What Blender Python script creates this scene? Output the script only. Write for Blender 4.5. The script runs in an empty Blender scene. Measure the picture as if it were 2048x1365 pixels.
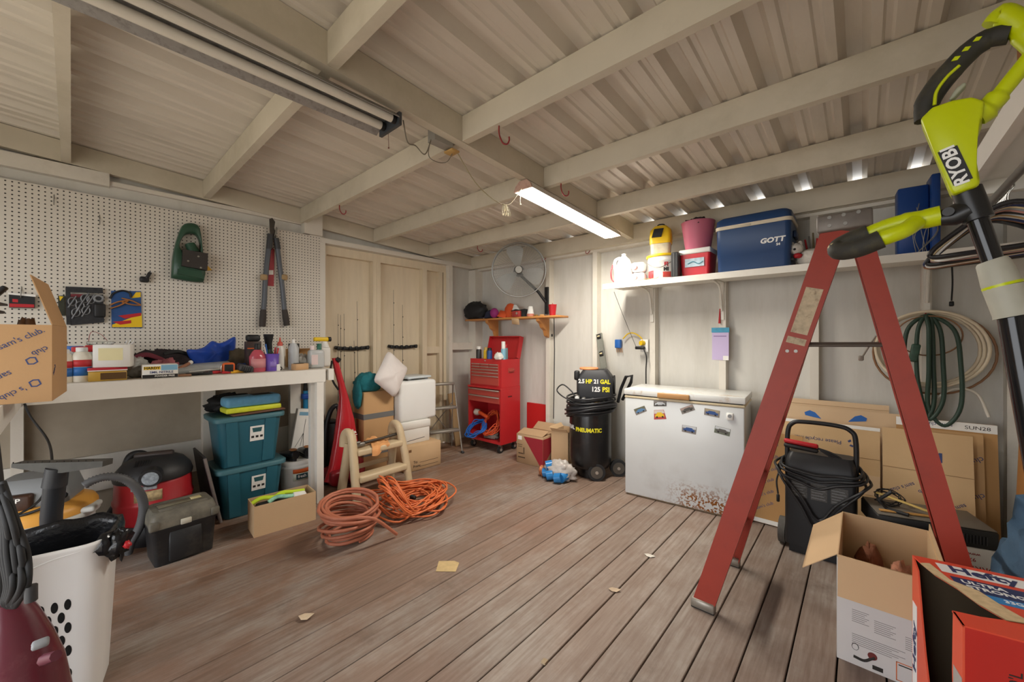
import bpy, bmesh, math, random
from mathutils import Vector, Matrix, Euler
random.seed(7)
PI = math.pi
SC = bpy.context.scene
COL = SC.collection

# ---------------------------------------------------------------- camera, light, exposure
CAMZ = 1.29
YAW = math.atan2(700, 785)
FPX = 785.0
cam_d = bpy.data.cameras.new('camera')
cam = bpy.data.objects.new('camera', cam_d)
COL.objects.link(cam)
cam.location = (0, 0, CAMZ)
cam.rotation_euler = (PI/2, 0, YAW)
cam_d.sensor_width = 36
cam_d.lens = 36*FPX/2048
cam_d.shift_y = -5.5/2048
cam_d.clip_start = 0.05
SC.camera = cam
SC.view_settings.view_transform = 'Standard'
SC.view_settings.look = 'None'
SC.view_settings.gamma = 1
SC.view_settings.use_curve_mapping = False
SC.view_settings.exposure = 0.42

world = bpy.data.worlds.new('sky')
SC.world = world
world.use_nodes = True
wn = world.node_tree.nodes
wn['Background'].inputs[0].default_value = (0.95, 0.97, 1.0, 1)
wn['Background'].inputs[1].default_value = 3.8
LED_POWER = 72.0

# ---------------------------------------------------------------- pixel of the photograph -> point of the place
CA, SA = math.cos(YAW), math.sin(YAW)
def ray(px, py):
    l = (px-1024)/FPX; z = (677-py)/FPX
    return Vector((-SA+CA*l, CA+SA*l, z))
def at_z(px, py, z=0.0):
    r = ray(px, py); t = (z-CAMZ)/r.z
    return Vector((r.x*t, r.y*t, z))
def at_x(px, py, x):
    r = ray(px, py); t = x/r.x
    return Vector((x, r.y*t, CAMZ+r.z*t))
def at_y(px, py, y):
    r = ray(px, py); t = y/r.y
    return Vector((r.x*t, y, CAMZ+r.z*t))
def at_d(px, py, d):
    r = ray(px, py)
    return Vector((r.x*d, r.y*d, CAMZ+r.z*d))

# ---------------------------------------------------------------- materials
def lin(c):
    return c/12.92 if c <= 0.04045 else ((c+0.055)/1.055)**2.4
def rgb(h, k=1.0):
    if isinstance(h, str):
        return tuple(min(1, lin(int(h[i:i+2], 16)/255)*k) for i in (0, 2, 4))
    return h
MATS = {}
def mat(name, col, rough=0.55, metal=0.0, var=0.08, scale=6.0, bump=0.0, bscale=80.0, stretch=(1, 1, 1),
        dirt=None, damt=0.0, dscale=3.0, dlo=0.5, dhi=0.7, trans=0.0, alpha=1.0, emit=None, estr=0.0, coat=0.0, ior=1.45, rnd=0.0):
    if name in MATS: return MATS[name]
    m = bpy.data.materials.new(name); m.use_nodes = True
    nt = m.node_tree; b = nt.nodes['Principled BSDF']
    c = rgb(col)
    b.inputs['Roughness'].default_value = rough
    b.inputs['Metallic'].default_value = metal
    b.inputs['IOR'].default_value = ior
    if coat: b.inputs['Coat Weight'].default_value = coat; b.inputs['Coat Roughness'].default_value = 0.15
    if trans: b.inputs['Transmission Weight'].default_value = trans
    if alpha < 1: b.inputs['Alpha'].default_value = alpha
    if emit:
        b.inputs['Emission Color'].default_value = (*rgb(emit), 1); b.inputs['Emission Strength'].default_value = estr
    tc = nt.nodes.new('ShaderNodeTexCoord'); mp = nt.nodes.new('ShaderNodeMapping')
    nt.links.new(tc.outputs['Object'], mp.inputs[0]); mp.inputs['Scale'].default_value = stretch
    nz = nt.nodes.new('ShaderNodeTexNoise'); nz.inputs['Scale'].default_value = scale; nz.inputs['Detail'].default_value = 5
    nt.links.new(mp.outputs[0], nz.inputs['Vector'])
    mix = nt.nodes.new('ShaderNodeMix'); mix.data_type = 'RGBA'
    mix.inputs['A'].default_value = (*[max(0, x*(1-var*1.6)) for x in c], 1)
    mix.inputs['B'].default_value = (*[min(1, x*(1+var*1.6)) for x in c], 1)
    nt.links.new(nz.outputs[0], mix.inputs['Factor'])
    out = mix.outputs['Result']
    if dirt:
        n2 = nt.nodes.new('ShaderNodeTexNoise'); n2.inputs['Scale'].default_value = dscale; n2.inputs['Detail'].default_value = 8
        n2.inputs['Roughness'].default_value = 0.7
        nt.links.new(mp.outputs[0], n2.inputs['Vector'])
        mr = nt.nodes.new('ShaderNodeMapRange'); mr.inputs[1].default_value = dlo; mr.inputs[2].default_value = dhi
        mr.inputs[4].default_value = damt
        nt.links.new(n2.outputs[0], mr.inputs[0])
        m2 = nt.nodes.new('ShaderNodeMix'); m2.data_type = 'RGBA'
        nt.links.new(mr.outputs[0], m2.inputs['Factor']); nt.links.new(out, m2.inputs['A'])
        m2.inputs['B'].default_value = (*rgb(dirt), 1); out = m2.outputs['Result']
    if rnd:
        oi = nt.nodes.new('ShaderNodeObjectInfo'); mr = nt.nodes.new('ShaderNodeMapRange')
        mr.inputs[3].default_value = 1-rnd; mr.inputs[4].default_value = 1+rnd
        nt.links.new(oi.outputs['Random'], mr.inputs[0])
        hs = nt.nodes.new('ShaderNodeHueSaturation'); nt.links.new(mr.outputs[0], hs.inputs['Value']); nt.links.new(out, hs.inputs['Color'])
        out = hs.outputs[0]
    nt.links.new(out, b.inputs['Base Color'])
    if bump:
        n3 = nt.nodes.new('ShaderNodeTexNoise'); n3.inputs['Scale'].default_value = bscale; n3.inputs['Detail'].default_value = 4
        nt.links.new(mp.outputs[0], n3.inputs['Vector'])
        bp = nt.nodes.new('ShaderNodeBump'); bp.inputs['Strength'].default_value = bump; bp.inputs['Distance'].default_value = 0.01
        nt.links.new(n3.outputs[0], bp.inputs['Height']); nt.links.new(bp.outputs[0], b.inputs['Normal'])
    MATS[name] = m
    return m

# ---------------------------------------------------------------- mesh builder
def frame(ax):
    ax = Vector(ax).normalized()
    u = ax.orthogonal().normalized()
    return u, ax.cross(u).normalized(), ax
class MB:
    def __init__(s): s.v = []; s.f = []; s.sm = []
    def add(s, vs, fs, smooth=False, M=None):
        o = len(s.v)
        s.v += [tuple(M @ Vector(v)) for v in vs] if M else [tuple(v) for v in vs]
        s.f += [tuple(i+o for i in f) for f in fs]
        s.sm += [smooth]*len(fs)
        return s
    def box(s, x0, x1, y0, y1, z0, z1, M=None):
        vs = [(x, y, z) for z in (z0, z1) for y in (y0, y1) for x in (x0, x1)]
        return s.add(vs, [(0, 2, 3, 1), (4, 5, 7, 6), (0, 1, 5, 4), (2, 6, 7, 3), (0, 4, 6, 2), (1, 3, 7, 5)], False, M)
    def bx(s, c, d, M=None, rot=None):
        m = Matrix.Translation(c)
        if rot: m = m @ Euler(rot).to_matrix().to_4x4()
        if M: m = M @ m
        return s.box(-d[0]/2, d[0]/2, -d[1]/2, d[1]/2, -d[2]/2, d[2]/2, m)
    def rb(s, c, d, r=0.01, seg=2, M=None, rot=None, taper=None):
        bm = bmesh.new(); bmesh.ops.create_cube(bm, size=1)
        for v in bm.verts:
            k = 1.0
            if taper and v.co.z < 0: k = taper
            v.co = Vector((v.co.x*d[0]*k, v.co.y*d[1]*k, v.co.z*d[2]))
        bmesh.ops.bevel(bm, geom=bm.edges[:], offset=min(r, min(d)*0.49), segments=seg, affect='EDGES', profile=0.5)
        m = Matrix.Translation(c)
        if rot: m = m @ Euler(rot).to_matrix().to_4x4()
        if M: m = M @ m
        bm.verts.index_update()
        s.add([v.co.copy() for v in bm.verts], [[v.index for v in f.verts] for f in bm.faces], True, m)
        bm.free(); return s
    def cyl(s, p0, p1, r0, r1=None, n=16, cap=True, M=None, smooth=True):
        p0, p1 = Vector(p0), Vector(p1); r1 = r0 if r1 is None else r1
        u, w, a = frame(p1-p0); vs = []
        for p, r in ((p0, r0), (p1, r1)):
            for i in range(n):
                t = 2*PI*i/n; vs.append(p+u*(r*math.cos(t))+w*(r*math.sin(t)))
        s.add(vs, [(i, (i+1) % n, n+(i+1) % n, n+i) for i in range(n)], smooth, M)
        if cap: s.add(vs, [tuple(range(n-1, -1, -1)), tuple(range(n, 2*n))], False, M)
        return s
    def tube(s, pts, r, n=8, closed=False, M=None, rs=None, cap=True, flat=1.0):
        P = [Vector(p) for p in pts]; N = len(P); vs = []
        u = None
        for i in range(N):
            a = P[(i+1) % N]-P[i-1] if closed else (P[min(i+1, N-1)]-P[max(i-1, 0)])
            if a.length < 1e-9: a = Vector((0, 0, 1))
            a.normalize()
            if u is None: u = a.orthogonal().normalized()
            else:
                u = u-a*u.dot(a)
                u = u.normalized() if u.length > 1e-6 else a.orthogonal().normalized()
            w = a.cross(u); rr = rs[i] if rs else r
            for k in range(n):
                t = 2*PI*k/n; vs.append(P[i]+u*(rr*math.cos(t))+w*(rr*flat*math.sin(t)))
        fs = [(i*n+k, i*n+(k+1) % n, ((i+1) % N)*n+(k+1) % n, ((i+1) % N)*n+k) for i in range(N if closed else N-1) for k in range(n)]
        s.add(vs, fs, True, M)
        if not closed and cap: s.add(vs, [tuple(range(n-1, -1, -1)), tuple(range((N-1)*n, N*n))], False, M)
        return s
    def lathe(s, prof, n=24, M=None, c=(0, 0, 0), sx=1.0, sy=1.0, smooth=True, capb=True, capt=True):
        vs = [(c[0]+r*sx*math.cos(2*PI*i/n), c[1]+r*sy*math.sin(2*PI*i/n), c[2]+z) for r, z in prof for i in range(n)]
        k = len(prof)
        s.add(vs, [(j*n+i, j*n+(i+1) % n, (j+1)*n+(i+1) % n, (j+1)*n+i) for j in range(k-1) for i in range(n)], smooth, M)
        if capb and prof[0][0] > 1e-5: s.add(vs, [tuple(range(n-1, -1, -1))], False, M)
        if capt and prof[-1][0] > 1e-5: s.add(vs, [tuple(range((k-1)*n, k*n))], False, M)
        return s
    def prism(s, poly, h, M=None, z0=0.0, smooth=False):
        n = len(poly)
        ar = sum(poly[i][0]*poly[(i+1) % n][1]-poly[(i+1) % n][0]*poly[i][1] for i in range(n))
        if ar < 0: poly = poly[::-1]
        vs = [(x, y, z0) for x, y in poly]+[(x, y, z0+h) for x, y in poly]
        s.add(vs, [(i, (i+1) % n, n+(i+1) % n, n+i) for i in range(n)], smooth, M)
        return s.add(vs, [tuple(range(n-1, -1, -1)), tuple(range(n, 2*n))], False, M)
    def sph(s, c, r, n=16, m=10, M=None):
        r = (r, r, r) if not hasattr(r, '__len__') else r
        prof = [(math.sin(PI*j/m), -math.cos(PI*j/m)) for j in range(m+1)]
        vs = [(c[0]+q*r[0]*math.cos(2*PI*i/n), c[1]+q*r[1]*math.sin(2*PI*i/n), c[2]+z*r[2]) for q, z in prof for i in range(n)]
        return s.add(vs, [(j*n+i, j*n+(i+1) % n, (j+1)*n+(i+1) % n, (j+1)*n+i) for j in range(m) for i in range(n)], True, M)
    def lump(s, c, r, amp=0.15, seed=1, n=20, m=14, freq=3.0, M=None, flatz=None):
        from mathutils import noise
        prof = [(math.sin(PI*j/m), -math.cos(PI*j/m)) for j in range(m+1)]
        vs = []
        for q, z in prof:
            for i in range(n):
                d = Vector((q*math.cos(2*PI*i/n), q*math.sin(2*PI*i/n), z))
                k = 1+amp*noise.fractal(d*freq+Vector((seed*7.1, seed*3.3, 0)), 0.8, 2.0, 3)
                p = Vector((d.x*r[0]*k, d.y*r[1]*k, d.z*r[2]*k))
                if flatz is not None and p.z < flatz: p.z = flatz
                vs.append(Vector(c)+p)
        return s.add(vs, [(j*n+i, j*n+(i+1) % n, (j+1)*n+(i+1) % n, (j+1)*n+i) for j in range(m) for i in range(n)], True, M)
    def mesh(s, name):
        me = bpy.data.meshes.new(name); me.from_pydata(s.v, [], s.f)
        me.polygons.foreach_set('use_smooth', s.sm); me.validate(); me.update()
        return me

def setp(o, label=None, cat=None, group=None, kind=None):
    if label: o['label'] = label
    if cat: o['category'] = cat
    if group: o['group'] = group
    if kind: o['kind'] = kind
    return o
def T(name, label, cat, loc=(0, 0, 0), rz=0.0, rot=None, group=None):
    o = bpy.data.objects.new(name, None); COL.objects.link(o)
    o.location = loc; o.rotation_euler = rot if rot else (0, 0, rz); o.empty_display_size = 0.05
    return setp(o, label, cat, group)
def P(parent, name, mb, m, label=None, kind=None):
    me = mb.mesh(name) if isinstance(mb, MB) else mb
    o = bpy.data.objects.new(name, me); COL.objects.link(o); o.parent = parent
    if m: me.materials.clear(); me.materials.append(m)
    return setp(o, label, None, None, kind)
def solo(name, mb, m, label, cat, loc=(0, 0, 0), rz=0.0, rot=None, group=None):
    o = P(None, name, mb, m); o.location = loc; o.rotation_euler = rot if rot else (0, 0, rz)
    return setp(o, label, cat, group)
def st(name, mb, m):
    return setp(P(None, name, mb, m), kind='structure')
def copy_tree(o, parent=None):
    c = o.copy(); COL.objects.link(c); c.parent = parent
    for ch in list(o.children): copy_tree(ch, c)
    return c
def rotz(a): return Matrix.Rotation(a, 4, 'Z')
def basis(o, x, y, z):
    m = Matrix.Identity(4)
    for i, c in enumerate((x, y, z)): m.col[i] = (*Vector(c), 0)
    m.col[3] = (*Vector(o), 1); return m
_txt = {}
def text(s, size, off=0.0, sx=1.0, shear=0.0):
    """flat lettering in XY, centred on the origin, slightly raised"""
    cu = bpy.data.curves.new('t', 'FONT'); cu.body = s; cu.size = size; cu.align_x = 'CENTER'; cu.align_y = 'CENTER'
    cu.offset = off; cu.extrude = 0.0004; cu.resolution_u = 3; cu.shear = shear
    o = bpy.data.objects.new('t', cu); COL.objects.link(o)
    bpy.context.view_layer.update()
    me = bpy.data.meshes.new_from_object(o.evaluated_get(bpy.context.evaluated_depsgraph_get()))
    mb = MB(); mb.v = [(v.co.x*sx, v.co.y, v.co.z) for v in me.vertices]
    mb.f = [tuple(p.vertices) for p in me.polygons]; mb.sm = [False]*len(mb.f)
    bpy.data.objects.remove(o); bpy.data.curves.remove(cu); bpy.data.meshes.remove(me)
    return mb
def tx(parent, s, size, M, m, off=0.0, sx=1.0, name='lettering', shear=0.0):
    t = text(s, size, off, sx, shear); mb = MB(); mb.add(t.v, t.f, False, M)
    return P(parent, name, mb, m)
def bez(pts, n=6, closed=False):
    """Catmull-Rom through points"""
    P_ = [Vector(p) for p in pts]; out = []; N = len(P_)
    rng = range(N) if closed else range(N-1)
    for i in rng:
        p1, p2 = P_[i], P_[(i+1) % N]
        p0 = P_[i-1] if (closed or i > 0) else p1*2-p2
        p3 = P_[(i+2) % N] if (closed or i < N-2) else p2*2-p1
        for k in range(n):
            t = k/n
            out.append(0.5*((2*p1)+(p2-p0)*t+(2*p0-5*p1+4*p2-p3)*t*t+(3*p1-p0-3*p2+p3)*t**3))
    if not closed: out.append(P_[-1])
    return out

# ---------------------------------------------------------------- room shell
XL, YN, XR, YS = -3.88, 3.62, 0.69, -1.35
def roof_z(y): return 2.552-0.057*y
PAINT = mat('white_painted_wood', 'dbd5c9', 0.55, var=0.05, scale=3, stretch=(2, 2, 2), bump=0.08, bscale=40, dirt='8d8168', damt=0.35, dscale=2.2, dlo=0.55, dhi=0.85)
BEAM = mat('painted_roof_timber', 'd0c7b4', 0.6, var=0.07, scale=4, bump=0.08, bscale=30, dirt='8f8768', damt=0.45, dscale=1.6, dlo=0.48, dhi=0.8)
PLY = mat('painted_plywood', 'd2cfc7', 0.65, var=0.06, scale=5, stretch=(3, 3, 0.5), bump=0.06, bscale=50, dirt='9a9078', damt=0.3, dscale=1.5, dlo=0.5, dhi=0.8)
PLYB = mat('raw_fibreboard', 'a79c8b', 0.75, var=0.08, scale=9, bump=0.05, bscale=90, dirt='7a6c58', damt=0.4, dscale=1.2, dlo=0.45, dhi=0.75)

def plank_mat():
    m = bpy.data.materials.new('worn_deck_plank'); m.use_nodes = True; nt = m.node_tree; N = nt.nodes; L = nt.links
    b = N['Principled BSDF']; b.inputs['Roughness'].default_value = 0.62
    g = N.new('ShaderNodeNewGeometry')
    def noise(sc, stretch, det=6, rg=0.6):
        mp = N.new('ShaderNodeMapping'); mp.inputs['Scale'].default_value = stretch; L.new(g.outputs['Position'], mp.inputs[0])
        n = N.new('ShaderNodeTexNoise'); n.inputs['Scale'].default_value = sc; n.inputs['Detail'].default_value = det; n.inputs['Roughness'].default_value = rg
        L.new(mp.outputs[0], n.inputs['Vector']); return n.outputs[0]
    def rng(src, a, c, lo=0, hi=1):
        r = N.new('ShaderNodeMapRange'); r.inputs[1].default_value = a; r.inputs[2].default_value = c; r.inputs[3].default_value = lo; r.inputs[4].default_value = hi
        L.new(src, r.inputs[0]); return r.outputs[0]
    def mix(f, a, c):
        x = N.new('ShaderNodeMix'); x.data_type = 'RGBA'; L.new(f, x.inputs['Factor'])
        for k, v in (('A', a), ('B', c)):
            if isinstance(v, str): x.inputs[k].default_value = (*rgb(v), 1)
            else: L.new(v, x.inputs[k])
        return x.outputs['Result']
    # stain wear changes across the room: browner by the bench, greyer by the freezer
    sx = N.new('ShaderNodeSeparateXYZ'); L.new(g.outputs['Position'], sx.inputs[0])
    ad = N.new('ShaderNodeMath'); ad.operation = 'MULTIPLY_ADD'; L.new(noise(1.1, (1, 1, 1), 3), ad.inputs[0]); ad.inputs[1].default_value = 1.8; L.new(sx.outputs[0], ad.inputs[2])
    base = mix(rng(ad.outputs[0], -1.9, 0.1), '8c6c57', '8d7d71')
    wear = mix(rng(noise(1.7, (1.2, 0.8, 1), 8, 0.7), 0.46, 0.62, 0, 0.85), base, 'a2988e')
    red = mix(rng(noise(1.3, (1, 0.6, 1), 4), 0.55, 0.72, 0, 0.45), wear, '86604f')
    grain = mix(rng(noise(55, (1, 0.06, 1), 4), 0.35, 0.7, 0, 0.6), red, '6a5243')
    light = mix(rng(noise(24, (1, 0.1, 1), 5), 0.6, 0.8, 0, 0.45), grain, 'ada092')
    dark = mix(rng(noise(2.6, (1, 1, 1), 7, 0.75), 0.56, 0.74, 0, 0.5), light, '57483e')
    oi = N.new('ShaderNodeObjectInfo'); hs = N.new('ShaderNodeHueSaturation'); L.new(rng(oi.outputs['Random'], 0, 1, 0.85, 1.13), hs.inputs['Value']); L.new(dark, hs.inputs['Color'])
    L.new(hs.outputs[0], b.inputs['Base Color'])
    bp = N.new('ShaderNodeBump'); bp.inputs['Strength'].default_value = 0.25; bp.inputs['Distance'].default_value = 0.004
    L.new(noise(45, (1, 0.05, 1), 5), bp.inputs['Height']); L.new(bp.outputs[0], b.inputs['Normal'])
    return m
PLANK = plank_mat()
fl = MB(); fl.box(XL, XR, YS, YN, -0.13, -0.06)
floor = st('floor', fl, mat('dark_subfloor', '4a3c2c', 0.9))
k0 = int((XL+0.361)/0.1437)-1
for k in range(k0, 9):
    a = -0.361+k*0.1437; b_ = a+0.1437
    gap = 0.003 if a < -1.9 else 0.0045 if a < -1.2 else 0.0062
    a = max(a, XL); b_ = min(b_, XR)
    if b_-a < 0.02: continue
    h = random.uniform(-0.0012, 0.0); m = MB(); e = 0.0025
    x0, x1 = a+gap/2, b_-gap/2
    vs = []
    for y in (YS, YN): vs += [(x0, y, -0.03), (x1, y, -0.03), (x1, y, h-e), (x1-e, y, h), (x0+e, y, h), (x0, y, h-e)]
    m.add(vs, [(i, (i+1) % 6, 6+(i+1) % 6, 6+i) for i in range(6)]+[(5, 4, 3, 2, 1, 0), (6, 7, 8, 9, 10, 11)])
    P(floor, 'plank', m, PLANK)

# ceiling: ribbed metal sheets over purlins and one main beam
def tin_mat():
    m = mat('ribbed_roof_tin', 'ddd5c8', 0.42, metal=0.08, var=0.04, scale=3, stretch=(2.2, 0.5, 1), dirt='a0968a', damt=0.35, dscale=1.2, dlo=0.5, dhi=0.75, bump=0.03)
    return m
TIN = tin_mat()
cl = bpy.data.objects.new('ceiling', None); COL.objects.link(cl); cl['kind'] = 'structure'
RIB = 0.2845; RX0 = -0.024
def rib_profile(xa, xb):
    pts = []
    k = math.floor((xa-RX0)/RIB)-1
    while RX0+k*RIB < xb+RIB:
        c = RX0+k*RIB
        pts += [(c-0.05, 0), (c-0.024, 0.05), (c+0.024, 0.05), (c+0.05, 0)]
        for q in (1/3, 2/3):
            d = c+0.01+q*(RIB-0.02)
            pts += [(d-0.018, 0), (d-0.009, 0.009), (d+0.009, 0.009), (d+0.018, 0)]
        k += 1
    pts = [p for p in pts if xa < p[0] < xb]
    return [(xa, 0)]+pts+[(xb, 0)]
xs = RX0+0.14-RIB*3*5
i = 0
while xs < XR+0.1:
    xe = xs+RIB*3; pr = rib_profile(xs-0.02, xe); m = MB(); vs = []; n = len(pr)
    dz = 0.0006*(i % 2)
    for y in (YS-0.25, YN+0.2):
        vs += [(x, y, roof_z(y)+z+0.001+dz) for x, z in pr]
    for y in (YN+0.2, YS-0.25):
        pass
    m.add(vs, [(j, j+1, n+j+1, n+j) for j in range(n-1)])
    up = [(x, y, z+0.0008) for x, y, z in vs]
    m.add(up, [(j, n+j, n+j+1, j+1) for j in range(n-1)])
    P(cl, 'roof_sheet', m, TIN); xs = xe; i += 1
def sloped(mb, x0, x1, ya, yb, dtop, dbot):
    vs = [(x, y, roof_z(y)-d) for d in (dbot, dtop) for y in (ya, yb) for x in (x0, x1)]
    mb.add(vs, [(0, 2, 3, 1), (4, 5, 7, 6), (0, 1, 5, 4), (2, 6, 7, 3), (0, 4, 6, 2), (1, 3, 7, 5)])
    return mb
BX0, BX1 = -1.635, -1.585
P(cl, 'main_beam', sloped(MB(), BX0, BX1, YS, YN-0.15, 0.001, 0.140), BEAM)
PW = 0.042
for y in (-0.74, -0.045, 0.675, 1.38, 2.095, 2.80):
    for x0, x1 in ((XL+0.075, BX0-0.001), (BX1+0.001, XR-0.005)):
        m = MB(); m.box(x0, x1, y, y+PW, roof_z(y)-0.136, roof_z(y)-0.003); P(cl, 'purlin', m, BEAM)
m = MB(); m.box(XL+0.03, XR-0.005, YN-0.149, YN-0.11, roof_z(YN)-0.155, roof_z(YN)-0.001); P(cl, 'rim_board', m, BEAM)
P(cl, 'rim_board', sloped(MB(), XL+0.03, XL+0.072, YS, YN-0.152, 0.001, 0.137), BEAM)
P(cl, 'rim_board', sloped(MB(), XR-0.045, XR-0.004, YS, YN-0.152, 0.001, 0.137), BEAM)

# left wall with the door opening
DY0, DY1, DZ = 1.60, 3.09, 2.19
def wall_sheet(x, ya, yb, za, zb, t=0.012):
    pass
wl = MB()
def lw(ya, yb, za, zbf):
    vs = [(x, y, z) for x in (XL-0.02, XL) for (y, z) in ((ya, za), (yb, za), (yb, zbf(yb)), (ya, zbf(ya)))]
    wl.add(vs, [(0, 3, 2, 1), (4, 5, 6, 7), (0, 1, 5, 4), (1, 2, 6, 5), (2, 3, 7, 6), (3, 0, 4, 7)])
lw(YS, DY0-0.01, 0.98, lambda y: roof_z(y)-0.001); lw(DY0-0.01, DY1+0.01, DZ+0.02, lambda y: roof_z(y)-0.001); lw(DY1+0.01, YN, -0.13, lambda y: roof_z(y)-0.001)
wall_left = st('wall_left', wl, PLY)
m = MB(); m.box(XL-0.02, XL, YS, DY0-0.01, -0.13, 0.98); P(wall_left, 'lower_panel', m, PLYB)
SX = XL+0.082
for ya, yb, za, zb in ((0.675, 0.715, 0, 0.95), (0.715, 0.752, 0, 0.95), (-0.245, -0.195, 0, 0.95), (1.46, 1.555, 2.238, 2.30), (1.46, 1.555, 0, 0.98)):
    m = MB(); m.box(XL+0.001, SX, ya, yb, za, zb); P(wall_left, 'stud', m, PAINT)
m = MB(); m.box(XL+0.03, SX+0.035, 1.40, 1.56, 2.245, roof_z(1.5)-0.0); P(wall_left, 'post', m, PAINT)
m = MB(); m.box(XL+0.001, SX-0.002, YS, 0.17, 2.318, 2.405); P(wall_left, 'plate_board', m, PAINT)
m = MB(); m.box(XL+0.001, SX-0.02, 0.171, 1.395, 2.33, 2.36); P(wall_left, 'plate_board', m, PAINT)
m = MB(); m.box(XL+0.001, XL+0.03, YS, 1.4, 2.2, 2.33); P(wall_left, 'plate_board', m, PLY)
m = MB(); m.box(XL+0.001, XL+0.03, -1.3, DY0-0.05, 0.26, 0.50); P(wall_left, 'rail', m, PLY)
# trim round the door and the bay between door and corner
TR = XL+0.088
m = MB(); m.box(XL+0.001, TR, DY0-0.045, DY0-0.002, 0, DZ+0.05); P(wall_left, 'door_jamb', m, PAINT)
m = MB(); m.box(XL+0.001, TR, DY1, DY1+0.055, 0, DZ+0.05); P(wall_left, 'door_jamb', m, PAINT)
m = MB(); m.box(XL+0.001, TR+0.004, DY0-0.046, YN-0.09, DZ+0.001, DZ+0.047); P(wall_left, 'door_header', m, PAINT)
m = MB(); m.box(XL+0.001, TR-0.01, DY1+0.056, YN-0.09, 1.145, 1.235); P(wall_left, 'rail', m, PAINT)

# north wall
wn_ = MB(); wn_.box(XL-0.02, XR+0.02, YN, YN+0.02, -0.13, roof_z(YN)-0.003)
wall_back = st('wall_back', wn_, PLY)
SY = YN-0.085
for x, w in ((-2.62, 0.05), (-2.026, 0.05), (-1.432, 0.05), (-0.851, 0.05), (-0.255, 0.05), (0.30, 0.045)):
    m = MB(); m.box(x-w/2, x+w/2, SY, YN-0.0005, 0, 2.165); P(wall_back, 'stud', m, PAINT)
m = MB(); m.box(XL+0.095, XR-0.08, SY-0.002, YN-0.0005, 2.166, 2.225); P(wall_back, 'top_plate', m, PAINT)
m = MB(); m.box(XL+0.001, XL+0.13, YN-0.13, YN-0.001, 0, 2.18); m.box(XL+0.02, XL+0.098, YN-0.098, YN-0.02, 2.18, roof_z(YN)-0.16); P(wall_back, 'corner_post', m, PAINT)
m = MB(); m.box(XR-0.075, XR-0.001, SY-0.0, YN-0.001, 0, roof_z(YN)-0.16); P(wall_back, 'corner_post', m, PAINT)
m = MB(); m.box(XL+0.10, XR-0.076, YN-0.1095, YN-0.0855, 2.226, roof_z(YN)-0.157)
P(wall_back, 'plate_face', m, BEAM)

# right wall
wr = MB()
vs = [(x, y, z) for x in (XR, XR+0.02) for (y, z) in ((YS, -0.13), (YN, -0.13), (YN, roof_z(YN)-0.001), (YS, roof_z(YS)-0.001))]
wr.add(vs, [(0, 3, 2, 1), (4, 5, 6, 7), (0, 1, 5, 4), (1, 2, 6, 5), (2, 3, 7, 6), (3, 0, 4, 7)])
wall_right = st('wall_right', wr, PLY)
for y in (-0.7, 0.1, 1.15, 2.15, 2.9):
    m = MB(); m.box(XR-0.085, XR-0.0005, y, y+0.045, 0, roof_z(y)-0.14); P(wall_right, 'stud', m, PAINT)
# unseen front wall behind the camera, its wide doorway left open for fill daylight
wf = MB()
for xa, xb, za in ((XL-0.02, -3.0, 0), (-3.0, -0.1, 2.1), (-0.1, XR+0.02, 0)):
    wf.box(xa, xb, YS-0.02, YS, za, roof_z(YS)-0.003)
wall_front = st('wall_front', wf, PLY)

# unseen ground outside the doorway, added to dim light bounced up at the ceiling
gm = MB(); gm.box(-14, 12, -16, YS-0.021, -0.45, -0.30); st('ground', gm, mat('pale_gravel_yard', 'b3aa9a', 0.95, var=0.15, scale=2))

# double door in the left wall
DOORP = mat('tan_door_board', 'dccdb2', 0.6, var=0.05, scale=4, stretch=(1, 6, 0.7), dirt='a8916a', damt=0.25, dscale=1.4, dlo=0.5, dhi=0.8)
dm = MB(); dm.box(XL-0.055, XL-0.035, DY0-0.012, DY1+0.012, -0.03, DZ+0.02)
door1 = st('door_1', dm, DOORP)
DXF = XL+0.035
for ya, yb in ((DY0+0.001, DY0+0.03), (2.115, 2.155), (2.155, 2.20), (2.735, 2.80), (2.985, 3.03), (3.045, DY1-0.002)):
    m = MB(); m.box(XL-0.0345, DXF if ya not in (2.115,) else DXF-0.004, ya, yb, 0.01, DZ-0.09); P(door1, 'batten', m, DOORP)
m = MB(); m.box(XL-0.0345, DXF-0.006, DY0+0.002, DY1-0.003, DZ-0.0899, DZ-0.006); P(door1, 'batten', m, DOORP)
m = MB(); m.box(XL-0.0345, DXF-0.008, 2.8005, 2.9845, 1.11, 1.19); P(door1, 'batten', m, DOORP)

# ---------------------------------------------------------------- lamps
METAL = mat('galvanised_metal', 'a9abac', 0.35, metal=0.9, var=0.1, scale=20)
WHITEP = mat('white_enamel', 'e4e2dc', 0.4, var=0.03)
# lit strip under the main beam
t = T('strip_light', 'lit white strip light hanging under the main ceiling beam', 'light', (-1.612, 1.92, 2.235))
t.rotation_euler = (math.atan(-0.057), 0, 0)
h = MB()
prof = [(-0.075, 0.0), (-0.062, 0.032), (-0.03, 0.062), (0.03, 0.062), (0.062, 0.032), (0.075, 0.0), (0.072, 0.0), (0.058, 0.029), (0.03, 0.058), (-0.03, 0.058), (-0.058, 0.029), (-0.072, 0.0)]
vs = [(x, y, z) for y in (0, 1.2) for x, z in prof]; n = len(prof)
h.add(vs, [(i, (i+1) % n, n+(i+1) % n, n+i) for i in range(n)], False)
h.add(vs, [tuple(range(n)), tuple(range(2*n-1, n-1, -1))])
P(t, 'housing', h, WHITEP)
d = MB()
pr2 = [(-0.070, 0.004), (-0.04, -0.006), (0.0, -0.010), (0.04, -0.006), (0.070, 0.004)]
vs = [(x, y, z) for y in (0.02, 1.18) for x, z in pr2]; n = 5
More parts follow.
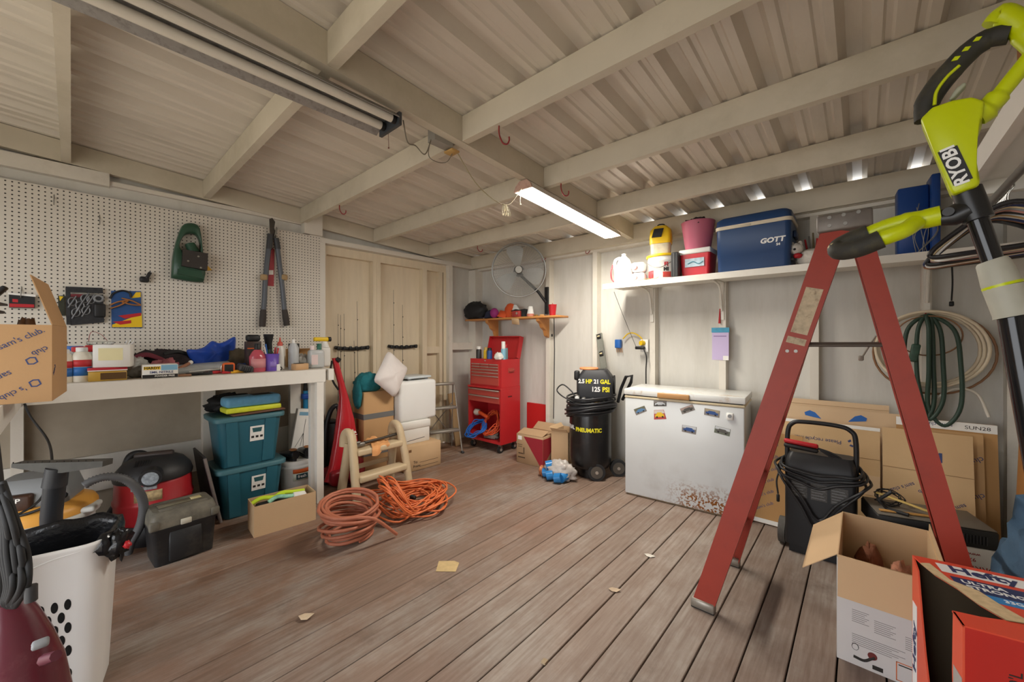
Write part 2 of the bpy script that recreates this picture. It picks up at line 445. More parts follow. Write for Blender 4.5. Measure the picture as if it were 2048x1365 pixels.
d.add(vs, [(i, n+i, n+i+1, i+1) for i in range(n-1)], False)
LEDM = mat('lit_diffuser', 'ffffff', 0.5, var=0, emit='fff8ec', estr=LED_POWER)
P(t, 'diffuser', d, LEDM)
for y0 in (-0.012, 1.2):
    e = MB(); e.prism([(x, z) for x, z in prof[:6]], 0.012, basis((0, y0+0.012, 0), (1, 0, 0), (0, 0, 1), (0, -1, 0)))
    P(t, 'end_cap', e, mat('pinkish_end_cap', 'c9a595', 0.4, dirt='8d6a5a', damt=0.6, dscale=30))
c = MB(); c.tube([(-0.02, -0.006, 0.0), (-0.021, -0.008, -0.06), (-0.02, -0.006, -0.085)], 0.002, 6); c.sph((-0.02, -0.006, -0.088), 0.005, 8, 6)
P(t, 'pull_cord', c, mat('cream_cord', 'd8cfb4', 0.7))
for y in (0.15, 1.05):
    m = MB(); m.cyl((0, y, 0.062), (0, y, 0.105), 0.003, n=6); P(t, 'hanger', m, METAL)

# unlit twin tube light
t = T('tube_light', 'unlit twin fluorescent tube light beside the main ceiling beam', 'light', (-1.662, -0.32, 2.336))
t.rotation_euler = (0, 0, 0)
r = MB(); pr = [(-0.125, -0.045), (-0.05, 0.0), (0.05, 0.0), (0.08, -0.03), (0.078, -0.032), (0.05, -0.004), (-0.05, -0.004), (-0.123, -0.048)]
n = len(pr); vs = [(x, y, z) for y in (0, 1.32) for x, z in pr]
r.add(vs, [(i, (i+1) % n, n+(i+1) % n, n+i) for i in range(n)]); r.add(vs, [tuple(range(n)), tuple(range(2*n-1, n-1, -1))])
P(t, 'reflector', r, mat('dusty_grey_reflector', '9d9a96', 0.5, metal=0.3, var=0.1, scale=60, dirt='5c5850', damt=0.6, dscale=40))
for x in (0.042, -0.052):
    m = MB(); m.cyl((x, 0.02, -0.03), (x, 1.30, -0.03), 0.019, n=16); P(t, 'tube', m, mat('unlit_tube', 'd9d3c6', 0.25, var=0.02))
    m = MB(); m.cyl((x, 1.30, -0.03), (x, 1.318, -0.03), 0.0195, n=14); P(t, 'tube_end', m, mat('black_plastic', '1c1c1d', 0.5))
m = MB(); m.box(-0.10, 0.075, 1.3205, 1.335, -0.06, -0.002); P(t, 'end_plate', m, mat('dark_grey_metal', '4a4d52', 0.45, metal=0.5))
m = MB(); m.tube([(-0.05, 1.34, -0.05), (-0.05, 1.342, -0.12)], 0.0012, 5); m.sph((-0.05, 1.342, -0.123), 0.004, 8, 6); P(t, 'pull_chain', m, mat('rust_chain', '6d3f33', 0.6))

# ================================================================ bench side
PIX = lambda p: (-p.x*SA+p.y*CA)/FPX          # metres per pixel of the photograph at a point
RL = basis((0, 0, 0), (0, 1, 0), (0, 0, 1), (1, 0, 0)).to_euler()      # local frame of things hung on the left wall
RN = basis((0, 0, 0), (1, 0, 0), (0, 0, 1), (0, -1, 0)).to_euler()     # and on the back wall
def polyL(pts, X, o): return [(at_x(a, b, X).y-o.y, at_x(a, b, X).z-o.z) for a, b in pts]
def polyN(pts, Y, o): return [(at_y(a, b, Y).x-o.x, at_y(a, b, Y).z-o.z) for a, b in pts]
BLACK = mat('black_plastic', '1c1c1d', 0.5)
BLKR = mat('black_rubber', '222223', 0.75, var=0.15)
DGREY = mat('dark_grey_plastic', '3a3b3d', 0.5)
GREY = mat('grey_plastic', '86888a', 0.5)
WHITE = mat('white_plastic', 'e6e5e0', 0.4, var=0.02)
PAPER = mat('white_paper', 'eceae4', 0.8, var=0.02)
RED = mat('red_plastic', 'b8242c', 0.4, var=0.04)
CHROME = mat('bright_steel', 'c4c4c2', 0.25, metal=1.0, var=0.05)
STEEL = mat('dull_steel', '8b8882', 0.45, metal=0.8, var=0.15, scale=30)
KRAFT = mat('kraft_cardboard', 'bd9568', 0.8, var=0.06, scale=3, bump=0.05, bscale=120)
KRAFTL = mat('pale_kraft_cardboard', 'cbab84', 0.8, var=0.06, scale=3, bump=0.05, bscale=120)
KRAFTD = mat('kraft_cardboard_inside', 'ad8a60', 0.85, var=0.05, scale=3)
INKB = mat('blue_print', '3f4c78', 0.8, var=0.02)
INKK = mat('black_print', '2b2825', 0.8, var=0.02)
BLUE = mat('blue_plastic', '2763b0', 0.4)
YEL = mat('yellow_plastic', 'e6bf1e', 0.4, var=0.04)
ORG = mat('orange_plastic', 'd8632b', 0.45)
CLEAR = mat('clear_plastic', 'e8ecec', 0.12, trans=0.85, var=0.0)
GLASS = mat('clear_glass', 'f2f6f4', 0.03, trans=0.95, var=0.0)
TAN = mat('raw_wood', 'c79a63', 0.6, var=0.1, scale=5, stretch=(1, 6, 6))

# pegboard
def pegmat():
    m = bpy.data.materials.new('white_pegboard'); m.use_nodes = True; nt = m.node_tree; N = nt.nodes; L = nt.links; b = N['Principled BSDF']
    b.inputs['Roughness'].default_value = 0.5
    g = N.new('ShaderNodeTexCoord'); sp = N.new('ShaderNodeSeparateXYZ'); L.new(g.outputs['Object'], sp.inputs[0])
    def op(o, a, c=None, d=None):
        n = N.new('ShaderNodeMath'); n.operation = o
        for i, v in enumerate((a, c, d)):
            if v is None: continue
            if isinstance(v, (int, float)): n.inputs[i].default_value = v
            else: L.new(v, n.inputs[i])
        return n.outputs[0]
    sq = []
    for ax in (1, 2):
        f = op('FRACT', op('MULTIPLY', op('ADD', sp.outputs[ax], 5.0), 1/0.0254)); f = op('SUBTRACT', f, 0.5); sq.append(op('MULTIPLY', f, f))
    hole_mark = op('LESS_THAN', op('ADD', sq[0], sq[1]), 0.028)
    nz = N.new('ShaderNodeTexNoise'); nz.inputs['Scale'].default_value = 2.5; L.new(g.outputs['Object'], nz.inputs['Vector'])
    mx = N.new('ShaderNodeMix'); mx.data_type = 'RGBA'; mx.inputs['A'].default_value = (*rgb('cfc8ba'), 1); mx.inputs['B'].default_value = (*rgb('dcd6cb'), 1); L.new(nz.outputs[0], mx.inputs['Factor'])
    m2 = N.new('ShaderNodeMix'); m2.data_type = 'RGBA'; L.new(hole_mark, m2.inputs['Factor']); L.new(mx.outputs['Result'], m2.inputs['A']); m2.inputs['B'].default_value = (0.022, 0.018, 0.015, 1)
    L.new(m2.outputs['Result'], b.inputs['Base Color'])
    return m
PX = -3.791
m = MB(); m.box(PX-0.006, PX, YS+0.3, 1.556, 1.05, 2.238)
solo('pegboard', m, pegmat(), 'cream perforated pegboard covering the wall above the white workbench', 'pegboard')
def hook(px, py, label, ln=0.05, h=0.05, col=None):
    p = at_x(px, py, PX); m = MB()
    m.tube(bez([(0, 0, 0.002), (0, -0.004, 0.012), (0, -h*0.6, ln*0.5), (0, -h, ln), (0, -h*0.9, ln+0.012), (0, -h*0.5, ln+0.016)], 4), 0.0022, 6); m.tube([(0, -0.008, 0.002), (0, 0.02, 0.002)], 0.0022, 6)
    solo('peg_hook', m, col or STEEL, label, 'hook', p, rot=RL, group='empty pegboard hooks')
hook(108, 396, 'left empty steel peg hook high on the pegboard, nearer the photo edge', 0.03)
hook(199, 436, 'right empty steel peg hook on the pegboard, lower of the upper pair', 0.03)
hook(43, 580, 'small steel peg hook on the pegboard above the branded box', 0.03)

# white workbench along the wall, and the one in front of it along the front wall
BZ = 1.046
t = T('workbench', 'long white painted workbench below the pegboard', 'workbench', (0, 0, 0))
TOPM = mat('worn_bench_top', 'd5cfc3', 0.5, var=0.05, dirt='8b7a66', damt=0.5, dscale=4, dlo=0.5, dhi=0.72)
BPAINT = mat('bench_white_paint', 'e6e3db', 0.45, var=0.03, dirt='a89e8c', damt=0.3, dscale=5, dlo=0.55, dhi=0.8)
m = MB(); m.box(-3.789, -3.198, -0.745, 1.36, BZ-0.022, BZ); P(t, 'bench_top', m, TOPM)
m = MB(); m.box(-3.197, -3.165, -0.168, 1.335, BZ-0.098, BZ-0.001); P(t, 'front_rail', m, BPAINT)
m = MB(); m.box(-3.789, -3.165, 1.3605, 1.40, BZ-0.09, BZ-0.001); P(t, 'end_rail', m, BPAINT)
GLEG = mat('grey_bench_leg', '9b9a96', 0.6)
for x, y in ((-3.255, 1.24), (-3.77, 1.27), (-3.255, -0.66)):
    m = MB(); m.box(x, x+0.045, y, y+0.085, 0, BZ-0.0995); P(t, 'leg', m, BPAINT)
m = MB(); m.box(-3.209, -3.168, 1.27, 1.322, 0, BZ-0.0995); P(t, 'leg', m, BPAINT)
m = MB(); m.box(-3.789, -3.20, 1.325, 1.355, BZ-0.11, BZ-0.025); P(t, 'cross_rail', m, BPAINT)
t2 = T('workbench', 'white painted bench end carrying the blue printed box, beside the pegboard bench', 'workbench', (0, 0, 0))
m = MB(); m.box(-3.19, -1.95, -0.75, -0.19, BZ-0.022, BZ-0.0005); P(t2, 'bench_top', m, TOPM)
m = MB(); m.box(-3.19, -1.95, -0.189, -0.1685, BZ-0.098, BZ-0.001); P(t2, 'front_rail', m, BPAINT)
m = MB(); m.box(-2.05, -1.96, -0.28, -0.192, 0, BZ-0.0225); P(t2, 'leg', m, BPAINT)
m = MB(); m.box(-2.05, -1.96, -0.745, -0.66, 0, BZ-0.0225); P(t2, 'leg', m, BPAINT)

# ---- open box helper: walls with real thickness, optional flaps
def open_box(parent, w, d, h, mo, mi=None, th=0.004, top=False, name='wall'):
    """box centred in x/y on the origin; four walls + bottom"""
    mi = mi or mo
    for nm, a in (('front', (-w/2, w/2, -d/2, -d/2+th)), ('back', (-w/2, w/2, d/2-th, d/2)), ('left', (-w/2, -w/2+th, -d/2+th, d/2-th)), ('right', (w/2-th, w/2, -d/2+th, d/2-th))):
        m = MB(); m.box(*a, 0, h); P(parent, 'side_panel', m, mo)
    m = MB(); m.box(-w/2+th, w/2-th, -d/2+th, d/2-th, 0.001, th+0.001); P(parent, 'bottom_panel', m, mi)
    if top:
        m = MB(); m.box(-w/2, w/2, -d/2, d/2, h, h+th); P(parent, 'top_panel', m, mo)
def FR(w, d, h, x, z, flip=False):
    """matrix for print on the front (-y) face: x right, z up"""
    return basis((x, -d/2-0.0006, z), (1, 0, 0), (0, 0, 1), (0, -1, 0))
def LF(w, x, z, y): return basis((-w/2-0.0006, y, z), (0, -1, 0), (0, 0, 1), (-1, 0, 0))
def RT(w, y, z): return basis((w/2+0.0006, y, z), (0, 1, 0), (0, 0, 1), (1, 0, 0))
def rot2(M, a): return M @ Matrix.Rotation(a, 4, 'Z')
def flap(parent, p0, p1, out, m, th=0.003):
    """a flap hinged on the edge p0-p1, reaching to p+out"""
    p0, p1, out = Vector(p0), Vector(p1), Vector(out)
    n = (p1-p0).cross(out).normalized()*th
    vs = [p0, p1, p1+out, p0+out]; vs = vs+[v+n for v in vs]
    mb = MB(); mb.add(vs, [(3, 2, 1, 0), (4, 5, 6, 7), (0, 1, 5, 4), (1, 2, 6, 5), (2, 3, 7, 6), (3, 0, 4, 7)])
    return P(parent, 'flap', mb, m)

# printed box on the near bench: its corner stands at the right
BW, BD, BH = 0.44, 0.40, 0.295
c = at_z(104, 803, BZ)
rz = PI/2-0.09
off = rotz(rz) @ Vector((-BW/2, BD/2, 0))
t = T('cardboard_box', "open brown box printed with blue sam's club lettering on the near bench", 'box', (c.x+off.x, c.y+off.y, BZ+0.0005), rz)
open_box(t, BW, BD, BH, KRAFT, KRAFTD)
for x, z, a, s, q in ((0.145, 0.243, 0.56, "sam's club.", 0.03), (0.07, 0.085, 0.56+PI, "sam's club", 0.03), (0.125, 0.04, 0.56+PI, "'s club", 0.028), (0.19, 0.195, 0.56+PI, "club", 0.028), (-0.05, 0.2, 0.56, "sam's club.", 0.03)):
    tx(t, s, q, rot2(FR(BW, BD, BH, x, z), a), INKB)
for x, z in ((0.018, 0.268), (0.028, 0.17), (0.170, 0.158), (0.178, 0.073)):
    mb = MB(); M_ = rot2(FR(BW, BD, BH, x, z), 0.35)
    q = [(-0.014, -0.01), (0.0, -0.015), (0.014, -0.01), (0.014, 0.01), (0.0, 0.015), (-0.014, 0.01)]
    for r_, hh in ((1.0, 0), (0.7, 0)): mb.v += [tuple(M_ @ Vector((x_*r_, y_*r_, 0))) for x_, y_ in q]
    mb.f += [(i, (i+1) % 6, 6+(i+1) % 6, 6+i) for i in range(6)]; mb.sm += [False]*6
    P(t, 'printed_emblem', mb, INKB)
tx(t, "sam's", 0.028, rot2(RT(BW, -0.15, 0.12), 0.58), INKB)
flap(t, (BW/2-0.002, -BD/2+0.01, BH), (BW/2-0.002, BD/2-0.01, BH), (-0.055, 0, 0.19), KRAFT)
flap(t, (-BW/2+0.01, BD/2-0.002, BH), (BW/2-0.01, BD/2-0.002, BH), (0, 0.14, -0.08), KRAFT)
# what sticks out of that box
o = t.location
def inbox(x, y, z): v = rotz(rz) @ Vector((x, y, z)); return (o.x+v.x, o.y+v.y, o.z+z)
u = T('power_tool', 'black power tool with flat tray sticking out of the printed box', 'tool', inbox(-0.06, 0.0, 0.006), rz)
m = MB(); m.rb((0, 0, 0.14), (0.12, 0.2, 0.27), 0.02, 2); P(u, 'body', m, BLACK)
m = MB(); m.rb((0.0, -0.04, 0.335), (0.26, 0.16, 0.012), 0.005, 2, rot=(0, -0.06, 0)); m.bx((0.0, -0.04, 0.365), (0.27, 0.17, 0.008), rot=(0, -0.06, 0)); P(u, 'tray', m, BLACK)
m = MB(); m.rb((0.115, -0.04, 0.40), (0.018, 0.03, 0.10), 0.006, 2, rot=(0, 0.62, 0)); P(u, 'handle', m, BLACK)
m = MB(); m.rb((-0.08, -0.02, 0.30), (0.09, 0.10, 0.09), 0.02, 2); P(u, 'motor_housing', m, DGREY)
u = solo('canvas_pouch', MB().lump((0, 0, 0.16), (0.045, 0.06, 0.155), 0.25, 3, flatz=-0.155), mat('brown_canvas', '6a5140', 0.9, var=0.2), 'brown canvas pouch standing in the printed box', 'pouch', inbox(0.125, 0.02, 0.006), rz)

# ---- things hung on the pegboard
def hang(px, py, X=PX): return at_x(px, py, X+0.001)
def nz_plate(mb, poly, h, r=0): return mb.prism(poly, h)
# red and black package
o = hang(45, 604); t = T('tool_package', 'red and black carded tool package hung low on the pegboard', 'package', o, rot=RL)
m = MB(); m.prism(polyL([(19, 590), (70, 594), (70, 617), (19, 616)], PX, o), 0.03, z0=0.002); P(t, 'card', m, BLACK)
m = MB(); m.prism(polyL([(20, 608), (69, 610), (69, 616), (20, 615)], PX, o), 0.001, z0=0.0322); m.prism(polyL([(26, 599), (37, 600), (37, 606), (26, 605)], PX, o), 0.001, z0=0.0322); P(t, 'red_print', m, RED)
m = MB(); m.prism(polyL([(17, 586), (72, 591), (72, 595), (17, 590)], PX, o), 0.031, z0=0.0015); P(t, 'hang_strip', m, PAPER)
# bungee package
o = hang(160, 612); t = T('bungee_cord_pack', 'black carded pack of clear wrapped cords and clips on the pegboard', 'package', o, rot=RL)
m = MB(); m.prism(polyL([(131, 574), (205, 577), (206, 588), (131, 585)], PX, o), 0.004, z0=0.022)
m.prism(polyL([(131, 585), (141, 585), (141, 650), (133, 650)], PX, o), 0.004, z0=0.022); m.prism(polyL([(141, 590), (206, 590), (208, 645), (141, 651)], PX, o), 0.02, z0=0.002); P(t, 'card', m, mat('charcoal_card', '2b2c30', 0.35, var=0.5, scale=60))
m = MB(); m.prism(polyL([(116, 592), (129, 592), (130, 632), (117, 632)], PX, o), 0.015, z0=0.002); P(t, 'side_pack', m, mat('olive_black_card', '2e3022', 0.45, var=0.4, scale=40))
m = MB(); m.prism(polyL([(118, 593), (127, 594), (120, 603)], PX, o), 0.0008, z0=0.0172); P(t, 'yellow_print', m, YEL)
m = MB(); m.prism(polyL([(138, 589), (166, 589), (164, 594), (140, 600)], PX, o), 0.0008, z0=0.0224); P(t, 'maroon_print', m, mat('maroon_print', '6d2028', 0.5))
for a, b_ in ((145, 604), (152, 626), (170, 598), (172, 622), (160, 612), (182, 600)):
    q = polyL([(a, b_)], PX, o)[0]; m = MB()
    m.tube([(q[0]+0.018*math.cos(2*PI*i/14), q[1]+0.026*math.sin(2*PI*i/14), 0.026) for i in range(14)], 0.004, 6, closed=True); m.tube([(q[0]-0.018, q[1]-0.04, 0.026), (q[0]+0.016, q[1]+0.035, 0.028)], 0.005, 6)
    P(t, 'clip', m, mat('smoky_clip', '77787a', 0.35, metal=0.6))
q = polyL([(199, 622)], PX, o)[0]
m = MB(); m.rb((q[0], q[1], 0.03), (0.055, 0.09, 0.02), 0.012, 3); P(t, 'black_puller', m, BLACK)
q = polyL([(197, 598)], PX, o)[0]; m = MB(); m.tube([(q[0]+0.02*math.cos(2*PI*i/14), q[1]+0.02*math.sin(2*PI*i/14), 0.027) for i in range(14)], 0.007, 6, closed=True); P(t, 'ring', m, GREY)
# booster clamp package
o = hang(252, 618); t = T('clamp_package', 'blue and yellow carded clamp package on the pegboard', 'package', o, rot=RL)
m = MB(); m.prism(polyL([(222, 582), (281, 583), (284, 657), (223, 656)], PX, o), 0.006, z0=0.002); P(t, 'card', m, mat('blue_card', '274f86', 0.35, var=0.15, scale=20))
m = MB(); m.prism(polyL([(224, 650), (283, 628), (284, 655), (224, 655)], PX, o), 0.0008, z0=0.0083); P(t, 'yellow_print', m, YEL)
m = MB(); m.prism(polyL([(272, 585), (281, 585), (281, 595), (262, 597)], PX, o), 0.0008, z0=0.0083); P(t, 'yellow_print', m, YEL)
m = MB(); m.prism(polyL([(236, 632), (282, 626), (282, 632), (250, 638)], PX, o), 0.0008, z0=0.0094); m.prism(polyL([(225, 644), (262, 641), (262, 647), (240, 650)], PX, o), 0.0008, z0=0.0094); P(t, 'red_print', m, RED)
for a, b_, s in ((238, 608, 0.5), (262, 606, -0.3)):
    q = polyL([(a, b_)], PX, o)[0]; m = MB()
    for sg in (-1, 1):
        m.tube(bez([(q[0]-0.05*math.cos(s), q[1]-0.05*math.sin(s)+sg*0.012, 0.02), (q[0], q[1]+sg*0.014, 0.024), (q[0]+0.05*math.cos(s), q[1]+0.05*math.sin(s)+sg*0.002, 0.02)], 4), 0.005, 6)
    P(t, 'copper_clamp', m, mat('copper_clamp', 'c98d55', 0.3, metal=0.7))
m = MB(); q = [Vector((*polyL([(a, b_)], PX, o)[0], 0.015)) for a, b_ in ((220, 598), (226, 588), (243, 582), (258, 586), (262, 596))]; m.tube(bez(q, 4), 0.006, 6); P(t, 'black_cable', m, BLACK)
# black clip
o = hang(288, 560); t = T('spring_clip', 'small black clip holding onto the middle of the pegboard', 'clip', o, rot=RL)
m = MB(); m.rb((0, 0, 0.02), (0.05, 0.04, 0.035), 0.01, 2); P(t, 'body', m, BLACK)
m = MB(); m.rb((0.02, 0.03, 0.025), (0.02, 0.055, 0.025), 0.006, 2, rot=(0, 0, -0.4)); P(t, 'lever', m, BLACK)
# green tool
GRN = mat('dark_green_plastic', '2f4f3c', 0.35, var=0.06)
o = hang(376, 510); t = T('green_tool_case', 'dark green loop handled tool with black battery box on the pegboard', 'tool', o, rot=RL)
outer = [(360, 458), (368, 450), (384, 449), (395, 455), (399, 470), (403, 505), (408, 540), (407, 562), (396, 566), (345, 558), (342, 552), (343, 520), (349, 490)]
inner = [(366, 474), (378, 469), (390, 472), (397, 485), (398, 500), (395, 510), (372, 507), (360, 502), (357, 490)]
po, pi = polyL(outer, PX, o), polyL(inner, PX, o)
def ring_plate(mb, po, pi, z0, h):
    po = bez([(*p, 0) for p in po], 3, True); pi = bez([(*p, 0) for p in pi], 3, True)
    n = 48
    c0 = sum((Vector(p) for p in pi), Vector())/len(pi)
    def hit(poly, a):
        d = Vector((math.cos(a), math.sin(a))); best = 0
        for i in range(len(poly)):
            p, q = poly[i]-c0, poly[(i+1) % len(poly)]-c0
            e = q-p; den = d.x*e.y-d.y*e.x
            if abs(den) < 1e-12: continue
            tt = (p.x*e.y-p.y*e.x)/den; uu = (p.x*d.y-p.y*d.x)/den
            if tt > 0 and -1e-6 <= uu <= 1+1e-6: best = max(best, tt)
        return c0+Vector((d.x*best, d.y*best, 0))
    A = [hit(po, 2*PI*i/n) for i in range(n)]; B = [hit(pi, 2*PI*i/n) for i in range(n)]
    vs = []
    for i in range(n):
        a, b_ = A[i], B[i]; a2 = a+(b_-a)*0.15; b2 = b_+(a-b_)*0.15
        vs += [(a.x, a.y, z0), (a.x, a.y, z0+h*0.7), (a2.x, a2.y, z0+h), (b2.x, b2.y, z0+h), (b_.x, b_.y, z0+h*0.7), (b_.x, b_.y, z0)]
    mb.add(vs, [(i*6+k, ((i+1) % n)*6+k, ((i+1) % n)*6+(k+1) % 6, i*6+(k+1) % 6) for i in range(n) for k in range(6)], True)
    return mb
P(t, 'body', ring_plate(MB(), po, pi, 0.004, 0.06), GRN)
q = polyL([(361, 503), (410, 511), (409, 544), (359, 535)], PX, o); m = MB(); m.prism(q, 0.045, z0=0.055); P(t, 'battery_box', m, mat('brown_black_box', '35302d', 0.5, var=0.1))
m = MB(); m.prism(polyL([(351, 550), (352, 540), (398, 545), (404, 560)], PX, o), 0.012, z0=0.063); P(t, 'front_panel', m, GRN)
m = MB(); q = polyL([(378, 490), (386, 508)], PX, o); m.cyl((*q[0], 0.03), (*q[1], 0.045), 0.032, 0.036, 14); P(t, 'grip', m, GRN)
m = MB(); q = polyL([(409, 530), (421, 542), (411, 543)], PX, o); m.prism(q, 0.02, z0=0.03); P(t, 'yellow_tab', m, mat('yellow_tab', 'dcae3c', 0.5))
for a, b_ in ((371, 526), (391, 517), (396, 539)):
    q = polyL([(a, b_)], PX, o)[0]; m = MB(); m.cyl((*q, 0.1), (*q, 0.1025), 0.007, n=10); P(t, 'screw', m, CHROME)
# loppers
o = hang(545, 520); t = T('loppers', 'long grey handled loppers hung on the pegboard', 'loppers', o, rot=RL)
def V(px, py, z): return Vector((*polyL([(px, py)], PX, o)[0], z))
for pts, nm in (([(537, 478), (533, 510), (528, 560), (526, 600), (524, 622)], 'handle'), ([(550, 482), (556, 530), (562, 580), (566, 622)], 'handle')):
    m = MB(); m.tube(bez([V(a, b_, 0.035) for a, b_ in pts], 4), 0.021, 10, flat=0.75); P(t, nm, m, mat('slate_tube', '565a60', 0.4, var=0.1))
for (a, b_), (c_, d_) in (((524, 620), (522, 654)), ((566, 620), (571, 652))):
    m = MB(); m.tube([V(a, b_, 0.035), V((a+c_)/2, (b_+d_)/2, 0.035), V(c_, d_, 0.035)], 0.026, 10, rs=[0.023, 0.027, 0.025], flat=0.8); P(t, 'grip', m, mat('brown_grip', '3b342f', 0.7))
for (a, b_), (c_, d_) in (((538, 470), (535, 500)), ((549, 478), (553, 500))):
    m = MB(); m.tube([V(a, b_, 0.035), V(c_, d_, 0.035)], 0.024, 10, flat=0.8); P(t, 'ferrule', m, DGREY)
m = MB(); m.prism(polyL([(536, 440), (541, 438), (547, 446), (545, 458), (549, 470), (549, 478), (539, 479), (537, 462)], PX, o), 0.014, z0=0.028); P(t, 'blade', m, mat('dark_blade', '4a443e', 0.45, metal=0.6, var=0.3, scale=30))
m = MB(); m.prism(polyL([(549, 470), (551, 460), (549, 456), (546, 466), (544, 476)], PX, o), 0.012, z0=0.043); P(t, 'hook_blade', m, STEEL)
for (a, b_) in ((525, 556), (565, 556)):
    m = MB(); q = V(a, b_, 0.035); m.rb(q, (0.05, 0.05, 0.05), 0.012, 2); P(t, 'stop', m, mat('tan_stop', 'a58a63', 0.7))
o = hang(541, 540); t = T('hacksaw_card', 'narrow red and white carded blade hung between the lopper handles', 'package', o, rot=RL)
m = MB(); m.prism(polyL([(541, 492), (548, 500), (547, 573), (535, 572), (537, 520)], PX, o), 0.004, z0=0.003); P(t, 'card', m, mat('red_card', 'a8343c', 0.5, var=0.15, scale=30))
m = MB(); m.prism(polyL([(537, 541), (546, 541), (546, 550), (537, 550)], PX, o), 0.0008, z0=0.0072); P(t, 'white_print', m, PAPER)

# ---------------------------------------------------------------- things on the workbench
def on_bench(px, py, z=BZ, back=0.0):
    p = at_x(px, py, -3.24-back); p.z = z+0.0005
    return p
def lathe_part(t, name, prof, m, n=20, sx=1, sy=1, c=(0, 0, 0)): return P(t, name, MB().lathe(prof, n, sx=sx, sy=sy, c=c), m)
def label_band(t, r, z0, z1, m, a0=-PI*0.85, a1=-PI*0.15, n=14, name='label', sx=1.0):
    """a curved paper label wrapped round a bottle"""
    vs = []; 
    for i in range(n+1):
        a = a0+(a1-a0)*i/n
        for rr in (r+0.0004, r+0.0010):
            for z in (z0, z1): vs.append((rr*sx*math.cos(a), rr*math.sin(a), z))
    fs = []
    for i in range(n):
        b_ = i*4; c_ = b_+4
        fs += [(b_+2, c_+2, c_+3, b_+3), (b_, b_+1, c_+1, c_), (b_+1, b_+3, c_+3, c_+1), (b_, c_, c_+2, b_+2)]
    fs += [(0, 2, 3, 1), (n*4, n*4+1, n*4+3, n*4+2)]
    return P(t, name, MB().add(vs, fs, True), m)
BOTTLE = mat('translucent_white_bottle', 'e2dccd', 0.35, var=0.03, dirt='b99c66', damt=0.35, dscale=6, dlo=0.45, dhi=0.75)
LBLB = mat('blue_label', '2f6bb0', 0.5); LBLR = mat('red_label', 'c23338', 0.5)
FW = PI/2                                     # facing the room from the left wall
def bottle(px, py, w, h, label, grp=None):
    p = on_bench(px, py); k = PIX(p); r = w*k/2; H = h*k
    t = T('plastic_bottle', label, 'bottle', (p.x-r, p.y, p.z), FW, group=grp)
    lathe_part(t, 'body', [(r*0.95, 0), (r, 0.01), (r, H*0.66), (r*0.93, H*0.74), (r*0.62, H*0.86), (r*0.45, H*0.88)], BOTTLE)
    lathe_part(t, 'cap', [(r*0.52, H*0.88), (r*0.52, H*0.99), (r*0.46, H)], WHITE)
    label_band(t, r, H*0.44, H*0.64, LBLR, -PI*0.75, -PI*0.2, name='red_label'); label_band(t, r, H*0.18, H*0.43, LBLB, -PI*0.75, -PI*0.2, name='blue_label')
    return t
bottle(164, 764, 33, 69, 'white bottle with red and blue label, right of the pair beside the printed box')
bottle(128, 764, 29, 67, 'white bottle with red and blue label, half hidden behind the printed box')
def jar(name, px, py, w, h, z, label, body, lidm, lidh=0.2, back=0.0, lw=1.04):
    p = on_bench(px, py, BZ, back); k = PIX(p); r = w*k/2; H = h*k
    t = T(name, label, 'jar', (p.x-r, p.y, p.z), FW)
    lathe_part(t, 'body', [(r*0.9, 0), (r, 0.012), (r, H*(1-lidh)-0.012), (r*0.88, H*(1-lidh))], body)
    lathe_part(t, 'lid', [(r*lw*0.9, H*(1-lidh)+0.0005), (r*lw, H*(1-lidh)+0.004), (r*lw, H-0.004), (r*lw*0.92, H)], lidm)
    return t, r, H
jar('plastic_jar', 145, 752, 30, 66, 0, 'jar with blue lid behind the two white bottles', CLEAR, BLUE, 0.14, 0.27)
jar('plastic_jar', 175, 748, 42, 66, 0, 'clear jar with wide red lid behind the white bottles', CLEAR, RED, 0.16, 0.15)
t, r, H = jar('glass_jar', 202, 742, 38, 72, 0, 'tall glass jar with red band behind the white sticky note box', GLASS, GLASS, 0.1, 0.30)
m = MB(); m.tube([(r*1.03*math.cos(a), r*1.03*math.sin(a), H*0.87) for a in [2*PI*i/24 for i in range(24)]], 0.006, 6, closed=True); P(t, 'red_seal', m, RED)
m = MB(); m.tube(bez([(-r*0.9, 0, H*0.9), (-r*0.7, -0.01, H*1.25), (0, -0.01, H*1.2), (r*0.5, 0, H*1.02)], 5), 0.0016, 5); P(t, 'wire_bail', m, mat('red_wire', '96383a', 0.5, metal=0.5))
# cigar boxes with the white box on top
def carton(name, label, cat, px, py, w, d, h, z, m, rz=FW, back=0.0, r=0.002):
    """closed carton, front face centred on the pixel of its front bottom edge"""
    p = at_x(px, py, -3.215-back); o = rotz(rz) @ Vector((0, d/2, 0))
    t = T(name, label, cat, (p.x+o.x, p.y+o.y, z+0.0005), rz)
    P(t, 'body', MB().rb((0, 0, h/2), (w, d, h), r, 1), m)
    return t
GOLD = mat('gold_box', 'b8923a', 0.4, var=0.1)
t = carton('cigar_box', 'gold cigar style box under the red box on the bench', 'box', 216, 764, 0.155, 0.13, 0.055, BZ, GOLD)
m = MB(); m.box(-0.03, 0.075, -0.0655, -0.0652, 0.008, 0.046); P(t, 'dark_label', m, mat('dark_gold_print', '5a3f1e', 0.5))
t = carton('flat_box', 'flat red box between the gold box and the white box', 'box', 216, 752, 0.16, 0.12, 0.02, BZ+0.056, mat('crimson_card', 'b22a36', 0.45))
m = MB(); m.box(-0.08, 0.08, -0.0612, -0.0602, 0.001, 0.006); P(t, 'pale_edge', m, PAPER)
t = carton('white_box', 'small white box with yellow sticky note standing on the red box', 'box', 224, 741, 0.155, 0.10, 0.130, BZ+0.077, mat('matt_white_card', 'e9e7e0', 0.7, var=0.02), rz=FW-0.22)
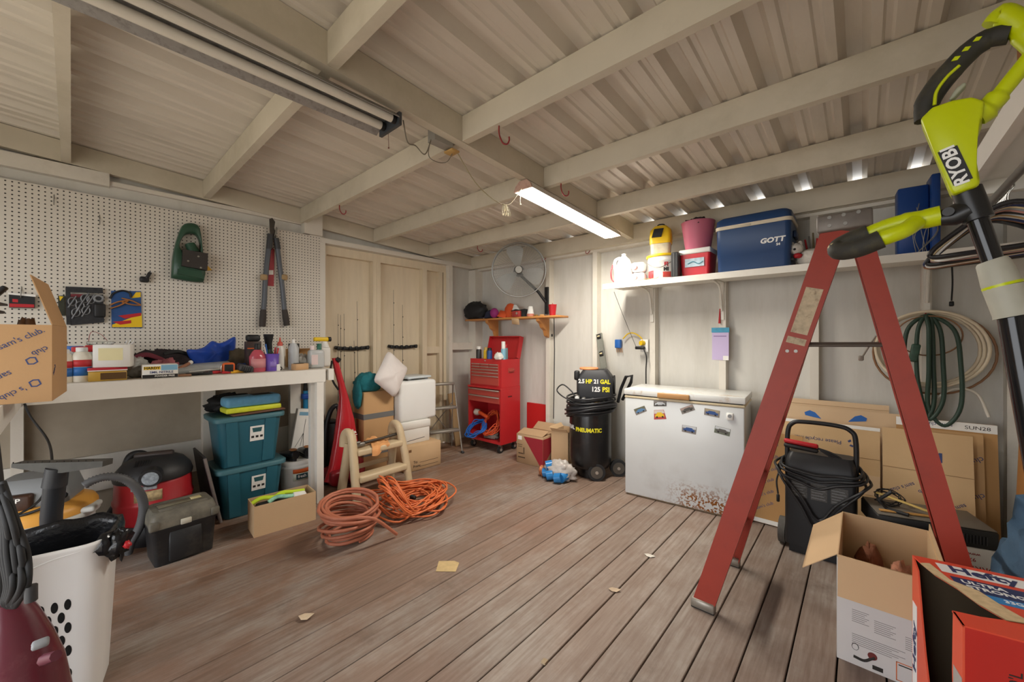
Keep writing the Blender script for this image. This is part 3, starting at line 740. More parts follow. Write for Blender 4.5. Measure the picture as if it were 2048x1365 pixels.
m = MB(); m.box(-0.055, 0.045, -0.0512, -0.0503, 0.04, 0.11); P(t, 'sticky_note', m, mat('sticky_note', 'e8dfae', 0.7))
# orange cup with tweezers
p = on_bench(243, 725, BZ, 0.14); t = T('tool_cup', 'orange cup of thin steel tools behind the white box', 'cup', p, FW)
lathe_part(t, 'cup', [(0.022, 0), (0.026, 0.16), (0.023, 0.16), (0.019, 0.004)], ORG)
for a in (0.02, 0.035, 0.05):
    m = MB(); m.tube([(a*0.2, 0, 0.01), (a*0.35, 0, 0.16), (a*1.2, 0.0, 0.235)], 0.0018, 5); P(t, 'steel_tool', m, CHROME)
# soft things
MAROON = mat('maroon_cloth', '6a2a36', 0.85, var=0.3, scale=14, bump=0.3, bscale=30)
p = on_bench(318, 742, BZ, 0.40); t = T('tool_bag', 'black and maroon cloth tool bag lying against the pegboard', 'bag', (p.x, p.y, p.z), FW)
P(t, 'bag', MB().lump((0, 0, 0.075), (0.19, 0.08, 0.085), 0.28, 5, flatz=-0.073, n=28, m=18), mat('black_cloth', '2a2224', 0.9, var=0.4, scale=12, bump=0.3, bscale=30))
m = MB(); m.tube(bez([(-0.16, -0.085, 0.09), (-0.08, -0.09, 0.135), (0, -0.09, 0.10), (0.05, -0.10, 0.06)], 5), 0.02, 8, flat=0.5); P(t, 'strap', m, MAROON)
m = MB(); m.tube(bez([(0.02, -0.04, 0.135), (0.10, -0.02, 0.15), (0.17, 0.0, 0.12)], 5), 0.016, 8, flat=0.6); P(t, 'strap', m, BLKR)
p = on_bench(333, 745, BZ, 0.26)
solo('work_glove', MB().lump((0, 0, 0.05), (0.07, 0.05, 0.05), 0.55, 11, flatz=-0.05, n=28, m=18, freq=2.2), mat('maroon_white_glove', '9a5a60', 0.85, var=0.9, scale=14), 'maroon and pale work glove lying on the black tool bag', 'glove', p, FW)
p = on_bench(272, 757, BZ, 0.14)
solo('plastic_bag', MB().lump((0, 0, 0.055), (0.06, 0.05, 0.062), 0.5, 4, flatz=-0.054, n=28, m=18), mat('grey_poly', 'a7a8a4', 0.3, var=0.2, scale=20, bump=0.3), 'crumpled grey plastic bag next to the white box', 'bag', p, FW)
t = carton('glove_box', 'yellow, white and black printed glove box on the bench edge', 'box', 321, 759, 0.165, 0.11, 0.082, BZ, PAPER, rz=FW-0.05, back=0.0)
m = MB(); m.box(-0.0815, 0.0815, -0.0556, -0.0552, 0.001, 0.022); P(t, 'black_print', m, INKK)
m = MB(); m.box(-0.076, 0.0, -0.0556, -0.0552, 0.052, 0.071); P(t, 'yellow_print', m, YEL)
m = MB(); m.box(0.003, 0.08, -0.0556, -0.0552, 0.046, 0.079); P(t, 'sky_print', m, mat('sky_print', '7fb0cc', 0.5))
BF = lambda x, z, d=0.11: basis((x, -d/2-0.0006, z), (1, 0, 0), (0, 0, 1), (0, -1, 0))
tx(t, 'HARDY', 0.021, BF(-0.038, 0.0615), INKK, 0.0006); tx(t, '5MIL NITRILE', 0.019, BF(0.005, 0.035), INKB, 0.0003); tx(t, 'POWDER FREE', 0.014, BF(0.02, 0.0115), PAPER, 0.0003)
p = on_bench(405, 738, BZ, 0.15)
t = T('blister_pack', 'long clear plastic pack of parts lying on the bench', 'package', p, FW+0.05)
P(t, 'pack', MB().rb((0, 0, 0.042), (0.34, 0.12, 0.035), 0.012, 2, rot=(0.25, -0.05, 0)), mat('cloudy_clear_plastic', 'c4c9ca', 0.2, trans=0.35, var=0.15, scale=20))
m = MB(); m.tube([(-0.17, -0.05, 0.02), (0.15, -0.06, 0.03)], 0.006, 6); P(t, 'seam', m, WHITE)
p = on_bench(362, 748, BZ, 0.11); t = T('hand_tool', 'small wooden handled tool with white tip beside the glove box', 'tool', p, FW)
m = MB(); m.tube([(-0.05, 0.0, 0.012), (0.0, 0.02, 0.045), (0.05, 0.04, 0.075)], 0.013, 8, rs=[0.017, 0.013, 0.010]); P(t, 'handle', m, mat('reddish_wood', '9a6a50', 0.6)); m = MB(); m.sph((0.057, 0.043, 0.08), 0.014, 10, 8); P(t, 'tip', m, WHITE)
t = carton('wood_scrap', 'thin brown wood strip lying on the bench edge by the glove box', 'wood', 366, 751, 0.085, 0.06, 0.014, BZ, mat('brown_wood', '8a6448', 0.6, var=0.15))
for i, (a, b_, w, lab) in enumerate(((388, 751, 0.09, 'black pocket tool lying left of the open wrench on the bench edge'), (410, 750, 0.08, 'black folding tool lying on the bench edge under the clear pack'))):
    p = on_bench(a, b_, BZ, 0.02); t = T('pocket_tool', lab, 'tool', p, FW+0.1*i)
    P(t, 'body', MB().rb((0, 0, 0.009), (w, 0.03, 0.017), 0.006, 2), BLACK); m = MB(); m.cyl((-w*0.2, -0.002, 0.0175), (-w*0.2, -0.002, 0.0195), 0.006, n=10); P(t, 'pivot', m, CHROME)
p = on_bench(425, 743, BZ, 0.04); t = T('screwdriver', 'red handled screwdriver lying behind the tape measure', 'screwdriver', p, FW)
m = MB(); m.cyl((0, 0, 0.012), (0.08, 0.0, 0.012), 0.011, 0.009, 10); P(t, 'handle', m, RED); m = MB(); m.cyl((-0.09, 0, 0.012), (0, 0, 0.012), 0.003, n=8); P(t, 'shaft', m, CHROME)
# blue bag: crumpled sheet pillow with peaks
p = on_bench(424, 728, BZ, 0.36)
outline = [(-0.19, 0.14), (-0.12, 0.145), (-0.06, 0.16), (0.0, 0.20), (0.05, 0.185), (0.10, 0.195), (0.165, 0.225), (0.19, 0.215), (0.185, 0.12), (0.19, 0.0), (0.09, 0.0), (-0.02, 0.0), (-0.13, 0.0), (-0.15, 0.06)]
def pillow(outline, th, seed=1, n=9, wr=0.25):
    """soft bag standing in XZ, thickness th along y, swelling towards the middle"""
    from mathutils import noise
    pts = bez([(x, 0, z) for x, z in outline], 3, True); N = len(pts)
    c = sum(pts, Vector())/N; mb = MB()
    for sg in (-1, 1):
        vs = []
        for j in range(n+1):
            f = 1-j/n
            for p_ in pts:
                q = c+(p_-c)*f
                bulge = (1-f**2)**0.6
                w = noise.fractal(Vector((q.x*14+seed, q.z*14, sg*3.0)), 0.9, 2.1, 3)*wr
                vs.append((q.x, sg*(0.002+th*0.5*bulge*(1+w)), q.z))
        fs = []
        for j in range(n):
            for i in range(N):
                a, b_, c_, d_ = j*N+i, j*N+(i+1) % N, (j+1)*N+(i+1) % N, (j+1)*N+i
                fs.append((a, b_, c_, d_) if sg < 0 else (d_, c_, b_, a))
        mb.add(vs, fs, True)
    o = 0; M_ = (n+1)*N
    mb.f += [(i, M_+i, M_+(i+1) % N, (i+1) % N) for i in range(N)]; mb.sm += [True]*N
    return mb
solo('shopping_bag', pillow([(x*0.78, z*1.12) for x, z in outline], 0.09, 3, wr=0.5), mat('royal_blue_fabric', '1d47a8', 0.45, var=0.15, scale=14, bump=0.25, bscale=25), 'crumpled royal blue bag on the bench under the loppers', 'bag', p, FW)
# tape measure, knife, camo pouch
p = on_bench(457, 742, BZ, 0.03); t = T('tape_measure', 'orange and black tape measure on the bench', 'tape measure', p, FW-0.1)
P(t, 'case', MB().rb((0, 0, 0.038), (0.075, 0.04, 0.075), 0.018, 3), ORG); P(t, 'side_plate', MB().rb((0, -0.022, 0.038), (0.05, 0.006, 0.05), 0.01, 2), BLACK); P(t, 'belt_clip', MB().rb((-0.042, 0, 0.035), (0.008, 0.03, 0.05), 0.003, 1), CHROME)
p = on_bench(468, 750, BZ, 0.015); t = T('utility_knife', 'yellow utility knife with a lanyard hanging over the bench edge', 'knife', (p.x-0.005, p.y, p.z), FW+0.1)
P(t, 'handle', MB().rb((0.02, 0, 0.012), (0.085, 0.03, 0.022), 0.008, 2, rot=(0, -0.05, 0)), mat('amber_plastic', 'e0a82e', 0.4)); P(t, 'grip', MB().rb((-0.045, 0, 0.010), (0.05, 0.022, 0.018), 0.006, 2), RED)
m = MB(); m.tube(bez([(0.05, -0.01, 0.014), (0.058, -0.045, 0.004), (0.056, -0.062, -0.02), (0.050, -0.062, -0.06), (0.054, -0.062, -0.085), (0.060, -0.062, -0.06), (0.058, -0.062, -0.02)], 5), 0.0022, 6); P(t, 'lanyard', m, BLACK)
p = on_bench(480, 738, BZ, 0.36)
solo('camo_pouch', MB().lump((0, 0, 0.075), (0.10, 0.07, 0.085), 0.3, 9, flatz=-0.074, n=26, m=16), mat('camo_cloth', '4a4030', 0.85, var=0.9, scale=16), 'camouflage cloth pouch between the blue bag and the black box', 'pouch', p, FW)
p = on_bench(486, 742, BZ, 0.17)
solo('blue_rag', MB().lump((0, 0, 0.02), (0.06, 0.05, 0.035), 0.35, 13, flatz=-0.019), mat('navy_rag', '26437e', 0.8, var=0.3), 'small navy blue rag in front of the camouflage pouch', 'rag', p, FW)
p = on_bench(490, 744, BZ, 0.03); t = T('battery_charger', 'black ribbed tool battery on the bench right of the tape measure', 'battery', p, FW+0.3)
P(t, 'body', MB().rb((0, 0, 0.028), (0.10, 0.06, 0.05), 0.012, 2, rot=(0, 0.3, 0)), DGREY)
for i in range(5):
    m = MB(); m.bx((-0.035+i*0.014, -0.031, 0.034-i*0.004), (0.004, 0.004, 0.036), rot=(0, 0.3, 0)); P(t, 'rib', m, BLACK)
t = carton('tool_box_carton', 'black and orange carton with the dark hood standing behind the pink bottle', 'box', 509, 738, 0.09, 0.08, 0.22, BZ, mat('black_orange_card', '3a2a26', 0.5, var=0.6, scale=30), back=0.14)
P(t, 'hood', MB().rb((0, 0.0, 0.245), (0.085, 0.07, 0.05), 0.015, 2), BLACK); m = MB(); m.box(-0.0455, 0.0455, -0.0412, -0.0402, 0.165, 0.173); P(t, 'orange_stripe', m, ORG)
# right group of bottles
def rbottle(name, px, py, label, cat='bottle', back=0.0):
    p = on_bench(px, py, BZ, back); return T(name, label, cat, p, FW), PIX(p)
t, k = rbottle('cleaner_bottle', 515, 744, 'clear bottle of pink liquid left of the purple cup', back=0.05)
lathe_part(t, 'body', [(0.042, 0), (0.046, 0.01), (0.046, 0.11), (0.03, 0.145), (0.018, 0.16)], mat('pink_liquid_bottle', 'b54f5c', 0.2, var=0.25, scale=15), sx=1.15)
lathe_part(t, 'cap', [(0.02, 0.1605), (0.02, 0.20), (0.016, 0.205)], BLACK); label_band(t, 0.046, 0.03, 0.095, mat('rose_label', 'cf8b8e', 0.5), sx=1.15)
t, k = rbottle('drink_cup', 543, 744, 'purple plastic cup holding pens and brushes on the bench', 'cup', back=0.05)
lathe_part(t, 'cup', [(0.041, 0), (0.043, 0.004), (0.05, 0.128), (0.0465, 0.128), (0.038, 0.006)], mat('purple_plastic', '6c4fae', 0.4))
for i, (a, b_, h, mm) in enumerate(((-0.03, 0.01, 0.18, PAPER), (-0.022, 0.02, 0.2, BLUE), (0.02, 0.01, 0.175, RED), (0.028, -0.01, 0.17, RED), (0.0, 0.015, 0.165, BLACK))):
    m = MB(); m.cyl((a*0.5, b_*0.5, 0.008), (a*1.5, b_, h), 0.006, n=8); P(t, 'pen', m, mm)
label_band(t, 0.0455, 0.03, 0.075, mat('faint_lilac_print', '8f78c4', 0.5), -PI*0.65, -PI*0.35, name='print')
t, k = rbottle('spray_can', 537, 738, 'green labelled bottle with tall black spray head behind the purple cup', 'spray bottle', back=0.24)
lathe_part(t, 'body', [(0.03, 0), (0.032, 0.01), (0.032, 0.13), (0.024, 0.155)], mat('green_bottle', '3b6e48', 0.3)); lathe_part(t, 'spray_head', [(0.026, 0.155), (0.024, 0.2), (0.035, 0.27), (0.036, 0.275)], BLACK)
t, k = rbottle('glue_bottle', 560, 738, 'white squeeze bottle with red nozzle right of the purple cup', back=0.1)
lathe_part(t, 'body', [(0.027, 0), (0.029, 0.008), (0.029, 0.165), (0.020, 0.185)], mat('milky_bottle', 'd5d3cc', 0.3)); lathe_part(t, 'nozzle', [(0.018, 0.185), (0.018, 0.21), (0.007, 0.22), (0.004, 0.25)], mat('red_nozzle', 'c04a3a', 0.4))
t, k = rbottle('paint_can', 587, 739, 'grey and white aerosol paint can on the bench', 'spray can', back=0.09)
lathe_part(t, 'body', [(0.036, 0), (0.037, 0.006), (0.037, 0.17), (0.02, 0.205)], mat('aerosol_grey', 'b3b6b8', 0.35, var=0.1, dirt='8a6d48', damt=0.7, dscale=8, dlo=0.5, dhi=0.65)); lathe_part(t, 'nozzle', [(0.012, 0.205), (0.010, 0.235)], WHITE)
t = carton('dark_box', 'dark carton behind the aerosol paint can', 'box', 590, 728, 0.07, 0.05, 0.2, BZ, mat('near_black_card', '2c2624', 0.6), back=0.3)
t = carton('wood_offcut', 'wide raw wood board standing behind the jugs on the bench', 'wood', 601, 722, 0.22, 0.025, 0.155, BZ, TAN, back=0.40)
t, k = rbottle('paper_cup', 556, 744, 'small white paper cup in front of the red nozzle bottle', 'cup', back=0.02)
lathe_part(t, 'cup', [(0.014, 0), (0.016, 0.05), (0.0145, 0.05), (0.012, 0.003)], PAPER)
p = on_bench(563, 743, BZ, 0.0); t = T('ring_wrench', 'small black ring tool near the bench edge by the purple cup', 'tool', (p.x-0.03, p.y, p.z), FW)
m = MB(); m.tube([(0.012*math.cos(a), 0, 0.016+0.012*math.sin(a)) for a in [2*PI*i/16 for i in range(16)]], 0.004, 6, closed=True); P(t, 'ring', m, BLACK); m = MB(); m.tube([(-0.008, 0.004, 0.03), (-0.02, 0.02, 0.05)], 0.005, 6); P(t, 'stem', m, STEEL)
p = on_bench(604, 735, BZ, 0.17)
solo('crumpled_paper', MB().lump((0, 0, 0.055), (0.05, 0.045, 0.06), 0.45, 21, flatz=-0.054, n=24, m=16, freq=4), mat('grey_white_paper', 'd3d1cc', 0.8, var=0.15), 'crumpled white paper behind the little wooden block', 'paper', p, FW)
t = carton('wood_block', 'small pale wooden block with hollow on the bench', 'wood', 605, 738, 0.105, 0.06, 0.048, BZ, mat('pale_wood', 'c79f74', 0.6, var=0.12), rz=FW+0.25)
m = MB(); m.box(-0.04, 0.02, -0.02, 0.02, 0.0482, 0.052); P(t, 'dark_pad', m, BLKR)  # black slab paints the shade of the block's hollow
t = carton('eraser', 'little pink eraser beside the wooden block', 'eraser', 596, 739, 0.02, 0.012, 0.008, BZ, mat('coral', 'e08072', 0.6))
t, k = rbottle('clear_jug', 632, 738, 'clear plastic jug with pale label and pink white cap at the bench end', 'jug', back=0.09)
P(t, 'body', MB().rb((0, 0, 0.075), (0.12, 0.075, 0.15), 0.022, 3), mat('hazy_jug', 'cfd2d2', 0.25, trans=0.25)); lathe_part(t, 'cap', [(0.016, 0.15), (0.016, 0.18), (0.012, 0.183)], mat('pinkish_cap', 'e2cfcd', 0.5), c=(-0.03, 0, 0)); lathe_part(t, 'green_cap', [(0.018, 0.15), (0.018, 0.195), (0.013, 0.2)], mat('green_cap', '27604e', 0.4), c=(0.025, 0.0, 0))
m = MB(); m.box(-0.05, 0.0, -0.0395, -0.0378, 0.03, 0.11); P(t, 'label', m, mat('pale_pink_label', 'd8c4c2', 0.6))
t, k = rbottle('hose_sprayer', 649, 736, 'white weed sprayer bottle with yellow nozzle at the bench end', 'sprayer', back=0.20)
P(t, 'body', MB().rb((0, 0.0, 0.085), (0.085, 0.07, 0.17), 0.02, 3), WHITE); P(t, 'shoulder', MB().lathe([(0.038, 0.165), (0.03, 0.19), (0.02, 0.215)], 16), WHITE)
P(t, 'yellow_nozzle', MB().rb((-0.03, 0, 0.235), (0.12, 0.04, 0.035), 0.01, 2), YEL); m = MB(); m.cyl((0.03, 0, 0.235), (0.052, 0, 0.235), 0.02, n=14); P(t, 'nozzle_ring', m, BLACK)
# loose hand tools in the middle of the bench
for i, (a, back, mm, lab) in enumerate(((380, 0.10, RED, 'red handled pliers lying behind the black pocket tools'), (436, 0.11, BLUE, 'blue handled pliers lying left of the tape measure'))):
    p = on_bench(a, 745, BZ, back); t = T('pliers', lab, 'pliers', p, FW+0.5-0.7*i)
    for sg in (-1, 1):
        m = MB(); m.tube(bez([(0.0, 0, 0.010), (0.03, sg*0.012, 0.010), (0.10, sg*0.024, 0.010)], 5), 0.006, 6); P(t, 'handle', m, mm)
        m = MB(); m.tube([(0.0, 0, 0.010), (-0.025, -sg*0.006, 0.010), (-0.05, -sg*0.002, 0.010)], 0.006, 6, rs=[0.008, 0.007, 0.003]); P(t, 'jaw', m, STEEL)
p = on_bench(352, 745, BZ, 0.33); t = T('drill_case', 'small black drill bit case behind the glove box', 'case', p, FW-0.15); P(t, 'case', MB().rb((0, 0, 0.02), (0.12, 0.06, 0.04), 0.006, 2), DGREY); P(t, 'latch', MB().rb((0.0, -0.032, 0.022), (0.025, 0.006, 0.014), 0.002, 1), mat('amber_plastic', 'e0a82e', 0.4))
t, k = rbottle('oil_bottle', 497, 738, 'small black bottle with orange cap behind the ribbed battery', back=0.34)
lathe_part(t, 'body', [(0.02, 0), (0.021, 0.005), (0.021, 0.085), (0.01, 0.10)], BLACK); lathe_part(t, 'cap', [(0.010, 0.1005), (0.004, 0.13)], ORG)

# ---------------------------------------------------------------- under the workbench
def rrect(w, d, r, n=5):
    pts = []
    for cx, cy, a0 in ((w/2-r, d/2-r, 0), (-w/2+r, d/2-r, PI/2), (-w/2+r, -d/2+r, PI), (w/2-r, -d/2+r, 1.5*PI)):
        for i in range(n+1): pts.append((cx+r*math.cos(a0+PI/2*i/n), cy+r*math.sin(a0+PI/2*i/n)))
    return pts
def loft(rings, capb=True, capt=True, smooth=True):
    """rings: lists of (x,y,z) with the same count"""
    mb = MB(); n = len(rings[0]); vs = [p for r in rings for p in r]
    fs = [(j*n+i, j*n+(i+1) % n, (j+1)*n+(i+1) % n, (j+1)*n+i) for j in range(len(rings)-1) for i in range(n)]
    mb.add(vs, fs, smooth)
    if capb: mb.add(vs, [tuple(range(n-1, -1, -1))])
    if capt: mb.add(vs, [tuple(range(len(vs)-n, len(vs)))])
    return mb
def rr(w, d, r, z, n=5): return [(x, y, z) for x, y in rrect(w, d, r, n)]

# black tool box
TBX = mat('black_tool_box', '242527', 0.45, var=0.1, dirt='6e675c', damt=0.35, dscale=6, dlo=0.5, dhi=0.75)
TBL = mat('dusty_grey_lid', '5b584f', 0.6, var=0.2, scale=10, dirt='8b8474', damt=0.7, dscale=8, dlo=0.4, dhi=0.7)
t = T('tool_box', 'dusty black plastic tool box with a grey ribbed lid on the floor under the bench', 'tool box', (-3.07, 0.437, 0.0), FW+0.06)
w, d = 0.305, 0.25
P(t, 'body', loft([rr(w*0.88, d*0.88, 0.02, 0.001), rr(w*0.97, d*0.97, 0.025, 0.195), rr(w, d, 0.025, 0.2), rr(w, d, 0.025, 0.212)]), TBX)
P(t, 'lid', loft([rr(w, d, 0.025, 0.2125), rr(w*0.985, d*0.98, 0.025, 0.265), rr(w*0.93, d*0.8, 0.03, 0.298), rr(w*0.9, d*0.74, 0.03, 0.302)]), TBL)
m = MB(); m.rb((0, -d*0.47, 0.10), (w*0.5, 0.018, 0.17), 0.006, 1, rot=(-0.06, 0, 0)); P(t, 'front_panel', m, TBX)
m = MB(); m.rb((0, -d*0.5, 0.225), (0.05, 0.012, 0.032), 0.003, 1); P(t, 'latch', m, mat('cream_latch', 'c8c4b4', 0.5))
for y in (-0.085, -0.066, 0.05, 0.07):
    m = MB(); m.rb((0, y, 0.301 if abs(y) > 0.06 and y > 0 else 0.302), (w*0.74, 0.009, 0.012), 0.003, 1); P(t, 'lid_rib', m, TBL)
m = MB(); m.rb((0.0, -0.005, 0.305), (w*0.7, 0.055, 0.008), 0.003, 1); P(t, 'lid_tray', m, mat('olive_tray', '6a6452', 0.6, var=0.3, scale=20))
m = MB(); m.rb((0.07, -0.005, 0.3105), (0.05, 0.045, 0.004), 0.001, 1); P(t, 'tray_label', m, mat('straw_label', 'c9bd8c', 0.6))
for x in (-w*0.46, w*0.46):
    m = MB(); m.rb((x, -d*0.47, 0.235), (0.045, 0.03, 0.05), 0.01, 2); P(t, 'corner_guard', m, TBL)

# red shop vacuum
VRED = mat('vacuum_red', 'a8242b', 0.35, var=0.06); VBLK = mat('vacuum_black', '262628', 0.5, var=0.1)
t = T('shop_vacuum', 'red and black canister shop vacuum behind the black tool box', 'vacuum', (-3.46, 0.36, 0), FW-0.35)
P(t, 'base', MB().lathe([(0.17, 0.0), (0.185, 0.02), (0.19, 0.09), (0.178, 0.13)], 32), VBLK)
P(t, 'tank', MB().lathe([(0.178, 0.131), (0.19, 0.15), (0.195, 0.24), (0.2, 0.255), (0.2, 0.27), (0.193, 0.28), (0.19, 0.37), (0.18, 0.39)], 32), VRED)
P(t, 'motor_head', MB().lathe([(0.195, 0.391), (0.198, 0.41), (0.185, 0.45), (0.15, 0.495), (0.09, 0.525), (0.001, 0.53)], 32), VBLK)
m = MB(); m.rb((0, 0, 0.53), (0.2, 0.05, 0.035), 0.015, 3); P(t, 'handle', m, mat('brown_black', '3a302c', 0.5))
m = MB(); m.cyl((0.03, -0.155, 0.44), (0.035, -0.215, 0.432), 0.055, n=24); P(t, 'motor_cap', m, VBLK)
m = MB(); m.cyl((0.035, -0.215, 0.432), (0.0354, -0.22, 0.4315), 0.04, n=24); P(t, 'emblem', m, mat('silver_emblem', '8f98a0', 0.4, var=0.8, scale=60))
label_band(t, 0.193, 0.285, 0.35, mat('tan_label', 'b09a72', 0.6, var=0.5, scale=60), -PI*0.58, -PI*0.36)
m = MB(); m.bx((0.0, -0.192, 0.37), (0.12, 0.012, 0.02)); P(t, 'name_plate', m, mat('silver_plate', '8d8f92', 0.4, var=0.6, scale=80))
for i in range(7):
    m = MB(); m.bx((-0.06+i*0.012, -0.125, 0.508), (0.005, 0.05, 0.004), rot=(0.55, 0, 0)); P(t, 'vent_slot', m, BLACK)
def corrugated(pts, r, n=6, amp=0.12, dens=2.0):
    q = bez(pts, n); L_ = [0]
    for i in range(1, len(q)): L_.append(L_[-1]+(q[i]-q[i-1]).length)
    N = int(L_[-1]/0.006); out = []; rs = []; j = 0
    for k in range(N+1):
        s_ = L_[-1]*k/N
        while j < len(L_)-2 and L_[j+1] < s_: j += 1
        f = (s_-L_[j])/max(1e-9, L_[j+1]-L_[j]); out.append(q[j].lerp(q[j+1], f)); rs.append(r*(1+(amp if k % 2 else -amp)))
    return MB().tube(out, r, 10, rs=rs)
HOSE = mat('dark_grey_hose', '5a5b5d', 0.5)
p = lambda a, b_, X: at_x(a, b_, X)
m = corrugated([p(168, 972, -3.05), p(185, 962, -3.05), p(215, 954, -3.05), p(250, 959, -3.05), p(275, 980, -3.06), p(287, 1010, -3.1), p(281, 1050, -3.14), p(262, 1085, -3.18), Vector((-3.22, 0.22, 0.03))], 0.021)
solo('vacuum_hose', m, HOSE, 'ribbed dark grey vacuum hose arching beside the red shop vacuum', 'hose')
# black hose hung behind
m = MB(); m.tube(bez([p(250, 935, -3.7), p(262, 912, -3.7), p(285, 908, -3.72), p(300, 925, -3.74), p(275, 960, -3.7), p(225, 1020, -3.7), p(195, 1075, -3.68)], 6), 0.022, 10)
solo('rubber_tube', m, VBLK, 'smooth black tube leaning on the wall behind the red vacuum', 'hose')

# yellow and grey shop vacuum in the corner
VY = mat('vacuum_yellow', 'd59a44', 0.4, var=0.06); VG = mat('vacuum_grey', '7d8082', 0.45, var=0.08); VLG = mat('vacuum_pale_grey', 'c6c8c4', 0.45)
c = at_x(75, 1000, -3.3)
t = T('shop_vacuum', 'grey and yellow canister shop vacuum behind the white hamper', 'vacuum', (-3.3, c.y, 0), FW-0.3)
P(t, 'tank', MB().lathe([(0.19, 0.0), (0.2, 0.02), (0.215, 0.30), (0.215, 0.32)], 32), VLG)
P(t, 'rim', MB().lathe([(0.225, 0.32), (0.235, 0.325), (0.235, 0.345), (0.225, 0.35)], 32), VLG)
P(t, 'yellow_collar', MB().lathe([(0.228, 0.3505), (0.228, 0.375), (0.215, 0.40), (0.17, 0.425)], 32), VY)
P(t, 'motor_head', loft([rr(0.30, 0.27, 0.06, 0.415), rr(0.31, 0.28, 0.06, 0.46), rr(0.27, 0.24, 0.06, 0.54), rr(0.2, 0.18, 0.05, 0.56)]), VG)
m = MB(); m.rb((-0.05, -0.13, 0.45), (0.17, 0.07, 0.10), 0.012, 2); P(t, 'badge_panel', m, mat('orange_black_badge', '3a2417', 0.4, var=0.7, scale=20))
tx(t, '7.0 HP', 0.03, basis((-0.05, -0.1665, 0.475), (1, 0, 0), (0, 0, 1), (0, -1, 0)), PAPER, 0.0004, 1.2)
m = MB(); m.tube([(-0.08+0.03*math.cos(a), -0.168, 0.43+0.03*math.sin(a)) for a in [2*PI*i/20 for i in range(20)]], 0.006, 6, closed=True); P(t, 'port_ring', m, VY)
for i in range(4):
    m = MB(); m.rb((-0.09+i*0.06, -0.095, 0.535), (0.035, 0.06, 0.008), 0.002, 1, rot=(0.45, 0, 0)); P(t, 'vent', m, DGREY)
m = MB(); m.rb((0.2, -0.05, 0.36), (0.10, 0.13, 0.03), 0.014, 3); P(t, 'latch', m, VLG)
m = MB(); m.tube(bez([(0.10, -0.14, 0.50), (0.16, -0.17, 0.47), (0.05, -0.2, 0.42), (-0.1, -0.2, 0.405)], 6), 0.007, 6); P(t, 'wrapped_cord', m, BLACK)
# wide floor nozzle on its tube
D0 = 1.56
def q_(a, b_, d=D0): return at_d(a, b_, d)
t = T('floor_nozzle', 'black wide floor nozzle on a tube standing behind the white hamper', 'nozzle', (0, 0, 0))
base = at_d(98, 1060, 1.66); base.z = 0.0
m = MB(); m.tube([base, q_(103, 1030, 1.60), q_(111, 960), q_(114, 945)], 0.032, 14); P(t, 'tube', m, mat('charcoal_tube', '2f3135', 0.45))
m = MB(); m.tube([q_(109, 972), q_(115, 935)], 0.036, 14, rs=[0.036, 0.033]); P(t, 'socket', m, mat('charcoal_tube', '2f3135', 0.45))
a_, b2, tp, bt = q_(36, 926), q_(215, 921), q_(114, 940), q_(114, 923)
nrm = Vector((SA, -CA, 0)); pts = [q_(36, 925), q_(216, 920), q_(215, 931), q_(136, 943), q_(108, 944), q_(35, 933)]
m = MB(); vs = [v+nrm*0.02 for v in pts]+[v-nrm*0.02 for v in pts]; n = 6
m.add(vs, [tuple(range(n-1, -1, -1)), tuple(range(n, 2*n))]+[(i, (i+1) % n, n+(i+1) % n, n+i) for i in range(n)]); P(t, 'squeegee_bar', m, mat('dusty_dark_plastic', '44433f', 0.6, var=0.2, scale=30))
for i in range(12):
    f = i/12; a = q_(40+f*172, 924.5-f*4.8); m = MB(); m.bx(a+Vector((0, 0, 0.003))+nrm*0.021, (0.016, 0.003, 0.003), M=None); P(t, 'brush_tuft', m, BLKR)

# cord that drops from the bench to the floor
m = MB(); m.tube(bez([at_x(49, 808, -3.16), at_x(62, 835, -3.13), at_x(95, 880, -3.05), at_d(104, 920, 1.8), at_d(100, 950, 1.75), at_d(80, 1000, 1.7), at_d(25, 1035, 1.6), at_d(-30, 1050, 1.5)], 8), 0.005, 6)
solo('black_cable', m, BLACK, 'black power cable drooping from the bench past the floor nozzle', 'cable')

# white hamper with black liner
HAMP = mat('white_hamper_plastic', 'e3e2df', 0.35, var=0.02)
z1 = 0.56
FRr = at_z(226, 1078, z1); W_ = 0.40; Dp = 0.27; rzh = FW-0.2
ax = Vector((math.cos(rzh), math.sin(rzh), 0)); ay = Vector((-ax.y, ax.x, 0)); ctr = FRr-ax*(W_/2+0.012)+ay*(Dp/2)
t = T('laundry_hamper', 'white plastic laundry hamper with round holes and a black liner', 'hamper', (ctr.x, ctr.y, 0), rzh)
k = 0.86
def ring(s_, z, w=W_, d=Dp): return rr(w*s_, d*s_, 0.075*s_, z, 6)
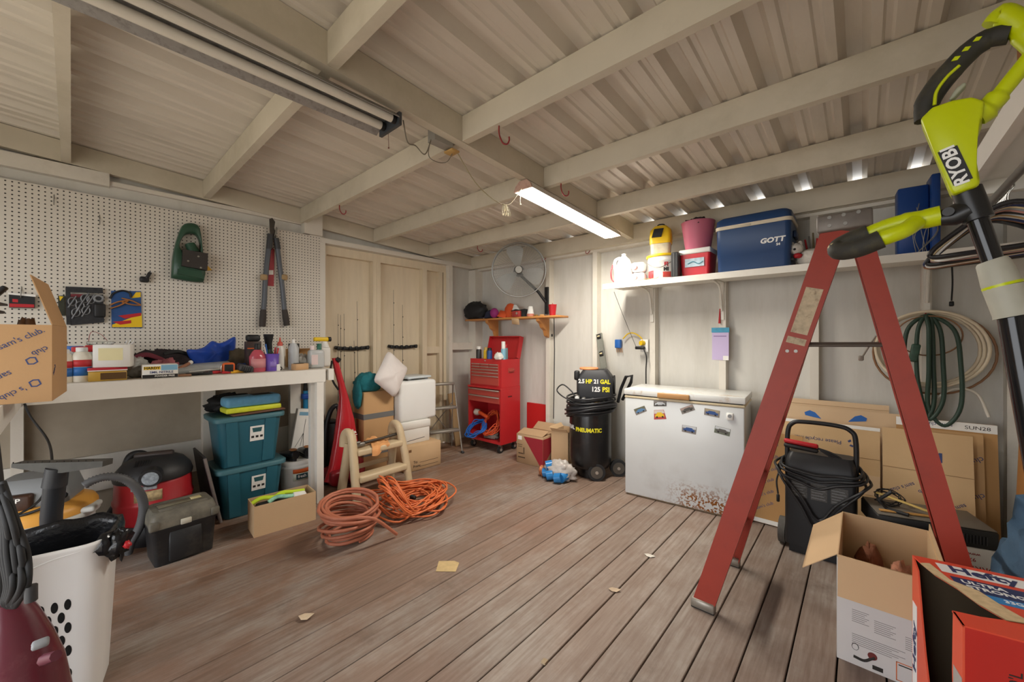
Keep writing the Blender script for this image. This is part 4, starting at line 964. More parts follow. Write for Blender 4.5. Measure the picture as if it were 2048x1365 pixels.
# front holes: dark oval discs give the shade of openings, none cut through
def hole_panel(w0, w1, z0, z1_, y0, y1, cols, rows, pitchx, pitchz, hr, x0, zt):
    mb = MB()
    return mb
P(t, 'shell', loft([ring(k, 0.0), ring(k+0.002, 0.01), ring(0.985, 0.52), ring(1.0, 0.53), ring(1.035, 0.548), ring(1.04, 0.56), ring(1.0, 0.56), ring(0.97, 0.535), ring(k-0.03, 0.012)], capt=False), HAMP)
m = MB(); m.box(-0.1, 0.1, -0.08, 0.08, 0.011, 0.013); P(t, 'bottom', m, HAMP)
for row in range(8):
    for col in range(-3, 3):
        x = 0.037+col*0.031+(0.0155 if row % 2 else 0)
        if row % 2 and col == 2: continue
        z = 0.362-row*0.041
        yy = -(Dp/2)*(k+(0.985-k)*z/0.52)
        sl = math.atan2(Dp/2*(0.985-k), 0.52)
        m = MB(); nn = 18; vs = []
        for dy in (-0.0008, 0.004):
            for i in range(nn): vs.append((x+0.0085*math.cos(2*PI*i/nn), yy+dy-0.019*math.sin(2*PI*i/nn)*math.tan(sl), z+0.019*math.sin(2*PI*i/nn)))
        m.add(vs, [tuple(range(nn)), tuple(range(2*nn-1, nn-1, -1))]+[(i, nn+i, nn+(i+1) % nn, (i+1) % nn) for i in range(nn)]); P(t, 'hole', m, mat('hole_dark', '0b0b0b', 0.9))
m = MB(); m.tube(bez([(x_, -Dp/2*0.975-0.004, z_) for x_, z_ in ((-0.17, 0.47), (-0.10, 0.478), (-0.03, 0.5), (0.06, 0.53), (0.13, 0.54))], 6), 0.0025, 6); P(t, 'handle_ridge', m, HAMP)
def dense(rg, k=8):
    out = []
    for i in range(len(rg)):
        a, b_ = Vector(rg[i]), Vector(rg[(i+1) % len(rg)])
        if (b_-a).length > 0.05: out += [tuple(a.lerp(b_, j/k)) for j in range(k)]
        elif (b_-a).length > 1e-6: out.append(tuple(a))
    return out
from mathutils import noise as mnoise
rings = []
for sc_, z in ((0.80, 0.30), (0.90, 0.50), (0.955, 0.545), (0.985, 0.575), (1.05, 0.572), (1.085, 0.535), (1.07, 0.50)):
    rg = []
    for i, (x, y, zz) in enumerate(dense(ring(sc_, z))):
        w_ = mnoise.fractal(Vector((x*20, y*20, z*9)), 0.9, 2, 3); front = 1.0 if (y < -0.02 and x < 0.175) else 0.0
        if front and sc_ > 0.94: x, y, zz = x*0.93/sc_, y*(0.86-0.2*(sc_-0.94))/sc_, 0.535-0.25*(sc_-0.94)
        rg.append((x, y, zz+w_*0.012))
    rings.append(rg)
P(t, 'bag_liner', loft(rings, capt=False), mat('black_bin_bag', '17181b', 0.22, var=0.2, bump=0.4, bscale=25))
m = MB(); m.lump((W_/2+0.02, -Dp/2+0.05, 0.52), (0.03, 0.035, 0.05), 0.5, 8, n=18, m=12); P(t, 'liner_knot', m, mat('black_bin_bag', '17181b', 0.22))
m = MB(); m.lump((W_/2+0.045, -Dp/2+0.03, 0.515), (0.012, 0.015, 0.014), 0.3, 3, n=12, m=8); P(t, 'red_tie', m, RED)

# maroon upright machine with cord, near left corner
MRN = mat('maroon_gloss', '5c1f2d', 0.3, var=0.1, dirt='8d5a5e', damt=0.35, dscale=12, dlo=0.55, dhi=0.75, coat=0.3)
D1 = 1.02
def e_(a, b_, d=D1): return at_d(a-16*(b_ > 1195), b_, d)
t = T('upright_vacuum', 'maroon upright machine with a bundle of black cord, beside the white hamper', 'vacuum', (0, 0, 0))
path = [e_(30, 1205), e_(38, 1240), e_(45, 1290), e_(50, 1345), e_(52, 1430), e_(52, 1560)]
zz = path[-1].z
path.append(Vector((path[-1].x, path[-1].y, 0.12)))
m = MB(); m.tube(path, 0.06, 20, rs=[0.036, 0.05, 0.068, 0.084, 0.098, 0.108, 0.115], flat=1.0); P(t, 'body', m, MRN)
bx_, by_ = path[-1].x, path[-1].y
m = MB(); m.rb((bx_, by_, 0.06), (0.32, 0.30, 0.115), 0.04, 3, M=None); P(t, 'base', m, BLACK)
m = MB(); m.tube([e_(34, 1206), e_(18, 1220), e_(0, 1232)], 0.012, 8); P(t, 'collar', m, STEEL)
m = MB(); m.tube([e_(20, 1215), e_(5, 1100), e_(-10, 950), e_(-25, 820)], 0.014, 10); P(t, 'handle_tube', m, BLACK)
m = MB(); c_ = e_(97, 1288, 0.93); m.rb(c_, (0.028, 0.028, 0.014), 0.005, 2); m.tube([e_(85, 1290, 0.95), c_], 0.006, 6); P(t, 'cord_hook', m, GREY)
m = MB(); m.tube([e_(105, 1320, 0.94), e_(128, 1312, 0.92)], 0.012, 8, rs=[0.013, 0.011]); P(t, 'peg', m, mat('mauve_peg', '5a2834', 0.4))
for i in range(11):
    f = i/10
    a0 = -6+f*20; pts = [e_(a0-8, 985-f*20, 0.99-0.012*(i % 3)), e_(4+f*32, 1050, 0.97-0.012*(i % 4)), e_(8+f*46+random.uniform(-4, 4), 1110, 0.96-0.012*(i % 3)), e_(14+f*42, 1170, 0.955-0.01*(i % 4)), e_(24+f*28, 1205, 0.96), e_(34+f*12, 1214, 0.97)]
    m = MB(); m.tube(bez(pts, 6), 0.0065, 7); P(t, 'cord', m, BLKR)
m = MB(); m.tube([e_(62, 1172, 0.94), e_(78, 1203, 0.94)], 0.011, 8); P(t, 'plug', m, DGREY)

# dark framed panel leaning
t = T('framed_panel', 'dark flat panel with a metal edge leaning between vacuum and teal totes', 'panel', (0, 0, 0))
pc = [Vector((-3.72, 0.66, 0.006)), Vector((-3.335, 0.69, 0.006)), Vector((-3.335, 0.60, 0.47)), Vector((-3.72, 0.60, 0.47))]
nv = Vector((0, 0.012, 0.004)); m = MB(); vs = pc+[v+nv for v in pc]
m.add(vs, [(0, 1, 2, 3), (7, 6, 5, 4), (0, 4, 5, 1), (1, 5, 6, 2), (2, 6, 7, 3), (3, 7, 4, 0)]); P(t, 'sheet', m, mat('midnight_panel', '1f2029', 0.4, var=0.1))
m = MB(); m.tube([pc[1]+Vector((0.008, 0, 0.002)), pc[2]+Vector((0.008, 0, 0.002))], 0.011, 6); P(t, 'metal_edge', m, mat('worn_metal_edge', '857c78', 0.5, metal=0.4, var=0.2, scale=40))

# teal totes
TEAL = mat('teal_plastic', '2b6272', 0.4, var=0.05); TEALL = mat('teal_grey_lid', '44707a', 0.45, var=0.05)
def tote(z, label, y, x, rz=FW):
    t = T('storage_tote', label, 'tote', (x, y, z), rz, group='stacked teal totes')
    w, d, h = 0.45, 0.37, 0.365
    P(t, 'tub', loft([rr(w*0.74, d*0.78, 0.04, 0.001), rr(w*0.76, d*0.8, 0.045, 0.01), rr(w*0.9, d*0.93, 0.05, h-0.035)]), TEAL)
    P(t, 'lid', loft([rr(w, d, 0.05, h-0.034), rr(w*1.01, d*1.01, 0.05, h-0.008), rr(w*0.97, d*0.97, 0.05, h), rr(w*0.92, d*0.91, 0.045, h-0.002)]), TEALL)
    for x_ in (-0.13, 0.13):
        mb = MB(); vs = []
        for zz_, f in ((0.012, 0.8), (h-0.036, 0.93)):
            yy = -d*f/2
            vs += [(x_*f*1.02-0.035, yy-0.007, zz_), (x_*f*1.02+0.035, yy-0.007, zz_), (x_*f*1.02+0.035, yy+0.006, zz_), (x_*f*1.02-0.035, yy+0.006, zz_)]
        mb.add(vs, [(3, 2, 1, 0), (4, 5, 6, 7), (0, 1, 5, 4), (1, 2, 6, 5), (2, 3, 7, 6), (3, 0, 4, 7)]); P(t, 'rib', mb, TEAL)
    sl = math.atan2(d*(0.93-0.8)/2, h-0.05); M_ = basis((0.035, -d*0.895/2-0.003, 0.225), (1, 0, 0), (0, -math.sin(sl), math.cos(sl)), (0, -math.cos(sl), -math.sin(sl)))
    lb = P(t, 'label', MB().box(-0.045, 0.045, -0.055, 0.055, 0, 0.001, M_), PAPER)
    mb = MB(); mb.prism([(-0.026, 0.01), (0.026, 0.01), (0.032, 0.042), (-0.032, 0.042)], 0.0006, M_, z0=0.0011); P(lb, 'label_picture', mb, mat('teal_ink', '2b5a5f', 0.6))
    for xx in (-0.028, 0.0, 0.028):
        mb = MB(); mb.box(xx-0.009, xx+0.009, -0.032, -0.016, 0.0011, 0.0017, M_); P(lb, 'label_icon', mb, INKK)
    return t
tote(0.0, 'lower teal plastic tote of the stack under the bench', 0.885, -3.50)
tote(0.3655, 'upper teal plastic tote of the stack under the bench', 0.875, -3.50)
ZT = 0.733
t = T('brown_board', 'thin brown folder lying on the upper teal tote', 'folder', (-3.43, 0.93, ZT), FW); P(t, 'folder', MB().rb((0, 0, 0.008), (0.34, 0.2, 0.014), 0.005, 1, rot=(0, -0.03, 0)), mat('brown_leatherette', '6b4a3a', 0.6, var=0.15))
SPB = mat('blue_sponge', '6fb0d6', 0.4, var=0.12, scale=40, bump=0.2); SPY = mat('lime_sponge', 'd6dc3a', 0.5, var=0.1, scale=40)
t = T('sponge_pack', 'wrapped pack of blue and lime cloths on the upper teal tote', 'package', (-3.43, 0.90, ZT+0.018), FW+0.04)
P(t, 'blue_cloths', MB().rb((0, 0, 0.076), (0.36, 0.16, 0.075), 0.025, 3), SPB); P(t, 'lime_cloths', MB().rb((0, 0, 0.018), (0.36, 0.16, 0.038), 0.012, 3), SPY)
m = MB(); m.box(0.0, 0.13, -0.05, 0.05, 0.1125, 0.115); P(t, 'dark_label', m, BLACK)
solo('duffel_bag', MB().lump((0, 0, 0.06), (0.14, 0.085, 0.075), 0.3, 6, flatz=-0.059, n=26, m=16), mat('black_nylon', '161617', 0.7, var=0.3), 'black cloth bag lying behind the wrapped cloths on the teal tote', 'bag', (-3.635, 0.80, ZT), FW)

# cardboard box with high visibility gear
t = T('cardboard_box', 'open brown box of lime yellow safety gear on the floor by the teal totes', 'box', (-3.005, 0.975, 0), FW-0.07)
w, d, h = 0.375, 0.185, 0.20
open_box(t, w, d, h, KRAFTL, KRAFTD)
HV = mat('lime_safety_cloth', 'c5e02c', 0.6, var=0.1)
o = t.location; R_ = rotz(FW-0.07)
def inb(x, y, z): v = R_ @ Vector((x, y, 0)); return (o.x+v.x, o.y+v.y, z)
solo('safety_vest', MB().rb((0, 0, 0.085), (0.31, 0.13, 0.16), 0.02, 2), mat('dark_cloth', '26262a', 0.8, var=0.2), 'dark folded cloth filling the box of safety gear', 'cloth', inb(0.0, 0, 0.007), FW-0.07)
for i, (x, y, r_, col, lab) in enumerate(((-0.08, 0.03, 0.1, HV, 'lime yellow strap roll at the left of the safety gear box'), (0.05, 0.04, 0.1, HV, 'lime yellow strap roll at the back of the safety gear box'), (0.0, -0.02, 0.09, mat('teal_lime_cloth', '8fc6a8', 0.6, var=0.5, scale=30), 'teal and white strap roll in the safety gear box'))):
    m = MB(); m.tube(bez([(-r_, 0, 0.0), (-r_*0.4, 0.01, 0.018), (r_*0.3, -0.01, 0.012), (r_, 0.0, 0.0)], 6), 0.014, 8, flat=0.6)
    solo('safety_strap', m, col, lab, 'strap', inb(x, y, 0.182), FW-0.07)
solo('label_packet', MB().rb((0, 0, 0.012), (0.08, 0.05, 0.02), 0.006, 2, rot=(0.2, 0.1, 0)), PAPER, 'white packet lying on the straps in the safety gear box', 'packet', inb(0.1, -0.03, 0.175), FW-0.07)

# white bucket with shoes
c = at_x(594, 930, -3.48)
t = T('bucket', 'white plastic bucket with orange fresh label under the bench end', 'bucket', (-3.48, c.y, 0), FW)
P(t, 'pail', MB().lathe([(0.105, 0.001), (0.11, 0.006), (0.126, 0.245), (0.132, 0.25), (0.132, 0.262), (0.127, 0.265), (0.127, 0.28)], 32), WHITE)
P(t, 'lid', MB().lathe([(0.136, 0.2805), (0.136, 0.305), (0.128, 0.31), (0.12, 0.305)], 32), WHITE)
label_band(t, 0.127, 0.21, 0.243, ORG, -PI*0.68, -PI*0.18, name='orange_label'); label_band(t, 0.1255, 0.15, 0.209, mat('mint_white_label', 'd3d8c8', 0.5, var=0.2, scale=20), -PI*0.68, -PI*0.18, name='label')
m = MB(); m.box(-0.05, 0.035, -0.1315, -0.1275, 0.165, 0.205); lb = P(t, 'dark_badge', m, mat('petrol_badge', '23454e', 0.5))
tx(lb, 'fresh', 0.032, basis((-0.008, -0.1322, 0.186), (1, 0, 0), (0, 0, 1), (0, -1, 0)), PAPER, 0.0005)
def shoe(loc, rz, label):
    t = T('shoe', label, 'shoe', loc, rz, group='black shoes on the bucket')
    rings = []
    for y, w_, h_ in ((-0.10, 0.028, 0.066), (-0.09, 0.034, 0.07), (-0.04, 0.036, 0.06), (0.02, 0.038, 0.05), (0.08, 0.042, 0.04), (0.12, 0.036, 0.032), (0.14, 0.018, 0.022)):
        rings.append([(w_*math.cos(a), y, 0.014+h_*0.5+h_*0.5*math.sin(a)) for a in [2*PI*i/14 for i in range(14)]])
    P(t, 'upper', loft([r_[::-1] for r_ in rings]), mat('black_leather', '17171a', 0.35))
    P(t, 'sole', loft([[(x*1.06, y, 0.0) for x, y in sole_pts], [(x*1.08, y*1.01, 0.018) for x, y in sole_pts]]), BLKR)
    m = MB(); m.lathe([(0.001, 0.079), (0.024, 0.08), (0.03, 0.086), (0.027, 0.088)], 16, sx=0.9, sy=1.3, c=(0, -0.055, 0)); P(t, 'lining', m, mat('tan_lining', 'a06a3c', 0.7))
    return t
sole_pts = [(0.03*math.cos(a)*(1.15 if math.sin(a) > 0 else 0.95), 0.02+0.12*math.sin(a)) for a in [2*PI*i/20 for i in range(20)]]
shoe((-3.46, c.y-0.062, 0.3115), FW+0.12, 'left black leather shoe of the pair standing on the bucket lid')
shoe((-3.47, c.y+0.062, 0.3115), FW-0.12, 'right black leather shoe of the pair standing on the bucket lid')
# tripod carton and blue telescopic pole against the wall
a = at_x(572, 905, -3.66); t = T('tripod_carton', 'white carton with a tripod picture leaning at the bench end', 'box', (-3.64, at_x(577, 900, -3.64).y, 0.0), FW, rot=(0, 0.17, FW))
P(t, 'carton', MB().rb((0.03, 0, 0.345), (0.155, 0.05, 0.68), 0.003, 1), PAPER)
for x0, x1, z0, z1_ in ((0.03, 0.03, 0.60, 0.47), (0.03, -0.02, 0.48, 0.36), (0.03, 0.05, 0.48, 0.34), (0.03, 0.02, 0.48, 0.37)):
    m = MB(); m.tube([(x0, -0.0255, z0), (x1, -0.0255, z1_)], 0.003, 5, flat=0.3); P(t, 'printed_tripod', m, INKK)
m = MB(); m.box(-0.03, 0.09, -0.0258, -0.0252, 0.63, 0.66); P(t, 'blue_print', m, mat('sky_print', '7fb0cc', 0.5))
y_ = at_x(611, 800, -3.72).y; t = T('telescopic_pole', 'bright blue telescopic pole standing against the wall under the bench end', 'pole', (-3.72, y_, 0), FW)
PB = mat('pole_blue', '2a8fc4', 0.3); PT = mat('pole_teal', '1d5a6c', 0.4)
P(t, 'lower_tube', MB().cyl((0, 0, 0.0), (0, 0, 0.52), 0.028, n=16), PT); P(t, 'upper_tube', MB().cyl((0, 0, 0.52), (0, 0, 0.82), 0.02, n=16), PB)
for z in (0.53, 0.77): P(t, 'clamp_collar', MB().rb((0, 0, z), (0.07, 0.065, 0.05), 0.012, 2), mat('cobalt', '1f55b4', 0.4))
P(t, 'tip', MB().cyl((0, 0, 0.82), (0, 0, 0.90), 0.018, 0.012, n=12), BLACK)

# ---------------------------------------------------------------- in front of the door
# red upright vacuum leaning at the bench end
XV = -3.46
o = at_x(690, 900, XV); t = T('upright_vacuum', 'red upright vacuum cleaner leaning beside the end of the workbench', 'vacuum', (XV, o.y, 0), rot=None)
def VV(a, b_, dx=0.0):
    q = at_x(a, b_, XV+dx); return Vector((dx, q.y-o.y, q.z))
left = [(664, 717), (668, 740), (676, 768), (679, 795), (675, 830), (668, 880), (658, 935), (648, 985)]
right = [(674, 716), (681, 740), (689, 770), (697, 798), (707, 840), (715, 890), (721, 940), (726, 992)]
rings = []
for (a, b_), (c_, d_) in zip(left, right):
    p0, p1 = VV(a, b_), VV(c_, d_); cx = (p0+p1)/2; hw = (p1-p0).length/2; dd = (p1-p0).normalized(); th = min(0.06, hw*0.8)
    rings.append([tuple(cx+dd*(hw*math.copysign(abs(math.cos(u))**0.7, math.cos(u)))+Vector((th*math.copysign(abs(math.sin(u))**0.8, math.sin(u)), 0, 0))) for u in [2*PI*i/18 for i in range(18)]])
rings[-1] = [(x, y, max(0.05, z)) for x, y, z in rings[-1]]
VRD = mat('glossy_vacuum_red', 'bb1f2b', 0.25, var=0.04, coat=0.5)
P(t, 'body', loft(rings[::-1]), VRD)
m = MB(); q = VV(686, 985); m.rb((q.x-0.02, q.y, 0.075), (0.24, 0.27, 0.14), 0.04, 3); P(t, 'cleaner_head', m, mat('vacuum_head_dark_red', '8c1a24', 0.35))
for y_ in (-0.13, 0.13):
    m = MB(); m.cyl((q.x-0.06, q.y+y_*1.0-0.012, 0.035), (q.x-0.06, q.y+y_*1.0+0.012, 0.035), 0.035, n=16); P(t, 'wheel', m, BLKR)
m = MB(); m.tube([VV(673, 718, 0.01), VV(680, 722, 0.03)], 0.02, 10); P(t, 'switch_knob', m, BLACK)
m = MB(); m.tube(bez([VV(664, 722), VV(661, 745), VV(667, 765), VV(677, 780)], 6), 0.009, 8); P(t, 'cord_clip', m, BLACK)
M_ = basis((0.062, (VV(699, 865)).y, VV(699, 865).z), (0, 1, 0), (0, 0, 1), (1, 0, 0))
mb = MB(); mb.prism([(-0.03, 0), (0.035, 0.0), (0.02, 0.022), (0.012, 0.01), (0.0, 0.04), (-0.012, 0.012), (-0.022, 0.022)], 0.001, M_); P(t, 'white_emblem', mb, PAPER)
for z_, w_ in ((-0.016, 0.07), (-0.027, 0.05), (-0.038, 0.055)):
    m = MB(); m.box(-w_/2+0.006, w_/2+0.006, z_-0.003, z_+0.003, 0.0, 0.001, M_); P(t, 'white_print', m, PAPER)
# black backpack like vacuum hose behind it
t = T('vacuum_attachment', 'black hose and dark canister standing behind the red upright vacuum', 'vacuum part', (-3.70, at_x(655, 900, -3.70).y, 0))
P(t, 'canister', loft([rr(0.10, 0.15, 0.04, 0.0), rr(0.11, 0.17, 0.045, 0.46), rr(0.09, 0.15, 0.04, 0.50)]), DGREY)
m = MB(); m.tube(bez([(0.06, -0.05, 0.10), (0.062, -0.04, 0.45), (0.062, 0.0, 0.62), (0.062, 0.06, 0.66), (0.062, 0.085, 0.55), (0.062, 0.05, 0.3), (0.062, -0.01, 0.12)], 7), 0.022, 10); P(t, 'hose', m, mat('black_hose', '202024', 0.45))
m = MB(); m.rb((0.0, 0, 0.515), (0.11, 0.16, 0.03), 0.01, 2); P(t, 'lid', m, BLACK)

# step stool
STL = mat('beige_plastic', 'cbb795', 0.45, var=0.05, dirt='9a8663', damt=0.3, dscale=5, dlo=0.5, dhi=0.75)
fa, fb = Vector((-2.96, 1.485, 0)), Vector((-2.98, 1.985, 0)); ax = (fb-fa).normalized(); rzs = math.atan2(ax.y, ax.x); cs = (fa+fb)/2+Vector((-ax.y, ax.x, 0))*0.155
t = T('step_stool', 'beige plastic folding step stool holding a wrench and an orange rag', 'step stool', (cs.x, cs.y, 0), rzs)
for sx_ in (-1, 1):
    x = sx_*0.245
    m = MB(); m.tube(bez([(x, -0.155, 0.0), (x*0.98, -0.115, 0.2), (x*0.93, -0.06, 0.42), (x*0.91, -0.025, 0.5), (x*0.91, 0.025, 0.515), (x*0.92, 0.06, 0.47), (x*0.93, 0.065, 0.40)], 6), 0.046, 12, flat=0.7); P(t, 'front_rail', m, STL)
    m = MB(); m.tube([(x*0.86, 0.03, 0.43), (x*0.95, 0.12, 0.0)], 0.034, 8, flat=1.1); P(t, 'rear_leg', m, STL)
    for z in (0.08, 0.16, 0.24):
        m = MB(); m.rb((x*0.90, 0.10-(z-0.08)*0.22-0.018, z), (0.03, 0.012, 0.035), 0.004, 1); P(t, 'leg_web', m, STL)
m = MB(); m.rb((0, -0.045, 0.365), (0.42, 0.15, 0.05), 0.014, 3); P(t, 'top_step', m, STL)
m = MB(); m.rb((0, -0.11, 0.165), (0.44, 0.12, 0.055), 0.016, 3); P(t, 'lower_step', m, STL)
m = MB(); m.rb((0, 0.075, 0.2), (0.36, 0.02, 0.04), 0.006, 2); P(t, 'rear_brace', m, STL)
R_ = rotz(rzs)
def ons(x, y, z): v = R_ @ Vector((x, y, 0)); return (cs.x+v.x, cs.y+v.y, z)
t = T('pipe_wrench', 'long steel wrench lying across the top of the beige stool', 'wrench', ons(-0.02, -0.05, 0.391), rzs)
m = MB(); m.tube([(-0.1, 0.0, 0.035), (0.06, 0.0, 0.04), (0.24, 0.02, 0.046)], 0.012, 8, rs=[0.014, 0.011, 0.013]); P(t, 'handle', m, mat('dark_iron', '4a453f', 0.5, metal=0.6, var=0.2))
m = MB(); m.rb((-0.14, 0, 0.028), (0.085, 0.035, 0.035), 0.012, 2); P(t, 'head', m, STEEL); m = MB(); m.rb((-0.165, -0.01, 0.05), (0.04, 0.03, 0.02), 0.006, 2); P(t, 'jaw', m, STEEL)
mb = MB(); n_ = 14; vs = []
for i in range(n_+1):
    for j in range(n_+1):
        u, v = i/n_, j/n_; x = -0.075+0.16*u+0.02*math.sin(5*v); y = 0.04-0.19*v
        z = 0.393+0.02*abs(math.sin(9*u+3*v))*(1-v)+0.035*math.exp(-((u-0.4)**2+(v-0.1)**2)*12)
        if y < -0.122: z -= (-0.122-y)*2.4*(0.6+0.5*math.sin(3*u+1)); y = -0.123-0.012*math.sin(7*u)
        vs.append((*ons(x, y, 0)[:2], z))
fs = [(i*(n_+1)+j, (i+1)*(n_+1)+j, (i+1)*(n_+1)+j+1, i*(n_+1)+j+1) for i in range(n_) for j in range(n_)]
mb.add(vs, fs, True); up = [(x, y, z+0.003) for x, y, z in vs]; mb.add(up, [f[::-1] for f in fs], True)
solo('orange_rag', mb, mat('orange_cloth', 'e0a268', 0.85, var=0.12, scale=20, bump=0.3), 'orange cloth rag draped over the top step of the beige stool', 'rag')
t = T('red_bottle', 'small clear bag of red parts standing behind the beige stool', 'bag', ons(-0.06, 0.19, 0), rzs)
P(t, 'bag', MB().lump((0, 0, 0.12), (0.07, 0.05, 0.13), 0.3, 4, flatz=-0.12), mat('red_clear_bag', 'b8404a', 0.25, var=0.5, scale=25))

# hose coil and orange extension cord
TERRA = mat('terracotta_hose', 'b06a50', 0.5, var=0.08, scale=30); ORC = mat('orange_cord', 'd7713f', 0.45, var=0.08)
rnd = random.Random(3)
pts = []
hc = Vector((-2.47, 1.20, 0))
for i in range(15*22):
    a = 2*PI*i/22; k = i/22
    lay = k % 5; rr_ = 0.118+0.018*lay/2+0.012*math.sin(a*0.31+k)+rnd.uniform(-0.004, 0.004)
    if k > 13.6: rr_ += (k-13.6)*0.02
    z = 0.013+0.0130*k+0.028*math.sin(a+0.6+k*0.3)*min(1, k/4)+0.026*min(1, k/4)
    pts.append((hc.x+rr_*math.cos(a), hc.y+rr_*1.08*math.sin(a), max(0.012, z)))
g0 = Vector(pts[-1]); pts += [tuple(v) for v in bez([g0, g0+Vector((0.05, 0.1, -0.03)), (hc.x+0.22, hc.y+0.2, 0.02)], 6)[1:]]
m = MB(); m.tube(pts, 0.0105, 8)
solo('garden_hose', m, TERRA, 'coiled terracotta coloured hose lying on the floor before the stool', 'hose')
pts = []; oc = Vector((-2.57, 1.75, 0)); ctl = []
for i in range(26*9):
    a = 2*PI*i/9; k = i/9
    ra = 0.27+0.055*math.sin(k*2.1)+rnd.uniform(-0.02, 0.02); rb_ = 0.2+0.05*math.sin(k*1.3+1)+rnd.uniform(-0.02, 0.02)
    if k % 4 < 1: ra *= 0.6; rb_ *= 0.6
    dx = 0.05*math.sin(k*1.7); dy = 0.05*math.cos(k*2.3)
    z = 0.014+0.003*k+0.015*abs(math.sin(a*0.5+k))
    y_ = ra*math.sin(a); x_ = rb_*math.cos(a)
    if y_ < -0.08 and x_ < 0.05: z += 0.26*min(1, k/10)*(-y_)/0.3*(0.6+0.4*math.sin(k))
    ctl.append((oc.x+x_+dx-0.15*y_, oc.y+y_+dy, z))
m = MB(); m.tube(bez(ctl, 4), 0.0065, 6)
t = T('extension_cord', 'tangled bright orange extension cord heaped on the floor by the stool', 'extension cord')
P(t, 'cord', m, ORC); m = MB(); m.rb((oc.x+0.06, oc.y-0.05, 0.098), (0.045, 0.03, 0.028), 0.006, 2, rot=(0, 0.2, 0.5)); P(t, 'plug', m, BLACK)

# boxes stacked by the door
t = T('cardboard_box', 'tall brown box with grey tape bands by the door, topped by pillows', 'box', (-3.54, 1.942, 0), FW)
w, d, h = 0.31, 0.24, 0.79
P(t, 'carton', MB().rb((0, 0, h/2), (w, d, h), 0.004, 1), KRAFT)
TAPE = mat('grey_tape', '6f6f6e', 0.35, var=0.1)
for z in (0.56, 0.22):
    m = MB(); m.box(-w/2-0.002, w/2+0.002, -d/2-0.002, d/2+0.002, z-0.025, z+0.025); P(t, 'tape_band', m, TAPE)
m = MB(); m.box(-w/2-0.0015, -w/2-0.0002, -0.02, 0.02, 0.25, 0.53); P(t, 'fragile_print', m, mat('rust_print', '9a4a30', 0.7))
TEALF = mat('teal_plush', '1f6f78', 0.9, var=0.2, scale=20, bump=0.5, bscale=60)
t = T('throw_pillow', 'teal plush pillow lying on the tall brown box', 'pillow', (-3.50, 1.87, 0.791), FW)
P(t, 'pillow', MB().lump((0, 0, 0.075), (0.13, 0.11, 0.10), 0.18, 2, flatz=-0.074, n=26, m=16), TEALF)
m = MB(); m.lump((-0.115, -0.02, -0.02), (0.03, 0.07, 0.13), 0.15, 6); P(t, 'hanging_fold', m, TEALF)
t = T('bed_pillow', 'pale pinkish white pillow leaning on the teal pillow and white cooler', 'pillow', (-3.385, 2.05, 0.945), rot=(-0.35, 0.7, FW))
out_ = [(-0.15, 0.14), (-0.05, 0.15), (0.07, 0.145), (0.15, 0.14), (0.155, 0.0), (0.15, -0.14), (0.04, -0.15), (-0.06, -0.15), (-0.15, -0.14), (-0.155, 0.0)]
P(t, 'pillow', pillow([(x*0.92, z*1.22) for x, z in out_], 0.15, 5, wr=0.15), mat('pinkish_linen', 'e0d9d6', 0.85, var=0.06, bump=0.15, bscale=20))
WC = mat('white_foam', 'e9e9e6', 0.55, var=0.02, bump=0.03, bscale=100)
t = T('moving_box', 'brown moving box printed To and From under the white boxes', 'box', (-3.40, 2.32, 0), FW+0.27*0-0.05)
w, d, h = 0.41, 0.34, 0.245
P(t, 'carton', MB().rb((0, 0, h/2), (w, d, h), 0.004, 1), KRAFTL)
for s_, z in (('To:', 0.085), ('From:', 0.045)):
    tx(t, s_, 0.034, FR(w, d, h, -0.09 if s_ == 'To:' else -0.075, z), INKK, 0.0006)
    m = MB(); m.box(-0.045, 0.17, -d/2-0.0009, -d/2-0.0004, z-0.012, z-0.009); P(t, 'printed_line', m, INKK)
m = MB(); m.box(-0.165, -0.135, -d/2-0.0009, -d/2-0.0004, 0.19, 0.215); P(t, 'printed_arrows', m, mat('brown_print', '7a5636', 0.7))
m = MB(); m.box(-0.19, -0.15, -d/2-0.0009, -d/2-0.0004, 0.02, 0.06); P(t, 'printed_square', m, mat('brown_print', '7a5636', 0.7))
t = T('file_box', 'white lidded file box between the moving box and the white cooler', 'box', (-3.46, 2.29, 0.2455), FW-0.05)
w, d = 0.32, 0.28
P(t, 'body', MB().rb((0, 0, 0.10), (w, d, 0.2), 0.003, 1), PAPER); P(t, 'lid', MB().rb((0, 0, 0.182), (w+0.014, d+0.014, 0.07), 0.003, 1), PAPER)
m = MB(); m.tube([(-0.1, -d/2-0.0005, 0.03), (0.1, -d/2-0.0005, 0.045)], 0.0025, 4); P(t, 'handle_slot', m, INKK)
t = T('foam_cooler', 'large white foam cooler standing on the file box', 'cooler', (-3.50, 2.335, 0.463), FW-0.02)
P(t, 'body', MB().rb((0, 0, 0.20), (0.44, 0.33, 0.40), 0.035, 4), WC)
t = T('bathroom_scale', 'flat white bathroom scale lying on the foam cooler', 'scale', (-3.50, 2.36, 0.8635), FW+0.1)
P(t, 'platform', MB().rb((0, 0, 0.028), (0.30, 0.26, 0.022), 0.008, 2), mat('pale_blue_white', 'cdd6da', 0.3))
for x in (-0.11, 0.11):
    for y in (-0.09, 0.09):
        m = MB(); m.cyl((x, y, 0.0), (x, y, 0.018), 0.02, n=12); P(t, 'foot', m, GREY)

